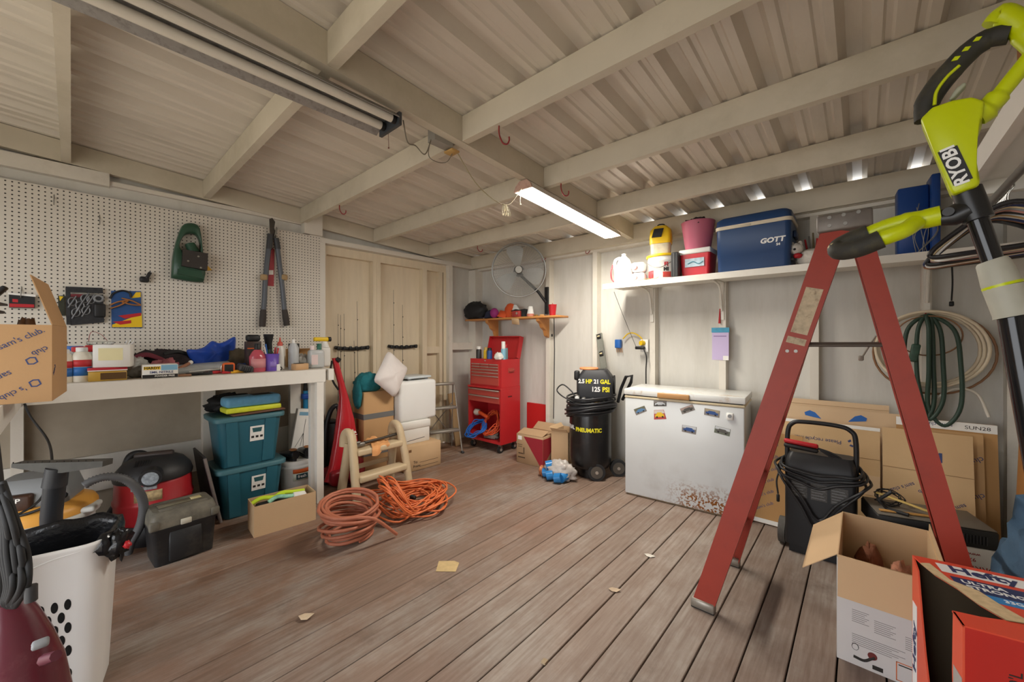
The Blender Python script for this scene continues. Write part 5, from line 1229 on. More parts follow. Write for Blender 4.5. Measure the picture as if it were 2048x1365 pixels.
# aluminium step ladder folded by the wall
AL = mat('dull_aluminium', 'a7a39b', 0.45, metal=0.6, var=0.1, dirt='7a7265', damt=0.4, dscale=10)
t = T('step_ladder', 'small grey aluminium step ladder standing by the wall past the cooler', 'ladder', (-3.57, 2.80, 0), FW-0.35)
for x in (-0.19, 0.19):
    m = MB(); m.tube([(x, -0.16, 0.0), (x*0.82, 0.02, 0.78)], 0.014, 4, flat=0.6); P(t, 'front_rail', m, AL)
    m = MB(); m.tube([(x*0.95, 0.17, 0.0), (x*0.8, 0.05, 0.78)], 0.012, 4, flat=0.6); P(t, 'rear_rail', m, AL)
for z in (0.25, 0.5, 0.765):
    m = MB(); m.rb((0, -0.16+0.18*z/0.78+0.02, z), (0.36-z*0.07, 0.085, 0.028), 0.004, 1); P(t, 'tread', m, AL)
m = MB(); m.tube([(-0.18, 0.15, 0.12), (0.16, 0.07, 0.55)], 0.007, 4); P(t, 'rear_brace', m, AL)
m = MB(); m.tube([(0.18, 0.15, 0.12), (-0.16, 0.07, 0.55)], 0.007, 4); P(t, 'rear_brace', m, AL)
for x in (-0.19, 0.19):
    m = MB(); m.rb((x, -0.165, 0.012), (0.03, 0.05, 0.024), 0.006, 1); P(t, 'foot', m, DGREY)
b0 = at_z(923, 891, 0.0); 
t = solo('wood_plank', MB().rb((0, 0, 0.315), (0.10, 0.022, 0.63), 0.003, 1), mat('weathered_plank', 'a88a63', 0.7, var=0.15, scale=6, stretch=(4, 4, 0.5)), 'weathered wooden plank leaning on the wall beside the step ladder', 'plank', (-3.61, 3.09, 0.004), rot=(-0.16, -0.06, FW))

# fishing rod racks on the door
FXD = DXF+0.001
for pa, pb, rods, lab in (((668, 736), (698, 700), [(676, 628, 760), (681, 630, 800), (688, 628, 830), (708, 682, 820), (714, 603, 850)], 'left black curved rod rack on the tan door'),
                          ((775, 832), (695, 693), [(787, 580, 740), (805, 610, 752)], 'right black curved rod rack on the tan door')):
    y0, y1 = at_x(pa[0], 700, XL-0.03).y, at_x(pa[1], 700, XL-0.03).y; z_ = at_x(pa[0], pb[0], XL-0.03).z
    t = T('rod_rack', lab, 'rod rack', (XL-0.0345, (y0+y1)/2, z_), rot=RL, group='fishing rod racks on the door')
    hw = (y1-y0)/2
    m = MB(); m.tube(bez([(-hw, 0.012, 0.02), (-hw*0.5, 0.0, 0.022), (0, -0.006, 0.023), (hw*0.5, 0.0, 0.022), (hw, 0.012, 0.02)], 6), 0.018, 8, flat=0.9); P(t, 'bar', m, BLACK)
    for i in range(6):
        x = -hw*0.85+i*hw*0.34; m = MB(); m.rb((x, 0.004, 0.045), (0.03, 0.036, 0.018), 0.006, 2); P(t, 'clip', m, BLACK)
    for a, b0_, b1_ in rods:
        p0, p1 = at_x(a, b0_, XL+0.012), at_x(a+ (4 if a > 700 and a < 720 else 1), b1_+60, XL+0.012)
        r_ = T('fishing_rod', 'thin dark fishing rod held in the %s rack, %s' % ('left' if a < 750 else 'right', {676: 'first from the bench', 681: 'second from the bench', 688: 'third from the bench', 708: 'the short fourth one', 714: 'the tall fifth one', 787: 'the taller one', 805: 'the shorter one'}[a]), 'fishing rod', (0, 0, 0), group='fishing rods on the door')
        zf = 0.0
        m = MB(); m.tube([p0, Vector((p0.x, (p0.y*0.3+p1.y*0.7), 0.55)), Vector((p0.x, p1.y, 0.01))], 0.004, 6, rs=[0.0016, 0.0035, 0.0055]); P(r_, 'blank', m, mat('rod_graphite', '4a443c', 0.4))
        for f in (0.12, 0.32, 0.55):
            q = p0.lerp(p1, f); m = MB(); m.rb((q.x+0.006, q.y, q.z), (0.012, 0.006, 0.012), 0.002, 1); P(r_, 'guide', m, BLACK)
        m = MB(); m.cyl((p0.x, p1.y, 0.02), (p0.x, p1.y, 0.42), 0.010, 0.008, 8); P(r_, 'grip', m, BLKR)

# ================================================================ back wall
# red tool chest on a rolling cabinet
CRED = mat('tool_chest_red', 'c02a2e', 0.35, var=0.05, coat=0.2); CREDD = mat('tool_chest_front', 'b4493f', 0.4, var=0.06); CREDI = mat('cabinet_inside_red', '7a2024', 0.5)
ALT = mat('drawer_trim', 'b9b1a8', 0.35, metal=0.6, var=0.05)
CX0, CX1, CY0, CY1 = -3.525, -2.985, 3.165, 3.49; cw = CX1-CX0; cd = CY1-CY0; cx = (CX0+CX1)/2; cy = (CY0+CY1)/2
t = T('rolling_cabinet', 'red rolling tool cabinet with open lower bay full of cords', 'cabinet', (cx, cy, 0))
for nm, b_ in (('side_panel', (-cw/2, -cw/2+0.02, -cd/2, cd/2, 0.10, 0.715)), ('side_panel', (cw/2-0.02, cw/2, -cd/2, cd/2, 0.10, 0.715)), ('back_panel', (-cw/2+0.02, cw/2-0.02, cd/2-0.01, cd/2, 0.10, 0.715)), ('bottom_panel', (-cw/2+0.02, cw/2-0.02, -cd/2, cd/2-0.01, 0.10, 0.13)), ('top_panel', (-cw/2, cw/2, -cd/2-0.01, cd/2, 0.7155, 0.735))):
    m = MB(); m.box(*b_); P(t, nm, m, CRED)
for z0, z1_ in ((0.632, 0.705), (0.555, 0.628)):
    m = MB(); m.box(-cw/2+0.022, cw/2-0.022, -cd/2-0.006, cd/2-0.012, z0, z1_); dr = P(t, 'drawer', m, CREDD)
    m = MB(); m.rb((0, -cd/2-0.012, z1_-0.008), (cw-0.05, 0.016, 0.014), 0.003, 1); P(dr, 'pull', m, ALT)
for x in (-cw/2+0.05, cw/2-0.05):
    for y in (-cd/2+0.04, cd/2-0.05):
        m = MB(); m.cyl((x-0.014, y, 0.038), (x+0.014, y, 0.038), 0.038, n=20); c_ = P(t, 'caster', m, BLKR)
        m = MB(); m.box(x-0.022, x+0.022, y-0.012, y+0.012, 0.055, 0.0995); P(c_, 'bracket', m, STEEL)
        m = MB(); m.cyl((x-0.016, y, 0.038), (x+0.016, y, 0.038), 0.018, n=14); P(c_, 'hub', m, ALT)
m = MB(); m.box(cw/2, cw/2+0.001, -0.05, 0.02, 0.62, 0.635); P(t, 'side_vent', m, mat('vent_dark_red', '5a1518', 0.6))
t = T('tool_chest', 'red top tool chest with open lid and seven drawers', 'tool chest', (cx+0.01, cy, 0.7355))
w2, h2 = cw-0.03, 0.315
m = MB(); m.box(-w2/2, w2/2, -cd/2+0.012, cd/2, 0, h2); P(t, 'body', m, CRED)
def drawer(x0, x1, z0, z1_):
    m = MB(); m.box(x0, x1, -cd/2-0.002, -cd/2+0.0115, z0, z1_); dr = P(t, 'drawer', m, CREDD)
    m = MB(); m.rb(((x0+x1)/2, -cd/2-0.006, z1_-0.006), (x1-x0-0.006, 0.012, 0.009), 0.002, 1); P(dr, 'pull', m, ALT)
q = w2/2-0.035
for i in range(3):
    a = -q+i*2*q/3; drawer(a+0.003, a+2*q/3-0.003, 0.235, 0.262); drawer(a+0.003, a+2*q/3-0.003, 0.203, 0.231)
drawer(-q, q, 0.168, 0.199); drawer(-q, q, 0.130, 0.164); drawer(-q, q, 0.022, 0.126)
m = MB(); m.rb((0, -cd/2+0.006, 0.295), (0.022, 0.01, 0.014), 0.003, 1); P(t, 'lock', m, ALT)
M_ = Matrix.Translation((0, cd/2-0.005, h2+0.002)) @ Matrix.Rotation(-0.25, 4, 'X')
m = MB(); m.box(-w2/2, w2/2, 0, 0.012, 0.0, 0.26, M_); m.box(-w2/2, -w2/2+0.01, -0.05, 0, 0.0, 0.26, M_); m.box(w2/2-0.01, w2/2, -0.05, 0, 0, 0.26, M_); m.box(-w2/2+0.01, w2/2-0.01, -0.05, 0, 0.25, 0.26, M_); P(t, 'lid', m, CRED)
m = MB(); m.tube([(w2/2+0.012, -0.03, 0.19), (w2/2+0.03, -0.03, 0.19), (w2/2+0.03, 0.04, 0.19), (w2/2+0.012, 0.04, 0.19)], 0.006, 6); m.box(w2/2, w2/2+0.003, -0.045, 0.055, 0.165, 0.215); P(t, 'side_handle', m, CREDD)
ZC = 0.7355+h2
def can(x, y, r, h, body, cap, label, name='spray_can', cat='spray can', z=ZC, caph=0.3):
    t = T(name, label, cat, (x, y, z+0.0005)); lathe_part(t, 'body', [(r, 0), (r, h*(1-caph)), (r*0.85, h*(1-caph)+0.01)], body); lathe_part(t, 'cap', [(r*0.8, h*(1-caph)+0.0105), (r*0.8, h), (r*0.6, h+0.003)], cap); return t
can(-3.40, 3.22, 0.032, 0.14, mat('black_white_can', '2c2a2a', 0.4), WHITE, 'black spray can with a white cap at the left of the tool chest top')
can(-3.30, 3.24, 0.028, 0.13, YEL, mat('tan_cap', 'b89a5a', 0.5), 'yellow can second from the left on the tool chest top', 'oil_can', 'can')
can(-3.22, 3.22, 0.032, 0.125, mat('navy_can', '274a86', 0.4), BLACK, 'dark blue can third from the left on the tool chest top', 'oil_can', 'can')
can(-3.04, 3.30, 0.026, 0.17, mat('grey_teal_tube', '6f8a90', 0.4), RED, 'grey sealant tube with red tip on the tool chest top', 'sealant_tube', 'tube')
can(-2.985+0.005-0.07+0.03, 3.24, 0.028, 0.20, mat('pale_blue_tube', '7fb2c8', 0.4), WHITE, 'pale blue sealant tube with white nozzle on the tool chest top', 'sealant_tube', 'tube', caph=0.45)
solo('white_rag', MB().lump((0, 0, 0.03), (0.06, 0.045, 0.045), 0.35, 7, flatz=-0.03), PAPER, 'crumpled white rag at the right of the tool chest top', 'rag', (-3.05, 3.195, ZC+0.0005))
# cords in the cabinet
def tangle(name, label, cat, c, r, n, th, m, seed, zamp=0.05):
    rd = random.Random(seed); ctl = []
    for i in range(n*8):
        a = 2*PI*i/8+rd.uniform(-0.2, 0.2); k = rd.uniform(0.55, 1.0)
        ctl.append((c[0]+r[0]*k*math.cos(a), c[1]+r[1]*k*math.sin(a), c[2]+th+zamp*rd.random()*(1.3-k)+r[2]*(math.sin(a)*0.5+0.5)))
    return solo(name, MB().tube(bez(ctl, 4), th, 6), m, label, cat)
tangle('blue_extension_cord', 'blue extension cord spilling out of the red cabinet', 'cord', (-3.37, 3.14, 0.135), (0.13, 0.13, 0.14), 9, 0.006, mat('bright_blue_cord', '2464b8', 0.4), 5, 0.10)
tangle('orange_extension_cord', 'orange extension cord piled inside the red cabinet', 'cord', (-3.21, 3.24, 0.16), (0.15, 0.10, 0.22), 9, 0.0055, mat('vivid_orange_cord', 'd8542a', 0.4), 9, 0.12)
t = T('work_light', 'orange handled work light on top of the cords in the red cabinet', 'work light', (-3.33, 3.24, 0.36)); P(t, 'handle', MB().cyl((-0.09, 0, 0.05), (0.07, 0, 0.0), 0.022, n=12), mat('vivid_orange', 'd8542a', 0.4)); P(t, 'cage', MB().lump((-0.12, 0, 0.045), (0.05, 0.045, 0.04), 0.1, 1), mat('pale_cage', 'c9beb4', 0.4))
solo('grey_cables', MB().lump((0, 0, 0.04), (0.11, 0.07, 0.05), 0.4, 12, flatz=-0.038), mat('grey_mixed_cable', '8a7f78', 0.6, var=0.6, scale=30), 'pile of grey cables on the bottom of the red cabinet', 'cable', (-3.2, 3.24, 0.131))
m = MB(); m.box(-2.965, -2.65, YN-0.03, YN-0.002, 0.003, 0.53); solo('red_board', m, mat('flat_red_board', 'c2201f', 0.5, var=0.05), 'flat red board standing against the wall right of the tool cabinet', 'board')

# corner shelf
SZ = 1.53
SHW = mat('varnished_pine', 'c88a4c', 0.4, var=0.12, scale=4, stretch=(0.6, 6, 6))
t = T('wall_shelf', 'varnished pine wall shelf with scrolled brackets in the corner', 'shelf', (-3.055, 3.43, SZ))
m = MB(); m.rb((0, 0, -0.011), (1.43, 0.205, 0.022), 0.004, 1); P(t, 'board', m, SHW)
for x in (-0.34, 0.44):
    m = MB(); q = [(0.10, 0), (-0.085, 0), (-0.08, -0.03), (-0.03, -0.06), (-0.01, -0.10), (0.04, -0.13), (0.06, -0.19), (0.10, -0.21)]
    m.prism(q, 0.045, basis((x-0.0225, 0, -0.0225), (0, 1, 0), (0, 0, 1), (1, 0, 0))); P(t, 'bracket', m, SHW)
m = MB(); m.rb((0.14, -0.104, -0.05), (0.11, 0.002, 0.07), 0.0005, 1, rot=(0.3, 0.1, 0)); P(t, 'price_card', m, KRAFTL, 'tan paper tag hanging from the shelf edge')
def sh(px, Y=3.40): q = at_y(px, 630, Y); return (q.x, Y, SZ+0.0005)
solo('helmet_bag', MB().lump((0, 0, 0.10), (0.19, 0.10, 0.125), 0.18, 3, flatz=-0.099, n=26, m=16), mat('black_padded_cloth', '1d1e20', 0.6, var=0.3), 'black padded helmet bag at the left end of the pine shelf', 'bag', sh(951, 3.42))
t = T('baseball_cap', 'navy cap lying right of the black helmet bag', 'cap', sh(983, 3.43)); P(t, 'crown', MB().lathe([(0.09, 0.0), (0.088, 0.03), (0.07, 0.08), (0.03, 0.105), (0.001, 0.11)], 20), mat('navy_cloth', '262a40', 0.8, var=0.2)); m = MB(); m.rb((0.0, -0.10, 0.012), (0.14, 0.1, 0.008), 0.003, 1, rot=(0.1, 0, 0)); P(t, 'brim', m, mat('navy_cloth', '262a40', 0.8))
solo('magenta_ball', MB().sph((0, 0, 0.06), (0.055, 0.05, 0.06), 16, 12), mat('magenta_knit', '8f2a70', 0.7, var=0.2), 'magenta knitted ball between the navy cap and orange cap', 'ball', (sh(990, 3.355)[0], 3.345, SZ+0.0005))
t = T('baseball_cap', 'orange and white cap standing upright on the pine shelf', 'cap', (sh(1014)[0], 3.46, SZ+0.0005)); m = MB(); m.lathe([(0.085, 0.0), (0.085, 0.06), (0.075, 0.12), (0.04, 0.165), (0.001, 0.175)], 20, sy=0.7); P(t, 'crown', m, mat('orange_cloth_cap', 'd4582c', 0.8, var=0.1)); m = MB(); m.lathe([(0.06, 0.02), (0.06, 0.1), (0.02, 0.15)], 16, c=(0.075, 0.0, 0), sy=0.6); P(t, 'mesh_back', m, mat('white_mesh', 'd8d8d4', 0.8)); m = MB(); m.rb((-0.06, -0.07, 0.045), (0.11, 0.1, 0.008), 0.003, 1, rot=(0.9, 0.2, 0.3)); P(t, 'brim', m, mat('orange_cloth_cap', 'd4582c', 0.8))
t = T('baseball_cap', 'black cap behind the small red case on the pine shelf', 'cap', sh(1049, 3.46)); P(t, 'crown', MB().lathe([(0.085, 0.0), (0.082, 0.04), (0.06, 0.085), (0.001, 0.1)], 20), BLKR); m = MB(); m.rb((-0.07, -0.06, 0.075), (0.1, 0.09, 0.008), 0.003, 1, rot=(0.3, 0.2, 0)); P(t, 'brim', m, BLKR)
t = T('radio', 'small red case with silver dial on the pine shelf', 'radio', (sh(1035, 3.36)[0], 3.345, SZ+0.0005)); P(t, 'body', MB().rb((0, 0, 0.035), (0.11, 0.04, 0.07), 0.008, 2), mat('dusty_red', 'a63a36', 0.5)); m = MB(); m.cyl((0.02, -0.021, 0.04), (0.02, -0.024, 0.04), 0.014, n=14); P(t, 'dial', m, ALT)
t = T('funnel', 'white upturned funnel on the pine shelf', 'funnel', sh(1061, 3.37)); P(t, 'cone', MB().lathe([(0.04, 0.03), (0.038, 0.035), (0.024, 0.11), (0.016, 0.113)], 18), WHITE); P(t, 'collar', MB().lathe([(0.042, 0.0), (0.042, 0.029)], 18), mat('salmon_rim', 'c8806c', 0.5))
t = T('drink_cup', 'red plastic cup at the right end of the pine shelf', 'cup', sh(1105, 3.40)); P(t, 'cup', MB().lathe([(0.032, 0), (0.045, 0.115), (0.046, 0.118), (0.042, 0.118), (0.029, 0.004)], 20), RED); P(t, 'straw', MB().cyl((0.01, 0, 0.01), (0.0, 0, 0.135), 0.003, n=6), RED)
for i, (a, lab) in enumerate(((1072, 'small brass fitting left of the red cup'), (1084, 'small wooden piece next to the red cup'))):
    solo('small_fitting', MB().rb((0, 0, 0.009), (0.05, 0.03, 0.018), 0.006, 2), mat('brass_bits', 'a8834a', 0.4, metal=0.4) if i == 0 else TAN, lab, 'fitting', sh(a, 3.38), rz=0.4*i)

# wall fan
FC = Vector((-2.73, 3.17, 2.017)); nd = Vector((2.6, -3.17, -0.35)).normalized(); u_ = Vector((0, 0, 1)).cross(nd).normalized(); v_ = nd.cross(u_)
t = T('wall_fan', 'large round grey wall fan with wire guard in the corner', 'fan', FC, rot=basis((0, 0, 0), u_, v_, nd).to_euler())
FR_ = 0.285; WIRE = mat('fan_wire', '9a9b99', 0.4, metal=0.5); FB = mat('fan_blade', 'b4b5b2', 0.4, metal=0.2)
def circ(r, z, n=48): return [(r*math.cos(2*PI*i/n), r*math.sin(2*PI*i/n), z) for i in range(n)]
for zc in (0.03, -0.06):
    m = MB(); m.tube(circ(FR_, zc), 0.006 if zc > 0 else 0.005, 6, closed=True); P(t, 'guard_rim', m, WIRE)
m = MB()
for i in range(22):
    r = 0.05+i*(FR_-0.06)/22; m.tube(circ(r, 0.07-0.04*(r/FR_)**2, 40), 0.0019, 4, closed=True)
P(t, 'front_wires', m, WIRE, kind='stuff')
m = MB()
for i in range(56):
    a = 2*PI*i/56; m.tube([(r*math.cos(a), r*math.sin(a), zz) for r, zz in ((0.045, -0.10), (0.18, -0.095), (FR_-0.01, -0.06))], 0.0016, 4)
P(t, 'rear_wires', m, WIRE, kind='stuff')
for i in range(3):
    m = MB(); a0 = PI/2+0.2+i*2*PI/3; vs = []
    for r, w_ in ((0.04, 0.4), (0.1, 0.52), (0.17, 0.5), (0.23, 0.45), (0.265, 0.3)):
        for k_, zz in ((-w_, -0.03), (0, -0.005), (w_, 0.03)):
            vs.append((r*math.cos(a0+k_*0.9), r*math.sin(a0+k_*0.9), zz-0.02))
    fs = [(j*3+k_, j*3+k_+1, (j+1)*3+k_+1, (j+1)*3+k_) for j in range(4) for k_ in range(2)]
    m.add(vs, fs, True); m.add([(x, y, z-0.002) for x, y, z in vs], [f[::-1] for f in fs], True); P(t, 'blade', m, FB)
m = MB(); m.cyl((0, 0, 0.055), (0, 0, 0.075), 0.042, 0.036, 24); P(t, 'hub_badge', m, STEEL)
m = MB(); m.cyl((0, 0, -0.20), (0, 0, -0.10), 0.06, n=20); P(t, 'motor', m, mat('charcoal_metal', '33363a', 0.5))
Mi = basis(FC, u_, v_, nd).inverted()
def fl_(p): return Mi @ Vector(p)
e1 = Vector((-2.62, 3.50, 1.69))
m = MB(); m.tube([fl_(FC+Vector((0, 0, 0.0))-nd*0.16+Vector((0, 0, -0.03))), fl_(Vector((-2.66, 3.42, 1.80))), fl_(e1)], 0.016, 8); P(t, 'arm', m, BLACK)
m = MB(); qq = [Vector((-2.64, 3.505, 1.56)), Vector((-2.60, 3.505, 1.56)), Vector((-2.60, 3.505, 1.86)), Vector((-2.64, 3.505, 1.86))]; vs = [fl_(v) for v in qq]+[fl_(v+Vector((0, 0.028, 0))) for v in qq]
m.add(vs, [(3, 2, 1, 0), (4, 5, 6, 7), (0, 1, 5, 4), (1, 2, 6, 5), (2, 3, 7, 6), (3, 0, 4, 7)]); P(t, 'wall_plate', m, BLACK)
m = MB(); q = [at_y(1108, 637, 3.53), at_y(1109, 700, 3.53), at_y(1108, 780, 3.53), at_y(1107, 838, 3.53)]; m.tube(q, 0.005, 6); solo('fan_cable', m, BLACK, 'black cable running down the wall from the pine shelf', 'cable')
m = MB(); m.rb((0, 0, 0), (0.016, 0.016, 0.03), 0.004, 1); solo('inline_switch', m, BLACK, 'little black inline switch beside the hanging cable', 'switch', at_y(1104, 671, 3.527))

# boxes on the floor
RB = mat('wine_red_print', '9a2330', 0.7)
rzb = 0.22
fl_c, fr_c = at_z(1033, 924, 0), at_z(1086, 937, 0)
axb = (fr_c-fl_c); rzb = math.atan2(axb.y, axb.x); w = axb.length; d, h = 0.29, 0.30
off = rotz(rzb) @ Vector((w/2, d/2, 0))
t = T('cardboard_box', 'kraft box with a wine red diagonal panel and a paper label on top', 'box', (fl_c.x+off.x, fl_c.y+off.y, 0), rzb)
KB = mat('dull_kraft', 'b0916f', 0.8, var=0.07)
P(t, 'carton', MB().rb((0, 0, h/2), (w, d, h), 0.003, 1), KB)
m = MB(); m.prism([(-w*0.22, h*0.93), (w*0.495, h*0.93), (w*0.495, h*0.02), (w*0.40, h*0.02)], 0.0008, basis((0, -d/2-0.0002, 0), (1, 0, 0), (0, 0, 1), (0, -1, 0))); P(t, 'red_panel', m, RB)
m = MB(); m.prism([(-d/2, h*0.03), (-d/2, h*0.93), (0.0, h*0.93), (d*0.1, h*0.5)], 0.0008, basis((w/2+0.0002, 0, 0), (0, 1, 0), (0, 0, 1), (1, 0, 0))); P(t, 'red_panel', m, RB)
for x, z, w_, h_ in ((-0.11, 0.1, 0.06, 0.012), (-0.1, 0.06, 0.09, 0.012), (-0.12, 0.17, 0.05, 0.006), (-0.12, 0.19, 0.06, 0.006), (-0.07, 0.13, 0.012, 0.07)):
    m = MB(); m.box(x-w_/2, x+w_/2, -d/2-0.001, -d/2-0.0002, z-h_/2, z+h_/2); P(t, 'printed_text', m, mat('faded_print', '54412f', 0.8))
m = MB(); m.box(-w/2+0.02, -w/2+0.07, -d/2-0.001, -d/2-0.0002, 0.24, 0.28); P(t, 'sticker', m, PAPER)
m = MB(); m.rb((0.06, -0.05, h+0.012), (0.15, 0.12, 0.002), 0.0005, 1, rot=(0.12, -0.1, 0.1)); P(t, 'shipping_label', m, PAPER)
flap(t, (-w/2+0.01, d/2-0.002, h+0.0005), (w/2-0.01, d/2-0.002, h+0.0005), (0, 0.1, 0.06), KB); flap(t, (-w/2+0.01, -d/2+0.002, h+0.001), (w/2-0.01, -d/2+0.002, h+0.001), (0, 0.12, 0.035), KB)
p = at_z(1130, 935, 0); t = T('cardboard_box', 'plain tall tan box squeezed between the red printed box and the compressor', 'box', (-2.26, 3.36, 0), 0.1)
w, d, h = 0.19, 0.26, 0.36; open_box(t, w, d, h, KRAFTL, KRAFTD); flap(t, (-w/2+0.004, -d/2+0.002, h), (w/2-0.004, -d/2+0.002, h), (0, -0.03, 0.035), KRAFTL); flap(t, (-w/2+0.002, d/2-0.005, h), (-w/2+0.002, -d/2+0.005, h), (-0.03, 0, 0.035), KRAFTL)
p = at_z(1130, 957, 0); t = T('bottle_bag', 'crumpled clear bag of blue water bottles on the floor by the compressor', 'bag', (-2.085, 2.965, 0), 0.2)
P(t, 'bag', MB().lump((0.02, 0.0, 0.075), (0.15, 0.08, 0.095), 0.3, 15, flatz=-0.074, n=28, m=18, freq=3.5), mat('silver_poly_bag', 'b3aca6', 0.25, var=0.25, scale=20, bump=0.5, bscale=25))
for i, (x, y, z, a) in enumerate(((-0.13, -0.03, 0.044, 0.2), (-0.07, -0.095, 0.044, 0.5), (0.02, -0.105, 0.044, 0.1), (-0.10, -0.04, 0.115, 0.6), (0.07, -0.09, 0.044, 1.2))):
    m = MB(); m.cyl((x, y, z), (x+0.06*math.cos(a), y+0.06*math.sin(a), z+0.01), 0.042, 0.042, 14); P(t, 'bottle', m, mat('blue_water_bottle', '2f78b4', 0.2, var=0.15, scale=20))
m = MB(); m.lump((-0.16, 0.0, 0.05), (0.025, 0.04, 0.045), 0.4, 3, flatz=-0.049); P(t, 'orange_wrapper', m, mat('orange_wrapper', 'b8704a', 0.4, var=0.4, scale=20))

# air compressor
TNK = mat('compressor_black', '151517', 0.3, var=0.1, coat=0.2, dirt='5a4a42', damt=0.25, dscale=6, dlo=0.55, dhi=0.75)
CC = Vector((-1.925, 3.275, 0)); rzc = 0.42
t = T('air_compressor', 'upright black air compressor with hose coiled round its tank', 'compressor', CC, rzc)
P(t, 'tank', MB().lathe([(0.10, 0.075), (0.17, 0.09), (0.192, 0.13), (0.195, 0.18), (0.195, 0.58), (0.185, 0.64), (0.14, 0.685), (0.05, 0.70)], 40), TNK)
P(t, 'foot_ring', MB().lathe([(0.12, 0.0), (0.12, 0.074)], 24), TNK)
m = loft([[(x*1.0, y, z) for x, y, z in rr(0.31, 0.25, 0.04, 0.725)], rr(0.33, 0.27, 0.04, 0.80), rr(0.33, 0.27, 0.04, 0.92), rr(0.22, 0.2, 0.04, 0.995)]); m.v = [(x+0.05, y, z) for x, y, z in m.v]; SHR = mat('shroud_black', '2c2d30', 0.5, var=0.08)
P(t, 'motor_shroud', m, SHR)
m = MB(); m.cyl((0.215, 0.0, 0.86), (0.228, 0.0, 0.86), 0.085, n=24); P(t, 'fan_grille', m, mat('grille_dark', '0f0f10', 0.7, var=0.4, scale=80))
m = MB(); m.cyl((0.0, 0, 0.70), (0, 0, 0.726), 0.06, n=16); P(t, 'pump_mount', m, STEEL)
YTX = mat('yellow_decal', 'e8dd2a', 0.5); WTX = mat('white_decal', 'e9e9e6', 0.5)
fy = -0.1362
for s_, x, z, sz, mm in (('2.5', -0.115, 0.893, 0.052, WTX), ('HP', -0.048, 0.893, 0.052, YTX), ('21', 0.02, 0.893, 0.052, WTX), ('GAL', 0.098, 0.893, 0.052, YTX), ('125', 0.015, 0.822, 0.06, WTX), ('PSI', 0.105, 0.822, 0.06, YTX)):
    tx(t, s_, sz, basis((x+0.05, fy, z), (1, 0, 0), (0, 0, 1), (0, -1, 0)), mm, 0.0022, 0.9)
def wrap_text(s, size, r, z, a_c, m, name='lettering', off=0.0, sx=1.0):
    tb = text(s, size, off, sx); mb = MB()
    vs = [((r+0.0012+z_)*math.cos(a_c+x/r), (r+0.0012+z_)*math.sin(a_c+x/r), z+y) for x, y, z_ in tb.v]
    mb.add(vs, tb.f); return P(t, name, mb, m)
wrap_text('PNEUMATIC', 0.05, 0.195, 0.455, -PI/2+0.02, YTX, off=0.0022, sx=0.9); wrap_text('CENTRAL', 0.05, 0.195, 0.465, -PI/2-1.2, WTX, off=0.002, sx=0.9)
for x, lab in ((0.02, 0), (0.23, 1)):
    pass
for (px_, py_) in ((1193, 962), (1239, 944)):
    g = at_z(px_, py_, 0); l_ = rotz(-rzc) @ (g-CC); r = 0.078
    d0 = Vector((0.6, -0.8, 0)).normalized()
    if px_ > 1200: l_ = rotz(-rzc) @ Vector((-1.70-CC.x, 3.40-CC.y, 0))
    ax_ = rotz(-rzc) @ Vector((0.62, -0.78, 0)).normalized()
    c_ = Vector((l_.x, l_.y, r))
    m = MB(); m.cyl(c_-ax_*0.02, c_+ax_*0.02, r, n=28); w_ = P(t, 'wheel', m, BLKR)
    m = MB(); m.cyl(c_+ax_*0.018, c_+ax_*0.0225, r*0.7, n=24); P(w_, 'wheel_disc', m, mat('grey_rim', '59534c', 0.5, metal=0.3))
    m = MB(); m.cyl(c_+ax_*0.02, c_+ax_*0.03, 0.014, n=12); P(w_, 'hub_cap', m, ALT)
m = MB(); hb = [at_y(1236, 805, 3.40), at_y(1242, 778, 3.38), at_y(1252, 754, 3.36), at_y(1264, 752, 3.37), at_y(1262, 765, 3.40), at_y(1245, 800, 3.46)]
m.tube([rotz(-rzc) @ (q-CC) for q in hb], 0.014, 8); P(t, 'push_handle', m, BLACK)
def tank_hose(z, dz, k, ph, r0=0.212, drop=0.0):
    return [( (r0+0.006*math.sin(a*3+ph))*math.cos(a), (r0+0.006*math.sin(a*3+ph))*math.sin(a), z+dz*math.sin(a+ph)) for a in [2*PI*i/30 for i in range(30)]]
for i in range(13):
    m = MB(); m.tube(tank_hose((0.60+0.021*(i % 8)) if i < 8 else 0.595+0.015*(i-8), 0.02 if i < 8 else 0.07-0.008*(i-8), i, 1.2 if i < 8 else 2.2, 0.209+0.016*(i % 2)+0.012*(i > 7)), 0.0095, 7, closed=True); P(t, 'hose_loop', m, mat('black_air_hose', '232326', 0.4))
m = MB(); m.tube(bez([(-0.12, -0.18, 0.70), (-0.24, -0.15, 0.75), (-0.30, -0.10, 0.80), (-0.25, -0.08, 0.85), (-0.17, -0.10, 0.80), (-0.12, -0.12, 0.74)], 6), 0.0065, 7); P(t, 'air_line', m, BLACK)
for x, y, z in ((-0.10, -0.15, 0.745), (-0.04, -0.17, 0.73), (0.04, -0.165, 0.725)):
    m = MB(); m.cyl((x, y+0.02, z), (x, y-0.025, z), 0.022, n=16); g_ = P(t, 'gauge', m, STEEL); m = MB(); m.cyl((x, y-0.025, z), (x, y-0.027, z), 0.018, n=14); P(g_, 'dial', m, WTX)
m = MB(); m.cyl((0.06, -0.16, 0.71), (0.12, -0.18, 0.705), 0.012, n=10); P(t, 'brass_coupling', m, mat('brass', 'b08d4e', 0.35, metal=0.8))
m = MB(); m.rb((-0.11, -0.11, 0.945), (0.05, 0.05, 0.09), 0.015, 2); P(t, 'pressure_switch', m, BLACK)
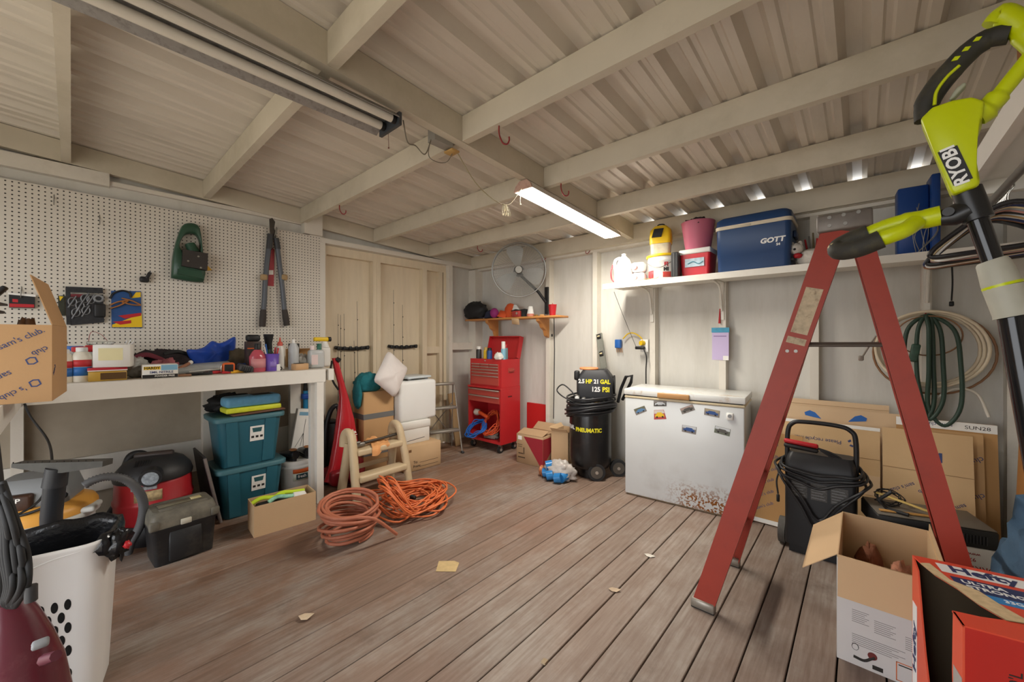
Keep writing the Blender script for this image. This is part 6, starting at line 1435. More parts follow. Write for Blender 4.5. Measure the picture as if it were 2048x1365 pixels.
t = T('orange_disc', 'flat orange plastic disc lying on top of the compressor', 'disc', (-1.93, 3.26, 0.9955)); P(t, 'disc', MB().lathe([(0.085, 0.0), (0.09, 0.006), (0.085, 0.018), (0.03, 0.02)], 24), mat('salmon_orange', 'd98a58', 0.5))
t = T('spirit_level', 'silver and black spirit level leaning on the wall above the compressor', 'level', (-1.93, 3.44, 0.9955), rot=(-0.08, 0.0, 0))
lv = [at_y(1196, 690, 3.5), at_y(1213, 757, 3.5)]
LVM = mat('level_body', '8f9087', 0.4, metal=0.4)
t.location = (lv[1].x, 3.45, 0.9955); t.rotation_euler = (-0.2, -0.27, 0)
m = MB(); m.box(-0.03, -0.024, -0.012, 0.012, 0, 0.36); m.box(0.024, 0.03, -0.012, 0.012, 0, 0.36); m.box(-0.024, 0.024, -0.004, 0.004, 0, 0.36); P(t, 'body', m, LVM)
for z in (0.15, 0.33):
    m = MB(); m.rb((0, -0.006, z), (0.046, 0.018, 0.05), 0.006, 1); v_ = P(t, 'vial_block', m, BLACK); m = MB(); m.cyl((-0.012, -0.016, z), (0.012, -0.016, z), 0.008, n=10); P(v_, 'vial', m, mat('cream_vial', 'd8c9a0', 0.3))

# ---------------------------------------------------------------- chest freezer
FL0, FR0 = at_z(1250, 988, 0), at_z(1489, 1046, 0); axf = (FR0-FL0); wf_ = axf.length; rzf = math.atan2(axf.y, axf.x); df = 0.42; hf = 0.865
def freezer_mat():
    m = mat('freezer_white_enamel', 'd3d6d6', 0.3, var=0.03, coat=0.1); nt = m.node_tree; N = nt.nodes; L = nt.links; b = N['Principled BSDF']
    src = b.inputs['Base Color'].links[0].from_socket
    tc = N.new('ShaderNodeTexCoord'); sp = N.new('ShaderNodeSeparateXYZ'); L.new(tc.outputs['Object'], sp.inputs[0])
    n1 = N.new('ShaderNodeTexNoise'); n1.inputs['Scale'].default_value = 65; n1.inputs['Detail'].default_value = 6; L.new(tc.outputs['Object'], n1.inputs['Vector'])
    n2 = N.new('ShaderNodeTexNoise'); n2.inputs['Scale'].default_value = 7; n2.inputs['Detail'].default_value = 4; L.new(tc.outputs['Object'], n2.inputs['Vector'])
    def mr(s, a, c, lo=0.0, hi=1.0):
        r = N.new('ShaderNodeMapRange'); r.inputs[1].default_value = a; r.inputs[2].default_value = c; r.inputs[3].default_value = lo; r.inputs[4].default_value = hi; L.new(s, r.inputs[0]); return r.outputs[0]
    def mul(a, c):
        x = N.new('ShaderNodeMath'); x.operation = 'MULTIPLY'; L.new(a, x.inputs[0]); L.new(c, x.inputs[1]); return x.outputs[0]
    foot = mul(mr(sp.outputs[2], 0.10, 0.22, 1, 0), mr(sp.outputs[0], -0.12, 0.06))       # rust creeping up from the right foot
    spot = mr(n1.outputs[0], 0.50, 0.55); f1 = mul(mul(foot, spot), mr(n2.outputs[0], 0.25, 0.5))
    edge = mul(mr(sp.outputs[2], 0.0, 0.05, 1, 0), mr(n1.outputs[0], 0.42, 0.6)); edge = mul(edge, mr(sp.outputs[0], -0.3, 0.15))
    mx = N.new('ShaderNodeMath'); mx.operation = 'MAXIMUM'; L.new(f1, mx.inputs[0]); L.new(edge, mx.inputs[1])
    m1 = N.new('ShaderNodeMix'); m1.data_type = 'RGBA'; L.new(mx.outputs[0], m1.inputs['Factor']); m1.inputs['B'].default_value = (*rgb('8a5216'), 1)
    sm = mul(mr(sp.outputs[2], 0.1, 0.5, 1, 0), mr(n2.outputs[0], 0.5, 0.75, 0, 0.45))
    m2 = N.new('ShaderNodeMix'); m2.data_type = 'RGBA'; L.new(sm, m2.inputs['Factor']); L.new(src, m2.inputs['A']); m2.inputs['B'].default_value = (*rgb('b0aea8'), 1); L.new(m2.outputs['Result'], m1.inputs['A'])
    L.new(m1.outputs['Result'], b.inputs['Base Color']); return m
off = rotz(rzf) @ Vector((wf_/2, df/2, 0))
t = T('chest_freezer', 'white chest freezer with rust at its foot and car pictures on its front', 'freezer', (FL0.x+off.x, FL0.y+off.y, 0), rzf)
FZ = freezer_mat()
P(t, 'cabinet', MB().rb((0, 0, 0.4055), (wf_, df, 0.787), 0.008, 2), FZ)
P(t, 'gasket', MB().rb((0, 0.0, 0.8085), (wf_+0.006, df+0.006, 0.018), 0.004, 1), mat('cream_gasket', 'd8c9a8', 0.5))
P(t, 'gap', MB().box(-wf_/2+0.01, wf_/2-0.01, -df/2+0.01, df/2-0.01, 0.8176, 0.8255), BLACK)
P(t, 'lid', MB().rb((0.0, 0.0, 0.849), (wf_+0.012, df+0.012, 0.046), 0.004, 2), mat('freezer_lid', 'dedfdb', 0.3, var=0.03, dirt='b08a58', damt=0.55, dscale=9, dlo=0.54, dhi=0.66))
P(t, 'handle', MB().rb((-0.045, -df/2-0.012, 0.842), (0.235, 0.022, 0.04), 0.006, 2), mat('tan_handle', 'b88a56', 0.5, var=0.1))
P(t, 'skirt', MB().box(-wf_/2+0.01, wf_/2-0.01, -df/2+0.015, df/2-0.01, 0.0, 0.0118), mat('rusty_skirt', '7d6a50', 0.8, var=0.3, scale=30))
Mf = Matrix.Translation(t.location) @ rotz(rzf); Mfi = Mf.inverted()
nf = rotz(rzf) @ Vector((0, -1, 0))
def on_front(zx, zy):
    px, py = 1240+zx/4.403, 750+zy/4.403; r = ray(px, py); cam0 = Vector((0, 0, CAMZ)); p0 = FL0
    k = (p0-cam0).dot(nf)/r.dot(nf); return Mfi @ (cam0+r*k)
CARB = mat('print_blue_car', '2c4f8c', 0.5, var=0.2); 
def picture(q, sky, road, car, label, wheels=True):
    pts = [on_front(*p) for p in q]; u = T('fridge_magnet', label, 'magnet', Mf @ ((pts[0]+pts[2])/2), rzf, group='car pictures on the freezer')
    u.location = u.location+nf*0.0004
    c = (pts[0]+pts[2])/2; L_ = [(p-c) for p in pts]     # TL TR BR BL
    def quad(a, b_, c_, d_, y, name, mm):
        f = lambda s_, v: L_[0].lerp(L_[1], s_).lerp(L_[3].lerp(L_[2], s_), v)
        poly = [f(*a), f(*b_), f(*c_), f(*d_)] if d_ is not None else a
        mb = MB(); vs = [(p.x, -y-0.0007, p.z) for p in poly]+[(p.x, -y, p.z) for p in poly]
        mb.add(vs, [(3, 2, 1, 0), (4, 5, 6, 7), (0, 1, 5, 4), (1, 2, 6, 5), (2, 3, 7, 6), (3, 0, 4, 7)]); P(u, name, mb, mm)
    quad((0, 0), (1, 0), (1, 1), (0, 1), 0.0, 'print', road)
    quad((0.03, 0.03), (0.97, 0.03), (0.97, 0.38), (0.03, 0.38), 0.0008, 'printed_sky', sky)
    quad((0.12, 0.46), (0.88, 0.46), (0.9, 0.74), (0.1, 0.74), 0.0009, 'printed_car', car); quad((0.3, 0.26), (0.7, 0.26), (0.8, 0.46), (0.22, 0.46), 0.0009, 'printed_car', car)
    if wheels:
        for s_ in (0.2, 0.68): quad((s_, 0.66), (s_+0.12, 0.66), (s_+0.12, 0.84), (s_, 0.84), 0.0017, 'printed_wheel', INKK)
G1, G2, G3 = mat('print_grey', '86807a', 0.5, var=0.2), mat('print_dark_grey', '57544f', 0.5, var=0.2), mat('print_pale', 'c9cdd0', 0.5)
picture([(120, 305), (215, 272), (238, 320), (143, 358)], mat('print_olive', '6a6a52', 0.5), G1, mat('print_light_blue', '5c86b0', 0.5), 'tilted light blue car picture at the left of the freezer front')
picture([(297, 228), (410, 228), (410, 278), (297, 278)], G1, G2, G3, 'silver van picture just under the freezer handle')
picture([(300, 312), (385, 308), (410, 390), (300, 395)], mat('print_white', 'd8d0c8', 0.5), mat('print_red', 'b84a48', 0.5), YEL, 'red and yellow cartoon car picture under the silver van picture')
picture([(527, 300), (638, 260), (663, 310), (548, 350)], mat('print_rose', 'b09a90', 0.5), G1, G2, 'tilted grey car picture at the top middle of the freezer front')
picture([(745, 293), (880, 318), (875, 380), (740, 352)], mat('print_tan', 'a89a80', 0.5), G1, CARB, 'blue pickup picture at the upper right beside the white thermostat')
picture([(548, 440), (676, 462), (668, 528), (543, 500)], G3, G1, CARB, 'dark blue car picture in the lower middle of the freezer front')
picture([(838, 448), (975, 482), (965, 545), (828, 508)], G3, mat('print_green_grey', '6c7262', 0.5), G2, 'green grey car picture at the lower right of the freezer front')
q = on_front(969, 367); u = T('thermostat', 'small square white thermostat stuck on the freezer front', 'thermostat', Mf @ q, rzf)
P(u, 'case', MB().rb((0, -0.008, 0), (0.042, 0.015, 0.05), 0.003, 1), WHITE); m = MB(); m.cyl((0, -0.0157, 0.004), (0, -0.0185, 0.004), 0.013, n=16); P(u, 'dial', m, GREY)

# ---------------------------------------------------------------- white wall shelf and what stands on it
WZ = 1.77; WY0 = 3.135
SHP = mat('white_shelf_paint', 'e4e0d6', 0.5, var=0.03, dirt='b5a88f', damt=0.25, dscale=6, dlo=0.5, dhi=0.8)
t = T('wall_shelf', 'long white painted shelf high on the back wall holding coolers', 'shelf', (0, 0, 0))
m = MB(); m.box(-1.716, 0.60, WY0+0.02, 3.53, WZ-0.02, WZ); P(t, 'board', m, SHP)
m = MB(); m.box(-1.716, 0.60, WY0, WY0+0.0195, WZ-0.046, WZ-0.0002); P(t, 'front_edge', m, SHP)
for x in (-1.432, -0.851, -0.255, 0.30):
    m = MB(); m.box(x-0.014, x+0.014, WY0+0.05, 3.525, WZ-0.030, WZ-0.0205); m.box(x-0.014, x+0.014, 3.523, 3.533, WZ-0.33, WZ-0.03)
    m.tube(bez([(x, WY0+0.08, WZ-0.034), (x, 3.40, WZ-0.05), (x, 3.47, WZ-0.10), (x, 3.515, WZ-0.26)], 6), 0.009, 6); P(t, 'bracket', m, SHP)
def ws(px, Y): q = at_y(px, 550, Y); return (q.x, Y, WZ+0.0005)
def pxw(px0, px1, Y): return at_y(px1, 550, Y).x-at_y(px0, 550, Y).x
MILK = mat('milky_white_plastic', 'e2e3e2', 0.35, var=0.02)
t = T('milk_jug', 'white gallon jug at the left end of the long white shelf', 'jug', ws(1248, 3.26), 0.3)
P(t, 'body', loft([rr(0.14, 0.14, 0.03, 0.0), rr(0.155, 0.155, 0.035, 0.01), rr(0.155, 0.155, 0.035, 0.15), rr(0.12, 0.12, 0.04, 0.205), rr(0.05, 0.05, 0.02, 0.24), rr(0.036, 0.036, 0.017, 0.25)]), MILK)
P(t, 'cap', MB().cyl((0, 0, 0.25), (0, 0, 0.266), 0.02, n=16), WHITE)
m = MB(); m.tube(bez([(-0.03, -0.04, 0.225), (-0.06, -0.075, 0.2), (-0.066, -0.088, 0.15), (-0.06, -0.07, 0.1)], 6), 0.013, 8); P(t, 'handle', m, MILK)
m = MB(); m.tube(bez([at_y(1226, 530, 3.25), at_y(1222, 545, 3.22), at_y(1224, 560, 3.22), at_y(1232, 566, 3.22)], 6), 0.006, 6); solo('red_strap', m, RED, 'red strap looped beside the white gallon jug', 'strap')
for i, z in enumerate((0.0, 0.09)):
    t = T('detergent_jug', '%s of two white jugs with pink caps lying beside the gallon jug' % ('lower' if i == 0 else 'upper'), 'jug', (ws(1278, 3.30)[0], 3.30, WZ+0.0005+z), 0.2)
    P(t, 'body', MB().rb((0, 0, 0.044), (0.125, 0.13, 0.088), 0.03, 3), MILK); m = MB(); m.cyl((-0.025, -0.066, 0.044), (-0.025, -0.085, 0.044), 0.024, n=18); P(t, 'cap', m, mat('pink_cap', 'e08a88', 0.5))
m = MB(); rd = random.Random(4); m.tube(bez([(ws(1276+i*6, 3.17)[0], 3.165+rd.uniform(-0.012, 0.03), WZ+0.006+rd.uniform(0, 0.012)) for i in range(8)], 5), 0.003, 6); solo('twine', m, mat('dry_twine', 'a89368', 0.8), 'tangled dry twine in front of the jugs on the shelf edge', 'twine')
t = T('bucket', 'white bucket with red and black FIRE MIX print and yellow lid on the shelf', 'bucket', ws(1327, 3.33), 0.0); 
P(t, 'pail', MB().lathe([(0.105, 0.0), (0.11, 0.006), (0.122, 0.15), (0.128, 0.155), (0.128, 0.17), (0.124, 0.175), (0.126, 0.195)], 32), WHITE); P(t, 'lid', MB().lathe([(0.135, 0.1955), (0.138, 0.2), (0.138, 0.212), (0.13, 0.216)], 32), YEL)
label_band(t, 0.118, 0.02, 0.085, LBLR, -PI*0.98, -PI*0.62, name='red_label')
def wrapt(s_, size, r, z, a, mm, off=0.001):
    tb = text(s_, size, off); mb = MB(); mb.add([((r+0.0012+z_)*math.cos(a+x/r), (r+0.0012+z_)*math.sin(a+x/r), z+y) for x, y, z_ in tb.v], tb.f); P(t, 'lettering', mb, mm)
wrapt('FI', 0.045, 0.121, 0.125, -PI*0.33, RED, 0.002); wrapt('MI', 0.04, 0.119, 0.085, -PI*0.33, INKK, 0.002)
label_band(t, 0.1165, 0.02, 0.065, mat('brick_label', 'a83a34', 0.5), -PI*0.40, -PI*0.22, name='red_label')
m = MB(); m.tube(bez([(-0.12, -0.05, 0.16), (-0.05, -0.13, 0.12), (0.03, -0.135, 0.10), (0.11, -0.06, 0.16)], 6), 0.003, 6); P(t, 'bail', m, STEEL)
t = T('lantern', 'yellow topped clear spreader standing on the yellow bucket lid', 'sprayer', (ws(1322, 3.32)[0], 3.32, WZ+0.2168), 0.25)  # clear and yellow sprayer, no lamp in it
P(t, 'clear_base', loft([rr(0.15, 0.12, 0.03, 0.0), rr(0.16, 0.13, 0.03, 0.095)]), mat('clear_tan_body', 'c9c2ac', 0.2, var=0.3, scale=20)); P(t, 'yellow_top', loft([rr(0.17, 0.14, 0.03, 0.0955), rr(0.175, 0.145, 0.03, 0.14), rr(0.165, 0.13, 0.03, 0.21), rr(0.10, 0.1, 0.03, 0.245)]), YEL)
m = MB(); m.prism([(-0.065, 0.145), (0.01, 0.145), (0.03, 0.215), (-0.045, 0.215)], 0.004, basis((0, -0.0735, 0), (1, 0, 0), (0, 0, 1), (0, -1, 0))); P(t, 'dark_panel', m, BLKR); m = MB(); m.tube(bez([(-0.03, 0, 0.245), (-0.02, 0, 0.265), (0.02, 0, 0.265), (0.03, 0, 0.245)], 5), 0.006, 6); P(t, 'handle', m, BLACK)
t = T('tool_case', 'dark grey ribbed plastic case standing beside the white bucket', 'case', ws(1353, 3.205), 0.0); P(t, 'case', MB().rb((0, 0, 0.10), (0.055, 0.10, 0.20), 0.01, 2), DGREY)
for i in range(3): m = MB(); m.box(-0.024+i*0.02, -0.016+i*0.02, -0.0525, -0.0495, 0.01, 0.19); P(t, 'rib', m, BLACK)
w_ = pxw(1366, 1428, 3.21); t = T('small_cooler', 'small red cooler with white lid under the pink pail', 'cooler', ws(1397, 3.31), 0.0)
P(t, 'body', loft([rr(w_*0.88, 0.18, 0.02, 0.0), rr(w_, 0.205, 0.02, 0.175)]), mat('cooler_red', 'c92a34', 0.35)); P(t, 'lid', MB().rb((0, 0, 0.196), (w_*1.03, 0.215, 0.04), 0.01, 2), WHITE)
m = MB(); m.box(-0.07, 0.07, -0.1045, -0.099, 0.075, 0.14); lb = P(t, 'picture_label', m, mat('label_sky', 'b8cde0', 0.5, var=0.3, scale=30)); m = MB(); m.tube(bez([(-0.05, -0.1055, 0.1), (-0.01, -0.1055, 0.115), (0.03, -0.1055, 0.095), (0.06, -0.1055, 0.11)], 5), 0.006, 6, flat=0.2); P(lb, 'printed_fish', m, mat('teal_print', '4c93a6', 0.5))
t = T('pail', 'dusty pink plastic pail holding a black bundle', 'pail', (ws(1396, 3.31)[0], 3.31, WZ+0.217), 0.0)
P(t, 'pail', MB().lathe([(0.088, 0.0), (0.092, 0.005), (0.122, 0.215), (0.125, 0.22), (0.118, 0.22), (0.086, 0.008)], 32), mat('dusty_pink', 'c06a80', 0.4, var=0.04)); 
solo('black_bundle', MB().lump((0, 0, 0.0), (0.10, 0.10, 0.05), 0.3, 5), mat('black_felt', '201c20', 0.8), 'black cloth bundle filling the pink pail', 'bundle', (ws(1396, 3.31)[0], 3.31, WZ+0.217+0.205))
# large blue cooler
CB = mat('cooler_blue', '23426e', 0.4, var=0.05, bump=0.03, bscale=200)
x0, x1 = at_y(1428, 530, 3.15).x, at_y(1578, 500, 3.15).x; w_ = x1-x0
t = T('large_cooler', 'large blue GOTT cooler with cream lid band on the white shelf', 'cooler', ((x0+x1)/2+0.01, 3.325, WZ+0.0005), 0.0)
dc = 0.34
P(t, 'body', loft([rr(w_*0.93, dc*0.93, 0.03, 0.0), rr(w_*0.97, dc*0.97, 0.035, 0.012), rr(w_*0.975, dc*0.975, 0.035, 0.11), rr(w_*0.985, dc*0.985, 0.035, 0.112), rr(w_, dc, 0.035, 0.305)]), CB)
P(t, 'cream_band', loft([rr(w_*1.03, dc*1.03, 0.04, 0.3055), rr(w_*1.035, dc*1.035, 0.04, 0.33)]), mat('cream_band', 'd8cdb6', 0.5))
P(t, 'lid', loft([rr(w_*1.02, dc*1.02, 0.04, 0.3305), rr(w_*1.0, dc*1.0, 0.04, 0.375), rr(w_*0.9, dc*0.86, 0.04, 0.395)]), CB)
tx(t, 'GOTT', 0.046, basis((w_*0.27, -dc/2-0.0006, 0.185), (1, 0, 0), (0, 0, 1), (0, -1, 0)), WTX, 0.002, 1.1, shear=0.15); tx(t, '54', 0.022, basis((w_*0.345, -dc/2-0.0006, 0.152), (1, 0, 0), (0, 0, 1), (0, -1, 0)), WTX, 0.001)
m = MB(); m.rb((w_/2+0.008, 0, 0.23), (0.02, 0.12, 0.05), 0.008, 2); P(t, 'handle', m, mat('navy_handle', '1a2f52', 0.4)); m = MB(); m.cyl((w_*0.48, -0.11, 0.05), (w_*0.5+0.01, -0.11, 0.05), 0.016, n=12); P(t, 'drain_plug', m, BLACK)
m = MB(); m.rb((-w_*0.15, -dc*0.515, 0.315), (w_*0.3, 0.012, 0.012), 0.003, 1); P(t, 'lid_catch', m, mat('cream_band', 'd8cdb6', 0.5))
t = T('plush_toy', 'white plush animal with red bow lying right of the blue cooler', 'plush toy', ws(1612, 3.27), 0.0)
FUR = mat('white_fur', 'd5cec4', 0.95, var=0.12, bump=0.6, bscale=70)
P(t, 'body', MB().lump((0.03, 0, 0.055), (0.085, 0.06, 0.06), 0.12, 3, flatz=-0.054), FUR); P(t, 'head', MB().lump((-0.05, -0.03, 0.12), (0.04, 0.04, 0.038), 0.12, 5), FUR)
for x in (-0.075, -0.03): P(t, 'ear', MB().lump((x, -0.02, 0.155), (0.014, 0.012, 0.018), 0.1, 2), FUR)
P(t, 'nose', MB().sph((-0.055, -0.07, 0.112), 0.008, 8, 6), BLACK); P(t, 'bow', MB().lump((-0.04, -0.055, 0.07), (0.025, 0.015, 0.016), 0.3, 2), RED)
t = T('tool_bundle', 'bundle of worn garden tools standing behind the ladder top', 'tools', ws(1628, 3.36), 0.0)
for i in range(5): m = MB(); m.tube([(-0.02+i*0.01, 0, 0.0), (-0.05+i*0.022, 0.01, 0.2+0.02*(i % 3))], 0.007, 6, rs=[0.009, 0.005]); P(t, 'handle', m, (RED, STEEL, mat('olive_handle', '6a5a3c', 0.6))[i % 3])
# blue binder box and clutter at the right end of the shelf
t = T('blue_box', 'tall dark blue box standing on the white shelf behind the ladder', 'box', (at_y(1823, 450, 3.34).x, 3.34, WZ+0.0005), 0.06)
P(t, 'front', MB().rb((0, 0, 0.21), (0.13, 0.12, 0.40), 0.006, 1), mat('deep_blue_card', '1f4486', 0.4, var=0.08)); m = MB(); m.rb((0.085, -0.03, 0.225), (0.035, 0.15, 0.45), 0.004, 1); P(t, 'side_flap', m, mat('deep_blue_card', '1f4486', 0.4))
t = T('wire_bundle', 'loose bundle of thin grey wires before the blue box', 'wires', (at_y(1850, 450, 3.22).x, 3.22, WZ+0.0005))
rd = random.Random(8)
for i in range(7): m = MB(); m.tube(bez([(rd.uniform(-0.06, 0.05), 0, 0.002), (rd.uniform(-0.05, 0.05), rd.uniform(-0.02, 0.02), 0.12), (rd.uniform(-0.08, 0.06), 0, 0.2+rd.uniform(0, 0.1))], 5), 0.002, 5); P(t, 'wire', m, STEEL)

# calendar, outlet and small things on the wall
q = at_y(1440, 690, 3.52); t = T('wall_calendar', 'lavender sheet on a blue backed card hung under the white shelf', 'card', (q.x, 3.5335, q.z), 0.0)
m = MB(); m.box(-0.062, 0.062, -0.004, -0.001, -0.125, 0.10); P(t, 'sheet', m, mat('lavender_paper', 'c4b4d8', 0.7, var=0.02)); m = MB(); m.box(-0.066, 0.066, -0.006, -0.0005, 0.10, 0.14); P(t, 'header', m, mat('teal_header', '3f93b4', 0.5, var=0.2, scale=30))
m = MB(); m.box(-0.05, 0.045, -0.0046, -0.0041, 0.066, 0.074); P(t, 'print_line', m, mat('mauve_print', '8f7aa8', 0.6)); m = MB(); m.box(0.02, 0.06, -0.0048, -0.0041, -0.125, -0.09); P(t, 'picture', m, PAPER)
q = at_y(1440, 640, 3.52); m = MB(); m.tube([(q.x, 3.518, q.z+0.09), (q.x-0.004, 3.518, q.z-0.03)], 0.007, 8, rs=[0.004, 0.009]); solo('pocket_screwdriver', m, RED, 'thin red screwdriver stuck behind the lavender card', 'screwdriver')
q = at_y(1288, 692, 3.535); t = T('wall_outlet', 'white wall outlet with yellow and black plugs above the freezer', 'outlet', (q.x, 3.618, q.z))
m = MB(); m.rb((0, -0.04, 0), (0.075, 0.08, 0.12), 0.006, 2); P(t, 'box', m, WHITE); m = MB(); m.cyl((-0.005, -0.08, 0.025), (-0.02, -0.115, 0.025), 0.022, n=14); P(t, 'yellow_plug', m, YEL); m = MB(); m.rb((-0.03, -0.10, -0.02), (0.09, 0.035, 0.028), 0.008, 2); P(t, 'black_plug', m, BLACK)
m = MB(); m.tube(bez([at_y(1288, 700, 3.5), at_y(1293, 715, 3.48), at_y(1292, 740, 3.49), at_y(1292, 768, 3.5)], 6), 0.006, 6); solo('freezer_cable', m, BLACK, 'black cable hanging from the outlet behind the freezer', 'cable')
q = at_y(1238, 688, 3.6); t = T('plug_adapter', 'blue plastic adapter with copper wires fixed to the wall', 'adapter', (q.x, 3.598, q.z)); m = MB(); m.rb((0, -0.012, 0), (0.06, 0.045, 0.085), 0.008, 2); P(t, 'body', m, BLUE)
for x in (-0.02, 0.0, 0.02, 0.035): m = MB(); m.tube([(x, -0.01, -0.04), (x+0.008, -0.015, -0.085)], 0.003, 5); P(t, 'wire_end', m, mat('copper_wire', 'b8824a', 0.4, metal=0.6))
m = MB(); m.tube(bez([at_y(1246, 678, 3.57), at_y(1256, 668, 3.57), at_y(1268, 667, 3.57), at_y(1282, 676, 3.56), at_y(1286, 686, 3.52)], 6), 0.006, 6); solo('yellow_cable', m, YEL, 'short yellow cable arching between blue adapter and outlet', 'cable')
m = MB(); m.tube([at_y(1228, 584, 3.2), at_y(1248, 636, 3.36), at_y(1272, 694, 3.49)], 0.002, 5); solo('hanging_wire', m, BLACK, 'thin black wire slanting from the shelf end to the outlet', 'wire')

# ================================================================ right side
# flattened cardboard leaning on the back wall
KSH = [mat('sheet_kraft_a', 'cfae82', 0.8, var=0.05, bump=0.04, bscale=100), mat('sheet_kraft_b', 'c59e6e', 0.8, var=0.05), mat('sheet_kraft_c', 'd4b793', 0.8, var=0.05), mat('sheet_kraft_d', 'b88d5a', 0.8, var=0.05)]
def sheet(label, x0, x1, yb, yt, z1, m, th=0.006, skew=0.0, z0=0.004):
    t = T('flattened_box', label, 'cardboard', ((x0+x1)/2, yb, z0), group='flattened boxes leaning on the back wall')
    w = x1-x0; L_ = math.hypot(z1-z0, yt-yb); t.rotation_euler = (-math.atan2(yt-yb, z1-z0), skew, 0)
    P(t, 'sheet', MB().box(-w/2, w/2, -th/2, th/2, 0, L_), m)
    t['w'] = w; return t, w, L_
def SF(x, z, th=0.006): return basis((x, -th/2-0.0006, z), (1, 0, 0), (0, 0, 1), (0, -1, 0))
def band(t, w, L_, z0, z1, m=None, name='white_band', x0=None, x1=None):
    mb = MB(); mb.box(-w/2 if x0 is None else x0, w/2 if x1 is None else x1, -0.0045, -0.0032, z0, z1); return P(t, name, mb, m or PAPER)
t, w, L_ = sheet('rearmost plain pale flattened box against the back wall', -0.50, 0.13, 3.40, 3.50, 0.855, KSH[2]); band(t, w, L_, L_-0.035, L_-0.033, mat('crease', '9a7a54', 0.8), 'crease')
t, w, L_ = sheet('flattened box with two blue pointed marks along its top edge', -0.52, 0.30, 3.375, 3.47, 0.81, KSH[2])
for a in (-0.115, 0.095):
    s_ = -1 if a < 0 else 1
    mb = MB(); mb.prism([(0, 0.02), (0.03*s_, 0.032), (0.06*s_, 0.015), (0.055*s_, -0.005), (-0.035*s_, -0.02)], 0.0008, SF(a-0.02, L_-0.06)); P(t, 'blue_mark', mb, mat('print_cobalt', '2a66b4', 0.6))
t, w, L_ = sheet('flattened box with white lettered top band at the far right', 0.16, 0.565, 3.34, 3.45, 0.80, KSH[3]); band(t, w, L_, L_-0.05, L_-0.001)
tx(t, "sam's club", 0.03, rot2(SF(-0.02, L_-0.025, 0.0078), PI), INKB, sx=0.9); tx(t, 'SUN28', 0.028, SF(0.13, L_-0.027, 0.0078), INKK, sx=1.2)
t, w, L_ = sheet('flattened box with diagonal blue lettering standing second from the right', 0.27, 0.51, 3.31, 3.42, 0.745, KSH[1])
for z in (0.2, 0.4, 0.6): tx(t, 'club', 0.04, rot2(SF(0.09, z), 0.5+PI), INKB)
t, w, L_ = sheet('large flattened box with white top band and inverted recycling print', -0.50, 0.085, 3.27, 3.40, 0.72, KSH[0]); band(t, w, L_, L_-0.022, L_-0.001)
tx(t, 'Please recycle me!', 0.034, rot2(SF(-0.02, L_-0.12), PI), INKB)
for i in range(3):
    a = 2*PI*i/3+0.4; c_ = Vector((0.14, 0, L_-0.115)); mb = MB(); mb.prism([(0.012*math.cos(a-0.6), 0.012*math.sin(a-0.6)), (0.024*math.cos(a-0.55), 0.024*math.sin(a-0.55)), (0.026*math.cos(a+0.2), 0.026*math.sin(a+0.2)), (0.018*math.cos(a+0.55), 0.018*math.sin(a+0.55)), (0.012*math.cos(a+0.2), 0.012*math.sin(a+0.2))], 0.0006, SF(0.16, L_-0.115)); P(t, 'recycling_arrow', mb, INKB)
m = MB(); m.box(w/2-0.07, w/2-0.0005, -0.0045, -0.0031, L_-0.42, L_-0.30); P(t, 'torn_patch', m, KSH[2]); band(t, w, L_, L_-0.20, L_-0.198, mat('crease', '9a7a54', 0.8), 'crease')
t, w, L_ = sheet('flattened box with a large blue M leaning in front at the right', 0.095, 0.465, 3.245, 3.375, 0.735, KSH[0])
tx(t, 'M', 0.075, SF(0.035, L_-0.145), INKB, 0.002, 1.2); tx(t, 's', 0.04, SF(-0.01, L_-0.10), INKB); band(t, w, L_, L_-0.235, L_-0.232, mat('crease', '9a7a54', 0.8), 'crease')
for x, z in ((0.02, 0.42), (0.10, 0.33), (-0.02, 0.30), (0.12, 0.20), (-0.1, 0.4), (-0.08, 0.22)): tx(t, "sam's club", 0.03, rot2(SF(x, z), 0.55+PI), INKB)
t, w, L_ = sheet('narrow flattened box with diagonal lettering beside the freezer', -0.575, -0.30, 3.20, 3.31, 0.62, KSH[3])
for z in (0.12, 0.2, 0.28, 0.36, 0.44, 0.52): tx(t, "sam's club", 0.028, rot2(SF(-0.07+0.02*(z > 0.3), z), 0.55), INKB)
band(t, w, L_, 0.002, 0.03)

# battery charger cart
t = T('battery_charger_cart', 'black wheeled battery charger with looped cables and tubular handle', 'battery charger', (-0.185, 2.985, 0), -0.02)
w, d = 0.33, 0.2; CHB = mat('charger_black', '1c1c1e', 0.45, var=0.1)
P(t, 'body', loft([rr(w, d, 0.02, 0.05), rr(w, d, 0.02, 0.50), rr(w*0.97, d*0.9, 0.025, 0.56), rr(w*0.9, d*0.6, 0.025, 0.60)]), CHB)
m = MB(); m.tube(bez([(-w/2+0.005, -0.03, 0.48), (-w/2+0.005, -0.02, 0.70), (-w/2+0.03, -0.015, 0.765), (-w/2+0.09, -0.015, 0.78), (w/2-0.10, -0.015, 0.78), (w/2-0.03, -0.015, 0.76), (w/2-0.005, -0.02, 0.69), (w/2-0.005, -0.03, 0.40)], 6), 0.013, 10); P(t, 'handle', m, CHB)
for x in (-w/2-0.025, w/2+0.025):
    m = MB(); m.cyl((x-0.018, 0.02, 0.078), (x+0.018, 0.02, 0.078), 0.078, n=28); wh = P(t, 'wheel', m, mat('tyre_grey', '55524e', 0.8, var=0.2, scale=40)); m = MB(); m.cyl((x-0.02, 0.02, 0.078), (x+0.02, 0.02, 0.078), 0.03, n=16); P(wh, 'hub', m, DGREY)
m = MB(); m.box(-w/2+0.02, w/2-0.02, -d/2+0.02, -d/2+0.06, 0.0, 0.0495); P(t, 'foot', m, CHB)
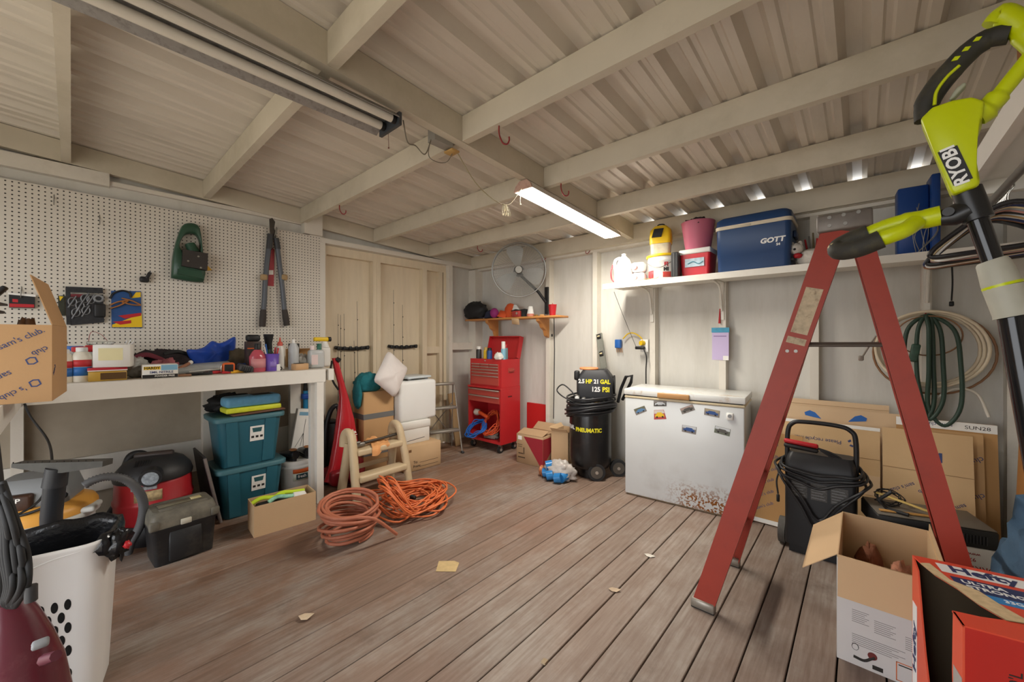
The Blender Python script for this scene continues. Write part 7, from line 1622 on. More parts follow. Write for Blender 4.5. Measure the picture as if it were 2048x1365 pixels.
LBG = mat('label_dark_grey', '565553', 0.6, var=0.5, scale=120)
for x in (-0.092, 0.0, 0.092):
    m = MB(); m.box(x-0.038, x+0.038, -d/2-0.0012, -d/2-0.0002, 0.345, 0.44); lb = P(t, 'warning_label', m, LBG)
    for k_ in range(5): m = MB(); m.box(x-0.034, x+0.03-0.006*(k_ % 3), -d/2-0.0018, -d/2-0.0013, 0.355+k_*0.016, 0.359+k_*0.016); P(lb, 'printed_line', m, GREY)
for x in (-0.115, -0.095, 0.0, 0.05): pass
CBL = mat('charger_cable', '242426', 0.4)
fy_ = -d/2-0.02
for i, (zl, zr, zm, ex) in enumerate(((0.53, 0.50, 0.46, 0.02), (0.50, 0.49, 0.42, 0.035), (0.52, 0.46, 0.24, 0.05), (0.48, 0.44, 0.17, 0.03), (0.55, 0.52, 0.50, 0.012))):
    m = MB(); m.tube(bez([(-w/2-ex, 0.0, zl), (-w/2-ex*0.6, fy_*0.9, zl-0.03), (-w/4, fy_-0.012*i*0.3, (zl+zm)/2-0.02), (0.0, fy_-0.004*i, zm), (w/4, fy_, (zr+zm)/2), (w/2+ex*0.7, fy_*0.9, zr), (w/2+ex, 0.0, zr+0.03), (w/4, 0.07, 0.575), (-w/4, 0.075, 0.575)], 7, True), 0.0075, 7, closed=True); P(t, 'cable_loop', m, CBL)
m = MB(); m.tube(bez([(-w/2-0.02, -0.06, 0.5), (-w/2-0.04, -0.1, 0.42), (-w/2-0.03, -0.12, 0.34)], 6), 0.005, 6); m.rb((-w/2-0.03, -0.12, 0.315), (0.016, 0.016, 0.045), 0.004, 1); P(t, 'mains_plug', m, BLACK)
for z, mm in ((0.655, RED), (0.628, BLACK)):
    m = MB(); m.rb((-w/2+0.075, -0.055, z), (0.17, 0.03, 0.026), 0.01, 2, rot=(0, 0.06, 0)); P(t, 'clamp', m, mm)
for k_ in range(3): m = MB(); m.tube(bez([(-w/2+0.155, -0.055, 0.64), (0.06, -0.05, 0.62-0.012*k_), (w/2-0.03, -0.04, 0.57-0.01*k_)], 6), 0.006, 6); P(t, 'clamp_lead', m, CBL)

# black equipment on a white printed carton
rz = 0.25
def rel(x, y, o=(0.235, 2.925)): v = rotz(rz) @ Vector((x, y, 0)); return o[0]+v.x, o[1]+v.y
t = T('white_carton', 'white carton with upside down red print under the black machine', 'box', (*rel(0.05, 0.0), 0), rz); w, d, h = 0.36, 0.26, 0.30
P(t, 'carton', MB().rb((0, 0, h/2), (w, d, h), 0.003, 1), PAPER); REDI = mat('red_print_ink', 'b03a3a', 0.7)
for s_, x, z, sz in (('TURKEY W', 0.085, h-0.095, 0.036), ('972', 0.07, h-0.055, 0.024), ('www.ca', 0.07, h-0.03, 0.02)): tx(t, s_, sz, rot2(FR(w, d, h, x, z), PI), REDI)
mb = MB(); mb.tube([(0.04+0.045*math.cos(a), -d/2-0.0008, h-0.17+0.045*math.sin(a)) for a in [2*PI*i/24 for i in range(24)]], 0.004, 4, closed=True, flat=0.3); P(t, 'printed_ring', mb, REDI)
t = T('black_machine', 'flat black electronic machine with dusty grey top behind the open box', 'machine', (*rel(0.0, 0.0), 0.3005), rz); w, d, h = 0.43, 0.26, 0.085
P(t, 'body', MB().rb((0, 0, h/2), (w, d, h), 0.006, 1), BLACK); P(t, 'top_cover', MB().rb((0, 0, h+0.003), (w*0.98, d*0.96, 0.006), 0.002, 1), mat('dusty_top', '6a6359', 0.5, var=0.15, scale=6))
for i in range(12): m = MB(); m.box(0.05+i*0.011, 0.055+i*0.011, -d/2-0.002, -d/2-0.0004, 0.02, 0.06); P(t, 'vent_slot', m, DGREY)
for i, (x, y, L__, a, mm, lab) in enumerate(((-0.06, -0.02, 0.26, -0.5, mat('yellow_rule', 'c8ab62', 0.5), 'upper yellow wooden ruler lying on the black machine'), (-0.07, -0.075, 0.25, 0.08, mat('amber_rule', 'b88848', 0.5), 'lower amber wooden ruler lying on the black machine'))):
    solo('ruler', MB().rb((0, 0, 0.006+0.03*(i == 0)), (L__, 0.02, 0.008), 0.002, 1, rot=(0, 0.16 if i == 0 else 0, a)), mm, lab, 'ruler', (*rel(x, y), 0.3005+h+0.0065), rz)
t = T('black_bracket', 'black angled metal bracket standing on the left of the black machine', 'bracket', (*rel(-0.16, -0.06), 0.3005+h+0.0065), rz); m = MB(); m.tube([(0.0, 0, 0.012), (-0.03, 0, 0.05), (0.02, 0, 0.10)], 0.009, 6); P(t, 'arm', m, BLACK); m = MB(); m.tube([(0.0, 0, 0.010), (0.07, -0.05, 0.010)], 0.009, 6); P(t, 'foot', m, BLACK)
tangle('thin_cable', 'tangle of thin black cable on the black machine', 'cable', (*rel(-0.12, 0.05), 0.3005+h+0.006), (0.07, 0.05, 0.04), 5, 0.0025, BLACK, 3, 0.05)

# open white printed box with a kraft inside
bx0, bx1, by0, by1, hh = -0.075, 0.225, 2.06, 2.59, 0.415
t = T('cardboard_box', 'open tall box with white printed front and folded out kraft flaps by the ladder', 'box', ((bx0+bx1)/2, (by0+by1)/2, 0), 0); w, d = bx1-bx0, by1-by0
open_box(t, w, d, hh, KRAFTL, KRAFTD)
WPR = mat('white_print_card', 'c9c7c4', 0.6, var=0.03)
m = MB(); m.box(-w/2, w/2, -d/2-0.0014, -d/2-0.0002, 0, hh-0.01); P(t, 'printed_face', m, WPR)
m = MB(); m.box(-w/2-0.0014, -w/2-0.0002, -d/2, d/2, 0, hh-0.01); P(t, 'printed_face', m, WPR)
FT = -d/2-0.002
for x0_, z0_, ln, n_ in ((-0.105, 0.215, 0.05, 7), (-0.04, 0.20, 0.06, 7), (0.045, 0.18, 0.06, 7), (-0.105, 0.12, 0.15, 6), (0.07, 0.115, 0.05, 7)):
    for k_ in range(n_):
        m = MB(); m.box(x0_, x0_+ln*(1-0.12*(k_ % 3)), FT-0.0004, FT+0.0004, z0_-k_*0.0075, z0_-k_*0.0075+0.0018); P(t, 'printed_line', m, mat('fine_print', '8a8684', 0.7))
m = MB(); m.tube(bez([(-0.10, FT, 0.035), (-0.07, FT, 0.033), (-0.05, FT, 0.05), (-0.04, FT, 0.06)], 5), 0.007, 6, flat=0.25); P(t, 'printed_blower', m, INKK); m = MB(); m.cyl((-0.045, FT+0.001, 0.06), (-0.045, FT-0.0008, 0.06), 0.014, n=14); P(t, 'printed_blower', m, mat('print_dark_red', '6a2a26', 0.6))
m = MB(); m.tube([(-0.095+0.01*math.cos(a), FT, 0.072+0.013*math.sin(a)) for a in [2*PI*i/16 for i in range(16)]], 0.0016, 4, closed=True, flat=0.4); P(t, 'printed_blower', m, INKK)
m = MB(); m.box(-0.045, -0.015, FT-0.0006, FT, 0.012, 0.028); P(t, 'printed_badge', m, INKK)
fr = MB()
for a in ((0.02, 0.13, 0.008, 0.011), (0.02, 0.13, 0.075, 0.078), (0.02, 0.023, 0.008, 0.078)): 
    m = MB(); m.box(a[0], a[1], FT-0.0006, FT, a[2], a[3]); P(t, 'orange_frame', m, mat('print_orange', 'cf7040', 0.6))
m = MB(); m.box(0.027, 0.07, FT-0.0006, FT, 0.066, 0.070); P(t, 'printed_title', m, INKK)
flap(t, (-w/2+0.002, -d/2-0.003, hh), (w/2-0.002, -d/2-0.003, hh), (0, -0.022, -0.155), KRAFTL)
flap(t, (-w/2, d/2-0.01, hh), (-w/2, -d/2+0.01, hh), (-0.115, 0, -0.10), KRAFTL)
flap(t, (w/2, -d/2+0.01, hh), (w/2, d/2-0.01, hh), (0.001, 0, 0.035), KRAFTL)
for i, (x, y, z, r_, lab) in enumerate(((-0.05, 0.12, 0.007, (0.055, 0.1, 0.165), 'brown knitted bundle in the open white printed box'), (0.05, 0.03, 0.007, (0.055, 0.1, 0.16), 'mottled red and tan cloth bundle in the open white printed box'))):
    solo('cloth_bundle', MB().lump((0, 0, r_[2]), r_, 0.25, 4+i, flatz=-r_[2]), mat('brown_knit' if i == 0 else 'red_tan_knit', '7a4a32' if i == 0 else 'a8745c', 0.9, var=0.25 if i == 0 else 0.9, scale=25, bump=0.4), lab, 'cloth', ((bx0+bx1)/2+x, (by0+by1)/2+y, z))

# torn red bin liner box, nearest the camera
HX0, HX1, HY0, HY1, HZ = 0.135, 0.60, 1.43, 1.79, 0.60
HCX, HCY = 0.379, 1.642
HR = mat('liner_box_red', 'd84a32', 0.4, var=0.04); HRS = mat('liner_box_side', 'd9573c', 0.4, var=0.04)
t = T('trash_bag_box', 'torn open red and blue Hefty trash bag box in the near right corner', 'box', (HCX, HCY, 0), 0.17); w, d, h = HX1-HX0, HY1-HY0, HZ
th = 0.004
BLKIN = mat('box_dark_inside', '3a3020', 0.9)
# left side and top with the ragged tear-out: outlines in (y,z) and (x,y)
tear_l = [(-d/2, 0), (-d/2, 0.30), (-0.03, 0.22), (0.03, 0.26), (0.07, 0.36), (0.10, 0.46), (0.13, h-0.025), (d/2, h-0.001), (d/2, 0)]
m = MB(); m.prism(tear_l, th, basis((-w/2, 0, 0), (0, 1, 0), (0, 0, 1), (1, 0, 0))); P(t, 'left_side', m, HRS)
m = MB(); m.prism([(-d/2, 0.30), (-d/2, h), (-d/2+0.055, h), (-d/2+0.06, 0.45), (-d/2+0.05, 0.27)], th, basis((-w/2, 0, 0), (0, 1, 0), (0, 0, 1), (1, 0, 0))); P(t, 'left_corner', m, HRS)
tear_t = [(-w/2+0.0, -d/2), (w/2, -d/2), (w/2, d/2), (-w/2, d/2), (-w/2+0.008, d/2-0.05), (-w/2+0.022, 0.07), (-w/2+0.05, 0.015), (-w/2+0.07, -0.05), (-w/2+0.10, -0.10), (-w/2+0.05, -0.115), (-w/2, -0.12)]
m = MB(); m.prism(tear_t, th, Matrix.Translation((0, 0, h-th))); P(t, 'top', m, HR)
m = MB(); m.box(-w/2+th, w/2-th, -d/2, -d/2+th, 0, h-th-0.0002); P(t, 'front', m, mat('liner_front_red', 'b8281f', 0.45)); m = MB(); m.box(-w/2+th, w/2-th, d/2-th, d/2, 0, h-th-0.0002); P(t, 'back', m, HRS); m = MB(); m.box(w/2-th, w/2, -d/2+th, d/2-th, 0, h-th-0.0002); P(t, 'right_side', m, HRS)
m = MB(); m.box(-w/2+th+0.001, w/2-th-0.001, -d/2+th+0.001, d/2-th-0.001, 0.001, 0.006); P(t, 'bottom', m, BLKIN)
m = MB(); m.box(w/2-th-0.003, w/2-th-0.0002, -d/2+0.01, d/2-0.01, 0.01, h-0.01); m.box(-w/2+th+0.001, w/2-th-0.004, d/2-th-0.003, d/2-th-0.0002, 0.01, h-0.01); P(t, 'inner_lining', m, BLKIN)  # dark sheets inside make the torn opening read as a dark hole
edge = [(-w/2+0.008, d/2-0.05), (-w/2+0.022, 0.07), (-w/2+0.035, 0.045), (-w/2+0.05, 0.015), (-w/2+0.07, -0.05), (-w/2+0.10, -0.10)]
m = MB(); rd = random.Random(2)
vs = []
for i, (x, y) in enumerate(edge): vs += [(x-0.004, y-0.004, h+0.0006), (x+0.012+0.03*(i > 2)+rd.uniform(0, 0.008), y+0.008, h+0.0008)]
m.add(vs, [(2*i, 2*i+2, 2*i+3, 2*i+1) for i in range(len(edge)-1)]); m.add([(x, y, z+0.002) for x, y, z in vs], [(2*i+1, 2*i+3, 2*i+2, 2*i) for i in range(len(edge)-1)]); P(t, 'torn_paper_edge', m, mat('torn_card', 'c9b08a', 0.9, var=0.2, scale=60))
TP = lambda x, y: basis((x, y, h+0.0007), (1, 0, 0), (0, 1, 0), (0, 0, 1))
def tband(y0, y1, x0, mm, nm): 
    m = MB(); m.box(x0, w/2-0.001, y0, y1, h+0.0002, h+0.0006); return P(t, nm, m, mm)
HNV = mat('liner_navy', '24305f', 0.4); HSK = mat('liner_sky', '2f7fc0', 0.4)
tband(0.015, 0.085, -w/2+0.055, HNV, 'navy_band'); tband(-0.02, 0.0148, -w/2+0.085, HSK, 'sky_band')
m = MB(); m.box(-w/2+0.045, w/2-0.002, 0.105, 0.158, h+0.0002, h+0.0007); hb_ = P(t, 'brand_plate', m, mat('brand_white', 'e6e6e6', 0.4)); tx(hb_, 'Hefty', 0.055, basis((-w/2+0.135, 0.133, h+0.0012), (1, 0, 0), (0, 1, 0), (0, 0, 1)), HNV, 0.0016, 1.1)
tx(t, 'ULTRA', 0.024, TP(-w/2+0.115, 0.066), WTX, 0.0006, 1.15); tx(t, 'STRONG', 0.024, TP(-w/2+0.13, 0.04), WTX, 0.0006, 1.15); tx(t, '33G Trash Can Liners', 0.02, TP(-w/2+0.22, 0.0), WTX, 0.0004); tx(t, '3 IN 1 PRO', 0.026, TP(-w/2+0.24, -0.045), WTX, 0.001)
m = MB(); m.prism([(-0.06, -0.13), (0.12, -0.13), (0.12, -0.15), (-0.02, -0.168)], 0.0005, Matrix.Translation((0, 0, h+0.0002))); P(t, 'lime_band', m, mat('liner_lime', 'b8c83a', 0.4))
m = MB(); m.lathe([(0.001, 0), (0.04, 0.0), (0.045, 0.0005), (0.001, 0.0006)], 20, c=(0.0, -0.10, h+0.0002), sx=1.3, sy=0.6); P(t, 'printed_bin', m, mat('print_silver', '9aa4a8', 0.4, var=0.3, scale=40))
m = MB(); m.box(-w/2-0.0012, -w/2-0.0003, 0.135, 0.172, 0.19, 0.46); sp_ = P(t, 'brand_plate', m, mat('brand_white', 'e6e6e6', 0.4)); tx(sp_, 'Hefty', 0.036, basis((-w/2-0.0017, 0.153, 0.325), (0, 0, 1), (0, 1, 0), (-1, 0, 0)), HNV, 0.001, 1.9)
tx(t, "70'L", 0.03, basis((-w/2+0.085, -d/2-0.0007, h-0.10), (0, 0, 1), (-1, 0, 0), (0, -1, 0)), INKK)
m = MB(); m.box(-w/2-0.0010, -w/2-0.0002, -d/2+0.002, -d/2+0.05, 0.1, 0.47); P(t, 'grey_panel', m, mat('panel_grey', 'a5a09c', 0.5))
solo('bag_roll', MB().lump((0, 0, 0.12), (0.05, 0.10, 0.12), 0.25, 4, flatz=-0.119), mat('grey_film_roll', '8f9092', 0.3, var=0.3, scale=15), 'grey film roll inside the torn red box', 'roll', (HCX-0.12, HCY, 0.0075))

# clothes heap
t = T('clothes_heap', 'heap of faded blue jeans and pale cloth at the right edge', 'clothes', (0.515, 2.34, 0), 0)
P(t, 'jeans', MB().lump((0, 0, 0.33), (0.135, 0.2, 0.34), 0.28, 5, flatz=-0.329, n=34, m=24, freq=2.5), mat('blue_denim', '4f6c86', 0.9, var=0.2, scale=10, bump=0.4, bscale=40))
P(t, 'pale_cloth', MB().lump((0.02, -0.13, 0.38), (0.06, 0.06, 0.17), 0.3, 8), mat('pale_linen', 'cfc6c2', 0.9, var=0.1)); P(t, 'pink_cloth', MB().lump((0.02, -0.17, 0.42), (0.035, 0.03, 0.06), 0.3, 9), mat('rose_cloth', 'c0506c', 0.9))
solo('wood_board', MB().rb((0, 0, 0.40), (0.02, 0.30, 0.78), 0.003, 1), mat('golden_wood', 'a87440', 0.5, var=0.12, scale=6, stretch=(6, 6, 0.5)), 'golden brown wooden board leaning on the right wall', 'board', (0.575, 3.02, 0.003), rot=(0, 0.03, 0))

# red A frame ladder
LR = mat('ladder_fibreglass_red', '9a3524', 0.5, var=0.07, scale=12, dirt='6a2a22', damt=0.3, dscale=10, dlo=0.55, dhi=0.75); LRE = mat('ladder_worn_edge', 'c08a70', 0.6)
t = T('step_ladder', 'tall red fibreglass A frame step ladder standing at the right', 'ladder', (0, 0, 0))
def channel(name, p0, p1, w0, depth, sgn):
    """C channel: web on the outer side in the XZ plane, flanges towards the ladder's middle"""
    p0, p1 = Vector(p0), Vector(p1); a = (p1-p0).normalized(); s_ = Vector((a.z, 0, -a.x)).normalized(); dn = Vector((0, sgn, 0)); mb = MB(); tk = 0.005
    def slab(o0, o1, q0, q1):
        vs = [P_+s_*o+dn*q for P_ in (p0, p1) for o, q in ((o0, q0), (o1, q0), (o1, q1), (o0, q1))]
        mb.add(vs, [(3, 2, 1, 0), (4, 5, 6, 7), (0, 1, 5, 4), (1, 2, 6, 5), (2, 3, 7, 6), (3, 0, 4, 7)])
    slab(-w0/2, w0/2, 0, tk); slab(-w0/2, -w0/2+tk, tk, depth); slab(w0/2-tk, w0/2, tk, depth)
    return P(t, name, mb, LR)
yn0, yn1, yf0, yf1 = 1.99, 2.085, 2.515, 2.42; ztop = 1.735
fx = lambda z: -0.570+0.2815*z
rx_ = lambda z: 0.358-0.212*z
for (ya, yb, sg) in ((yn0, yn1, 1), (yf0, yf1, -1)):
    sh_ = -0.035 if sg < 0 else 0.0
    channel('front_rail', (fx(0.025), ya, 0.025), (fx(ztop)+sh_, yb, ztop), 0.092, 0.03, sg)
    channel('rear_rail', (rx_(0.025), ya+0.03*sg, 0.025), (rx_(1.68), yb+0.012*sg, 1.68), 0.062, 0.03, sg)
    y = lambda z, a=ya, b_=yb: a+(b_-a)*z/ztop
    for xx in (fx(0.02), rx_(0.02)):
        m = MB(); m.rb((xx, ya+0.012*sg, 0.022), (0.105 if xx < 0 else 0.075, 0.04, 0.044), 0.006, 1, rot=(0, 0.0, 0)); ft = P(t, 'foot', m, mat('worn_aluminium', '9a948a', 0.45, metal=0.6, var=0.2, scale=30)); m = MB(); m.box(xx-0.05, xx+0.05, ya+0.012*sg-0.018, ya+0.012*sg+0.018, 0.0, 0.006); P(ft, 'rubber_pad', m, BLKR)
    m = MB(); m.tube([(fx(1.26)+0.02, y(1.26)+0.02*sg, 1.262), (rx_(1.265), y(1.26)+0.035*sg, 1.265)], 0.012, 4, flat=0.5); P(t, 'spreader', m, mat('brown_steel', '5a5048', 0.5, metal=0.5))
    for z in (1.30, 1.33):
        m = MB(); m.cyl((rx_(z)-0.012, y(z)+0.027*sg, z), (rx_(z)-0.012, y(z)+0.024*sg, z), 0.008, n=10); P(t, 'rivet', m, STEEL)
        m = MB(); m.cyl((fx(1.24)-0.02+0.03*(z > 1.31), y(1.24)-0.0005*sg, 1.235), (fx(1.24)-0.02+0.03*(z > 1.31), y(1.24)-0.004*sg, 1.235), 0.007, n=10); P(t, 'rivet', m, STEEL)
for z in (0.29, 0.58, 0.87, 1.16, 1.45):
    ya, yb = yn0+(yn1-yn0)*z/ztop+0.006, yf0+(yf1-yf0)*z/ztop-0.006
    m = MB(); m.box(fx(z)-0.044, fx(z)+0.012, ya, yb, z-0.012, z+0.012); P(t, 'step', m, mat('worn_aluminium', '9a948a', 0.45))
    if z > 0.3: m = MB(); m.tube([(rx_(z), ya+0.03, z), (rx_(z), yb-0.03, z)], 0.012, 6); P(t, 'rear_bar', m, mat('worn_aluminium', '9a948a', 0.45))
m = MB(); m.rb((-0.055, (yn1+yf1)/2, 1.765), (0.175, yf1-yn1+0.03, 0.07), 0.008, 2, rot=(0, -0.02, 0)); cp = P(t, 'top_cap', m, mat('cap_grey_brown', '77706a', 0.5, metal=0.4, var=0.15, scale=20))
for x, z in ((-0.10, 1.785), (-0.055, 1.788), (-0.01, 1.79), (-0.10, 1.752), (-0.05, 1.752)):
    m = MB(); m.cyl((x, yn1-0.0155, z), (x, yn1-0.019, z), 0.007, n=12); P(cp, 'rivet', m, STEEL)
ar = Vector((fx(1)-fx(0), (yn1-yn0)/ztop, 1)).normalized(); sr = Vector((ar.z, 0, -ar.x)).normalized(); nr = ar.cross(sr); 
if nr.y > 0: nr = -nr
def rail_tag(z0, z1, w_, mm, nm, s0=0.0):
    mb = MB(); o_ = lambda z: Vector((fx(z), yn0+(yn1-yn0)*z/ztop, z))
    a_, b_ = o_(z0), o_(z1); vs = []
    for q in (0.0006, 0.0014): vs += [a_-sr*w_/2+sr*s0+Vector((0, -q, 0)), a_+sr*w_/2+sr*s0+Vector((0, -q, 0)), b_+sr*w_/2+sr*s0+Vector((0, -q, 0)), b_-sr*w_/2+sr*s0+Vector((0, -q, 0))]
    mb.add(vs, [(0, 1, 2, 3), (7, 6, 5, 4), (0, 4, 5, 1), (1, 5, 6, 2), (2, 6, 7, 3), (3, 7, 4, 0)]); return P(t, nm, mb, mm)
STK = mat('worn_sticker', 'b9a78c', 0.7, var=0.3, scale=50, dirt='5c4032', damt=0.6, dscale=30, dlo=0.55, dhi=0.68)
rail_tag(1.31, 1.50, 0.06, STK, 'warning_sticker'); rail_tag(1.265, 1.292, 0.068, STK, 'maker_sticker')
m = MB(); m.tube(bez([at_y(1752, 672, 2.5), at_y(1740, 690, 2.5), at_y(1726, 712, 2.5)], 5), 0.004, 6); m.rb(at_y(1722, 717, 2.5), (0.02, 0.02, 0.025), 0.004, 1); P(t, 'hanging_plug', m, mat('grey_plug', '8d8478', 0.6))

# coiled hoses and green cords hung on the back wall
hx, hy, hz = 0.30, 3.525, 1.44
t = T('wall_hook', 'small red wall hook holding the coils at the right', 'hook', (hx-0.01, hy+0.008, hz)); m = MB(); m.tube(bez([(0, 0, 0.03), (0, -0.002, 0.0), (0, -0.02, -0.012), (0, -0.055, -0.01), (0, -0.065, 0.012)], 5), 0.004, 6); P(t, 'hook', m, RED)
def ringpts(cx_, cz_, rx__, rz__, y, n=36, ph=0, wob=0.0): return [(cx_+rx__*math.cos(a), y+0.008*math.sin(a*2+ph), cz_+rz__*math.sin(a)+wob*math.sin(3*a+ph)) for a in [2*PI*i/n for i in range(n)]]
CRM = mat('cream_hose', 'd6c8ae', 0.45); BRN = mat('brown_hose', '8a6444', 0.45); GRC = mat('dark_green_cord', '2a4034', 0.5)
for i in range(3):
    m = MB(); m.tube(ringpts(hx-0.005+0.005*i, hz-0.215, 0.215+0.012*i, 0.215+0.007*i, hy-0.03-0.012*i, ph=i), 0.0085, 8, closed=True); solo('cream_hose_coil', m, CRM, '%s cream hose ring hung on the red hook' % ('inner', 'middle', 'outer')[i], 'hose', group='cream hose rings')
m = MB(); m.tube(ringpts(hx+0.015, hz-0.24, 0.26, 0.25, hy-0.022, ph=1), 0.0065, 8, closed=True); m2 = MB(); solo('brown_hose_coil', m, BRN, 'thin brown hose ring hung behind the cream rings', 'hose')
m = MB(); m.tube(ringpts(hx-0.0, hz-0.135, 0.14, 0.12, hy-0.065, ph=2), 0.004, 6, closed=True); solo('copper_wire_coil', m, BRN, 'small thin copper ring hung in front of the green cord', 'wire')
for i, (x0_, x1_, zb) in enumerate(((-0.10, 0.02, 0.76), (-0.05, 0.06, 0.80), (0.0, 0.13, 0.77))):
    cg = [(hx+0.0, hy-0.06, hz-0.01), (hx+x0_*0.9, hy-0.075-0.01*i, hz-0.10), (hx+x0_, hy-0.075-0.01*i, hz-0.35), (hx+x0_*0.5, hy-0.075, zb+0.1), (hx+(x0_+x1_)/2, hy-0.08, zb), (hx+x1_, hy-0.075, zb+0.12), (hx+x1_*1.0, hy-0.075, hz-0.3), (hx+x1_*0.8, hy-0.07, hz-0.1)]
    m = MB(); m.tube(bez(cg, 7, True), 0.011, 8, closed=True); solo('green_cord_loop', m, GRC, '%s dark green cord loop hanging on the red hook' % ('left', 'middle', 'right')[i], 'cord', group='green cord loops')
solo('cord_connector', MB().rb((0, 0, 0), (0.04, 0.03, 0.11), 0.008, 2), mat('green_box', '2f4a3c', 0.5, var=0.4, scale=40), 'green control box on the hanging green cord', 'connector', (hx-0.06, hy-0.095, hz-0.24), rot=(0, 0.15, 0))
m = MB(); m.tube(bez([at_y(1862, 815, 3.48), at_y(1885, 788, 3.48), at_y(1920, 778, 3.48), at_y(1955, 790, 3.48), at_y(1978, 835, 3.46)], 7), 0.007, 7); solo('white_tube', m, mat('white_tubing', 'ddd6c8', 0.4), 'pale tube arching above the flattened boxes', 'tube')
m = MB(); m.tube(bez([at_y(1902, 500, 3.55), at_y(1905, 560, 3.55), at_y(1903, 602, 3.55)], 6), 0.004, 6); m.rb(at_y(1903, 608, 3.55), (0.02, 0.016, 0.03), 0.004, 1); solo('dangling_plug', m, BLACK, 'black plug dangling on a thin cable from the shelf', 'plug')

# right wall shelf, rod and hangers
t = T('wall_shelf', 'rough white painted shelf along the right wall above the ladder', 'shelf', (0, 0, 0)); RSZ = 1.885
for i in range(3): m = MB(); m.box(0.322+i*0.12, 0.322+i*0.12+0.118, -0.4, 2.55, RSZ, RSZ+0.02); P(t, 'shelf_plank', m, BPAINT)
m = MB(); m.box(0.295, 0.3215, -0.4, 2.55, RSZ-0.03, RSZ+0.055); P(t, 'front_edge', m, BPAINT)
for y in (0.25, 1.3, 2.3): m = MB(); m.box(0.33, 0.685, y, y+0.04, RSZ-0.05, RSZ-0.0005); P(t, 'cleat', m, BPAINT)
t = T('cardboard_box', 'brown box standing on the right wall shelf', 'box', (0.515, 1.70, RSZ+0.0205), 0.12); w, d, h = 0.28, 0.44, 0.30; open_box(t, w, d, h, mat('dark_kraft', '8a5c34', 0.8, var=0.06), KRAFTD, top=True); m = MB(); m.box(-w/2+0.02, w/2-0.02, -d/2-0.0015, -d/2-0.0004, 0.0, 0.3); P(t, 'pale_end', m, KRAFTL)
solo('plastic_packet', MB().lump((0, 0, 0.06), (0.06, 0.13, 0.07), 0.3, 4, flatz=-0.059), mat('white_orange_packet', 'd9a898', 0.3, var=0.8, scale=12), 'white and orange packet on the right wall shelf', 'packet', (0.385, 1.22, RSZ+0.0205))
m = MB(); m.cyl((0.36, 1.35, 1.80), (0.36, 2.95, 1.80), 0.012, n=12); 
for y in (1.5, 2.45): m.box(0.355, 0.365, y, y+0.02, 1.80, RSZ-0.0005)
solo('closet_rod', m, STEEL, 'steel rod under the right wall shelf carrying hangers', 'rod')
HC = [('black', '1d1d20'), ('white', 'dcd9d2'), ('navy', '2a3358'), ('cream', 'd2bf98'), ('grey', '8f8f8f'), ('pink', 'c0897c'), ('black', '1d1d20'), ('clear', 'c9cfd0'), ('tan', 'b89258'), ('white', 'dcd9d2'), ('navy', '2a3358'), ('brown', '8a5c3c'), ('black', '1d1d20')]
def hanger_mb(sc=1.0, r=0.005):
    pts = bez([(0.0, 0, 0.0), (-0.07*sc, 0, -0.025), (-0.16*sc, 0, -0.085), (-0.205*sc, 0, -0.125), (-0.20*sc, 0, -0.148), (-0.1*sc, 0, -0.15), (0.1*sc, 0, -0.15), (0.20*sc, 0, -0.148), (0.205*sc, 0, -0.125), (0.16*sc, 0, -0.085), (0.07*sc, 0, -0.025)], 4, True)
    return MB().tube(pts, r, 6, closed=True)
hbody = [hanger_mb(1.0, 0.005).mesh('frame'), hanger_mb(1.02, 0.009).mesh('frame')]
hk = MB().tube(bez([(0, 0, 0), (0, 0, 0.03), (0.012, 0, 0.05), (0.004, 0, 0.071), (-0.012, 0, 0.066)], 4), 0.0022, 5).mesh('hook')
rd = random.Random(6)
for i, (cn, hx_) in enumerate(HC):
    y = 2.08+i*0.024
    t = T('clothes_hanger', '%s plastic clothes hanger, %s in the row under the right wall shelf' % (cn, ('first', 'second', 'third', 'fourth', 'fifth', 'sixth', 'seventh', 'eighth', 'ninth', 'tenth', 'eleventh', 'twelfth', 'thirteenth')[i]), 'hanger', (0.365, y, 1.744), -0.75+rd.uniform(-0.09, 0.09), group='clothes hangers on the rod')
    t.rotation_euler = (0, rd.uniform(-0.05, 0.05), t.rotation_euler[2])
    b_ = hbody[1 if cn == 'black' else 0].copy(); P(t, 'frame', b_, mat('hanger_'+cn, hx_, 0.4)); P(t, 'hook', hk.copy(), CHROME)

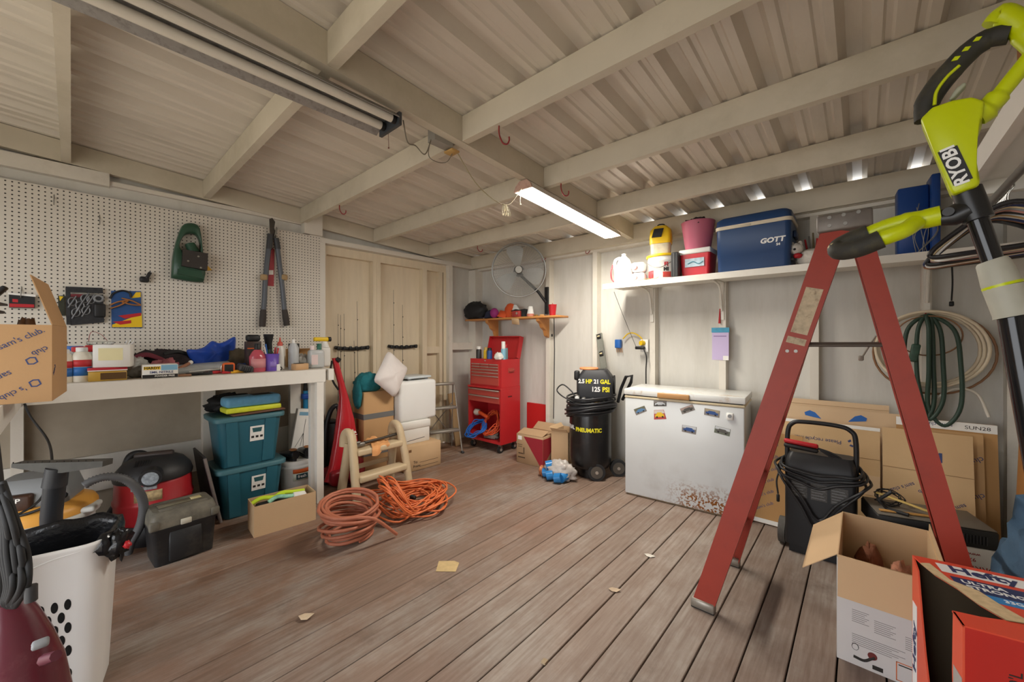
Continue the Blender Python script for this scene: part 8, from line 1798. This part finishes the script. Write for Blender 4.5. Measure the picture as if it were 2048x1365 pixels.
# lime green pole tool leaning in the foreground
DT = 0.82; OT = at_d(1925, 390, DT); RT0 = ray(1925, 390); NT = Vector((-RT0.x, -RT0.y, 0)).normalized(); UT = Vector((0, 0, 1)).cross(NT); MT = basis(OT, UT, (0, 0, 1), NT); MTI = MT.inverted()
t = T('pole_trimmer', 'lime green and black RYOBI pole trimmer leaning upright at the right', 'trimmer', OT, rot=MT.to_euler())
LIME = mat('lime_plastic', 'bcc800', 0.35, var=0.04); RUB = mat('grip_rubber', '2e2c26', 0.7, var=0.12, dirt='5a5238', damt=0.4, dscale=25)
def tp(px, py, z=0.0):
    r = ray(px, py); c0 = Vector((0, 0, CAMZ)); k = (OT-c0).dot(NT)/r.dot(NT); q = MTI @ (c0+r*k); q.z += z*1.15
    return q
def bprism(poly, th, r, m, name):
    bm = bmesh.new(); q = [tp(a, b_) for a, b_ in poly]
    ar = sum(q[i].x*q[(i+1) % len(q)].y-q[(i+1) % len(q)].x*q[i].y for i in range(len(q)))
    if ar < 0: q = q[::-1]
    lo = [bm.verts.new((p.x, p.y, -th/2)) for p in q]; hi = [bm.verts.new((p.x, p.y, th/2)) for p in q]; n = len(q)
    bm.faces.new(lo[::-1]); bm.faces.new(hi)
    for i in range(n): bm.faces.new((lo[i], lo[(i+1) % n], hi[(i+1) % n], hi[i]))
    bmesh.ops.bevel(bm, geom=bm.edges[:], offset=r, segments=2, affect='EDGES', profile=0.5, clamp_overlap=True)
    bm.verts.index_update(); mb = MB(); mb.add([v.co.copy() for v in bm.verts], [[v.index for v in f.verts] for f in bm.faces], True); bm.free(); return P(t, name, mb, m)
c4 = lambda x, y: (1640+x/2.436, y/2.436)
bprism([c4(492, 605), c4(550, 548), c4(650, 515), c4(740, 500), c4(800, 520), c4(790, 600), c4(748, 690), c4(745, 760), c4(780, 900), c4(765, 925), c4(650, 965), c4(630, 940), c4(590, 840)], 0.065, 0.012, LIME, 'body')
def ttube(pts, r, m, name, rs=None, flat=1.0, n=12): return P(t, name, MB().tube(bez([tp(*c4(a, b_)) for a, b_ in pts], 6), r, n, flat=flat, rs=None if rs is None else [rs[min(len(rs)-1, i//6)] for i in range((len(pts)-1)*6+1)]), m)
ttube([(760, 560), (820, 520), (880, 455), (950, 370), (1040, 260), (1100, 180)], 0.0115, LIME, 'lower_arm', rs=[0.0253, 0.0184, 0.0138, 0.0138, 0.0149])
ttube([(518, 585), (520, 510), (570, 425), (650, 330), (740, 240), (830, 185), (925, 165)], 0.0185, RUB, 'grip', rs=[0.0196, 0.0213, 0.0213, 0.0207, 0.0201, 0.0184])
ttube([(835, 125), (880, 75), (940, 100), (1010, 155), (1100, 235)], 0.018, LIME, 'upper_arm', rs=[0.0161, 0.0201, 0.0207, 0.0230])
P(t, 'grip_stripe', MB().tube(bez([tp(*c4(a, b_), 0.0175) for a, b_ in ((560, 530), (570, 465), (620, 395), (680, 340))], 5), 0.0032, 6), LIME)
for a, b_ in ((662, 308), (712, 262), (765, 215)):
    m = MB(); q = [tp(*c4(a-22, b_+14)), tp(*c4(a+8, b_+8)), tp(*c4(a+24, b_-12)), tp(*c4(a-4, b_-8))]; m.prism([(p.x, p.y) for p in q], 0.002, z0=0.0205); P(t, 'grip_mark', m, LIME)
bprism([c4(625, 495), c4(660, 440), c4(705, 405), c4(715, 420), c4(650, 490)], 0.02, 0.004, mat('pale_grey_trigger', '9ea08c', 0.5), 'trigger')
m = MB(); q = [tp(*c4(660+(a-660)*1.12, 829+(b_-829)*1.08)) for a, b_ in ((585, 772), (668, 740), (735, 885), (652, 918))]; m.prism([(p.x, p.y) for p in q], 0.0012, z0=0.0327); lp = P(t, 'logo_plate', m, BLACK)
qa, qb, qc = tp(*c4(660, 829)), tp(*c4(630, 757)), tp(*c4(693, 900)); ang = math.atan2(qb.y-qc.y, qb.x-qc.x); ctx = Vector((qa.x, qa.y, 0.0345)); tb = text('RYOBI', 0.0285, 0.0008, 1.08); mb = MB(); mb.add(tb.v, tb.f, False, Matrix.Translation(ctx) @ Matrix.Rotation(ang, 4, 'Z')); P(lp, 'lettering', mb, WTX)
ax0, ax1 = tp(1936, 388), tp(2048+30, 750+91); axd = (tp(2048, 752)-tp(1932, 385)); 
S0 = tp(1937, 392); S1 = tp(1985, 530, 0); 
m = MB(); m.tube([tp(1933, 380), tp(1957, 440)], 0.0224, 16); P(t, 'collar', m, mat('satin_black', '1b1b1c', 0.35))
m = MB(); m.tube([tp(1952, 430), tp(1990, 535)], 0.0159, 16); P(t, 'upper_shaft', m, mat('gloss_black', '141416', 0.15))
CPL = mat('coupler_grey', 'a8a698', 0.55, var=0.06, scale=40)
m = MB(); m.tube([tp(1983, 522), tp(1986, 527), tp(2002, 566), tp(2003.5, 569)], 0.0230, 20, rs=[0.0213, 0.0236, 0.0274, 0.0274]); P(t, 'coupler_nut', m, CPL)
m = MB(); m.tube([tp(2003.5, 569), tp(2006, 574)], 0.0282, 20); P(t, 'yellow_ring', m, LIME)
m = MB(); m.tube([tp(2006, 574), tp(2028, 628), tp(2030, 633)], 0.0276, 20, rs=[0.0282, 0.0282, 0.0293]); P(t, 'coupler_body', m, CPL)
# lower shaft runs on to the floor
inv = MTI; Pd = MT @ tp(2024, 618); dirw = (at_d(2050, 760, 0.755)-Pd).normalized()
kz = (0.05-Pd.z)/dirw.z; Pf = Pd+dirw*kz
m = MB(); m.tube([inv @ Pd, inv @ Pf], 0.0213, 16); P(t, 'lower_shaft', m, mat('gloss_black', '141416', 0.15))
m = MB(); m.sph(inv @ Pf, 0.05, 16, 10); P(t, 'trimmer_head', m, BLACK)
# assist handle
m = MB(); m.tube([tp(1882, 436, 0.0), tp(1905, 432, 0.0), tp(1935, 418, 0)], 0.0196, 14, rs=[0.0155, 0.0196, 0.0207], flat=1.3); P(t, 'clamp', m, mat('satin_black', '1b1b1c', 0.35))
m = MB(); q = tp(1897, 429, 0.022); m.cyl(q, q+Vector((0, 0, 0.003)), 0.009, n=16); P(t, 'clamp_bolt', m, DGREY)
ttube([(590, 1050), (500, 1070), (400, 1085), (300, 1115), (235, 1140)], 0.0125, LIME, 'assist_arm', rs=[0.021, 0.020, 0.018, 0.017])
m = MB(); m.tube(bez([tp(*c4(470, 1090), 0.012), tp(*c4(420, 1135), 0.03), tp(*c4(350, 1165), 0.035), tp(*c4(300, 1180), 0.032)], 6), 0.017, 12); P(t, 'assist_arm', m, LIME)
m = MB(); m.tube(bez([tp(*c4(240, 1137)), tp(*c4(160, 1168)), tp(*c4(95, 1205), 0.004), tp(*c4(110, 1232), 0.022), tp(*c4(200, 1222), 0.034), tp(*c4(310, 1178), 0.033)], 6), 0.021, 12); P(t, 'assist_grip', m, RUB)
m = MB(); m.sph(tp(*c4(88, 1218), 0.012), 0.019, 14, 10); P(t, 'grip_end', m, mat('worn_tan_end', 'b8a878', 0.6))

# ================================================================ small things on beams and floor
HKR = mat('red_hook', '8e2a2c', 0.5)
def beam_hook(loc, a, label, h=0.075):
    m = MB(); m.tube(bez([(0, 0, 0.0), (0, 0, -h*0.35), (0.006, 0, -h*0.65), (0.02, 0, -h*0.95), (0.04, 0, -h), (0.05, 0, -h*0.8), (0.05, 0, -h*0.6)], 5), 0.0038, 6)
    solo('ceiling_hook', m, HKR, label, 'hook', loc, a, group='red hooks in the roof timber')
def under_purlin(px, py, y):
    q = at_y(px, py, y+0.02); return (q.x, y+0.02, roof_z(y)-0.1365)
beam_hook(under_purlin(998, 260, 1.38), YAW, 'red hook under the purlin right of the main beam, nearest the camera', 0.09)
beam_hook(under_purlin(1122, 372, 2.095), YAW, 'red hook under the purlin just behind the strip light end', 0.08)
beam_hook(under_purlin(679, 412, 1.38), YAW, 'red hook under the purlin above the tan door', 0.07)
beam_hook(under_purlin(955, 492, 2.80), YAW, 'red hook under the last purlin above the corner shelf', 0.06)
for px, py, lab in ((1092, 520, 'red hook on the top plate right of the fan'), (1180, 512, 'red hook on the top plate left of the white shelf')):
    q = at_y(px, py, 3.53); m = MB(); m.tube(bez([(0, 0, 0.02), (0, -0.004, 0), (-0.012, -0.03, -0.035), (-0.02, -0.05, -0.03), (-0.015, -0.055, -0.01)], 5), 0.0035, 6); solo('ceiling_hook', m, HKR, lab, 'hook', (q.x, 3.5325, 2.19), group='red hooks in the roof timber')
# junction box with loose wires on the main beam
jb = Vector((-1.665, 1.30, roof_z(1.3)-0.16))
t = T('junction_box', 'grey metal junction box with dangling wires on the main beam', 'junction box', jb)
P(t, 'box', MB().box(-0.03, 0.029, -0.06, 0.06, -0.005, 0.085), mat('zinc_box', 'a5a39c', 0.5, metal=0.4, var=0.1)); P(t, 'outlet', MB().box(-0.035, -0.0305, -0.05, 0.04, 0.01, 0.07), WHITE)
for y in (-0.025, 0.015): m = MB(); m.box(-0.0365, -0.0352, y-0.008, y+0.008, 0.03, 0.05); P(t, 'socket_hole', m, BLACK)
m = MB(); m.rb((0.0, 0.075, -0.015), (0.07, 0.055, 0.012), 0.003, 1); P(t, 'wood_block', m, mat('tan_block', 'c09a5c', 0.6))
m = MB(); m.tube(bez([(-0.02, -0.055, 0.0), (-0.05, -0.04, -0.06), (-0.03, 0.0, -0.085), (0.0, 0.04, -0.08), (0.01, 0.07, -0.03)], 6), 0.0025, 6); P(t, 'wire', m, mat('dusty_wire', '7d7566', 0.6))
m = MB(); m.tube(bez([jb+Vector((0.02, 0.09, -0.01)), Vector((-1.63, 1.52, 2.17)), Vector((-1.63, 1.68, 2.11)), Vector((-1.63, 1.80, 2.12)), Vector((-1.615, 1.90, 2.24))], 7), 0.003, 6); solo('lamp_cord', m, mat('khaki_cord', 'a79b7c', 0.6), 'khaki lamp cord sagging from the junction box to the strip light', 'cord')
t = T('tied_cord', 'cream cord tied in a bundle beside the strip light', 'cord', (-1.63, 1.75, 2.11))
for i in range(4): m = MB(); m.tube(bez([(0, 0, 0), (0.012*i-0.02, 0.01, -0.03), (0.02*i-0.03, 0.03, -0.06-0.006*i), (0.012*i-0.01, 0.02, -0.03), (0, 0.01, 0)], 5), 0.0022, 5); P(t, 'strand', m, mat('cream_cord', 'd8cfb4', 0.7))
m = MB(); m.tube(bez([Vector((-1.60, 1.03, 2.31)), Vector((-1.64, 1.08, 2.24)), Vector((-1.66, 1.14, 2.25)), Vector((-1.665, 1.2, 2.23)), Vector((-1.67, 1.245, 2.33))], 6), 0.003, 6); solo('fixture_wire', m, mat('dusty_wire', '7d7566', 0.6), 'grey wire drooping from the unlit tube light to the junction box', 'wire')
# bits on the floor
def scrap(px, py, poly, label, col, h=0.0012, rz=0.0, name='floor_scrap', cat='scrap', curl=0.0):
    p = at_z(px, py, 0.0005); m = MB(); m.prism(poly, h); m.v = [(x, y, z+curl*(x*x+y*y)*40) for x, y, z in m.v]
    solo(name, m, mat('scrap_'+col, col, 0.8, var=0.15, scale=30), label, cat, p, rz)
scrap(896, 1133, [(-0.06, -0.05), (0.05, -0.055), (0.06, 0.03), (0.03, 0.05), (-0.06, 0.05)], 'torn tan card lying flat in the middle of the floor', 'c2a878', rz=0.75)
leaf = [(-0.03, 0.0), (-0.012, 0.017), (0.012, 0.016), (0.032, 0.002), (0.01, -0.015), (-0.014, -0.014)]
scrap(612, 1238, [(x*1.1, y*1.3) for x, y in leaf], 'pale curled leaf on the floor nearest the hamper', 'cbb69a', rz=0.9, name='dry_leaf', cat='leaf', curl=0.35)
scrap(1299, 1113, leaf, 'white leaf on the floor in front of the freezer', 'ddd8cc', rz=0.2, name='dry_leaf', cat='leaf', curl=0.15)
scrap(1229, 1182, leaf, 'pale brown leaf on the floor left of the ladder foot', 'c4ae94', rz=0.5, name='dry_leaf', cat='leaf', curl=0.2)
scrap(1089, 1326, [(-0.008, -0.012), (0.01, -0.01), (0.009, 0.012), (-0.01, 0.01)], 'tiny wood chip on the near floor', 'a89478', h=0.008, name='wood_chip', cat='chip')
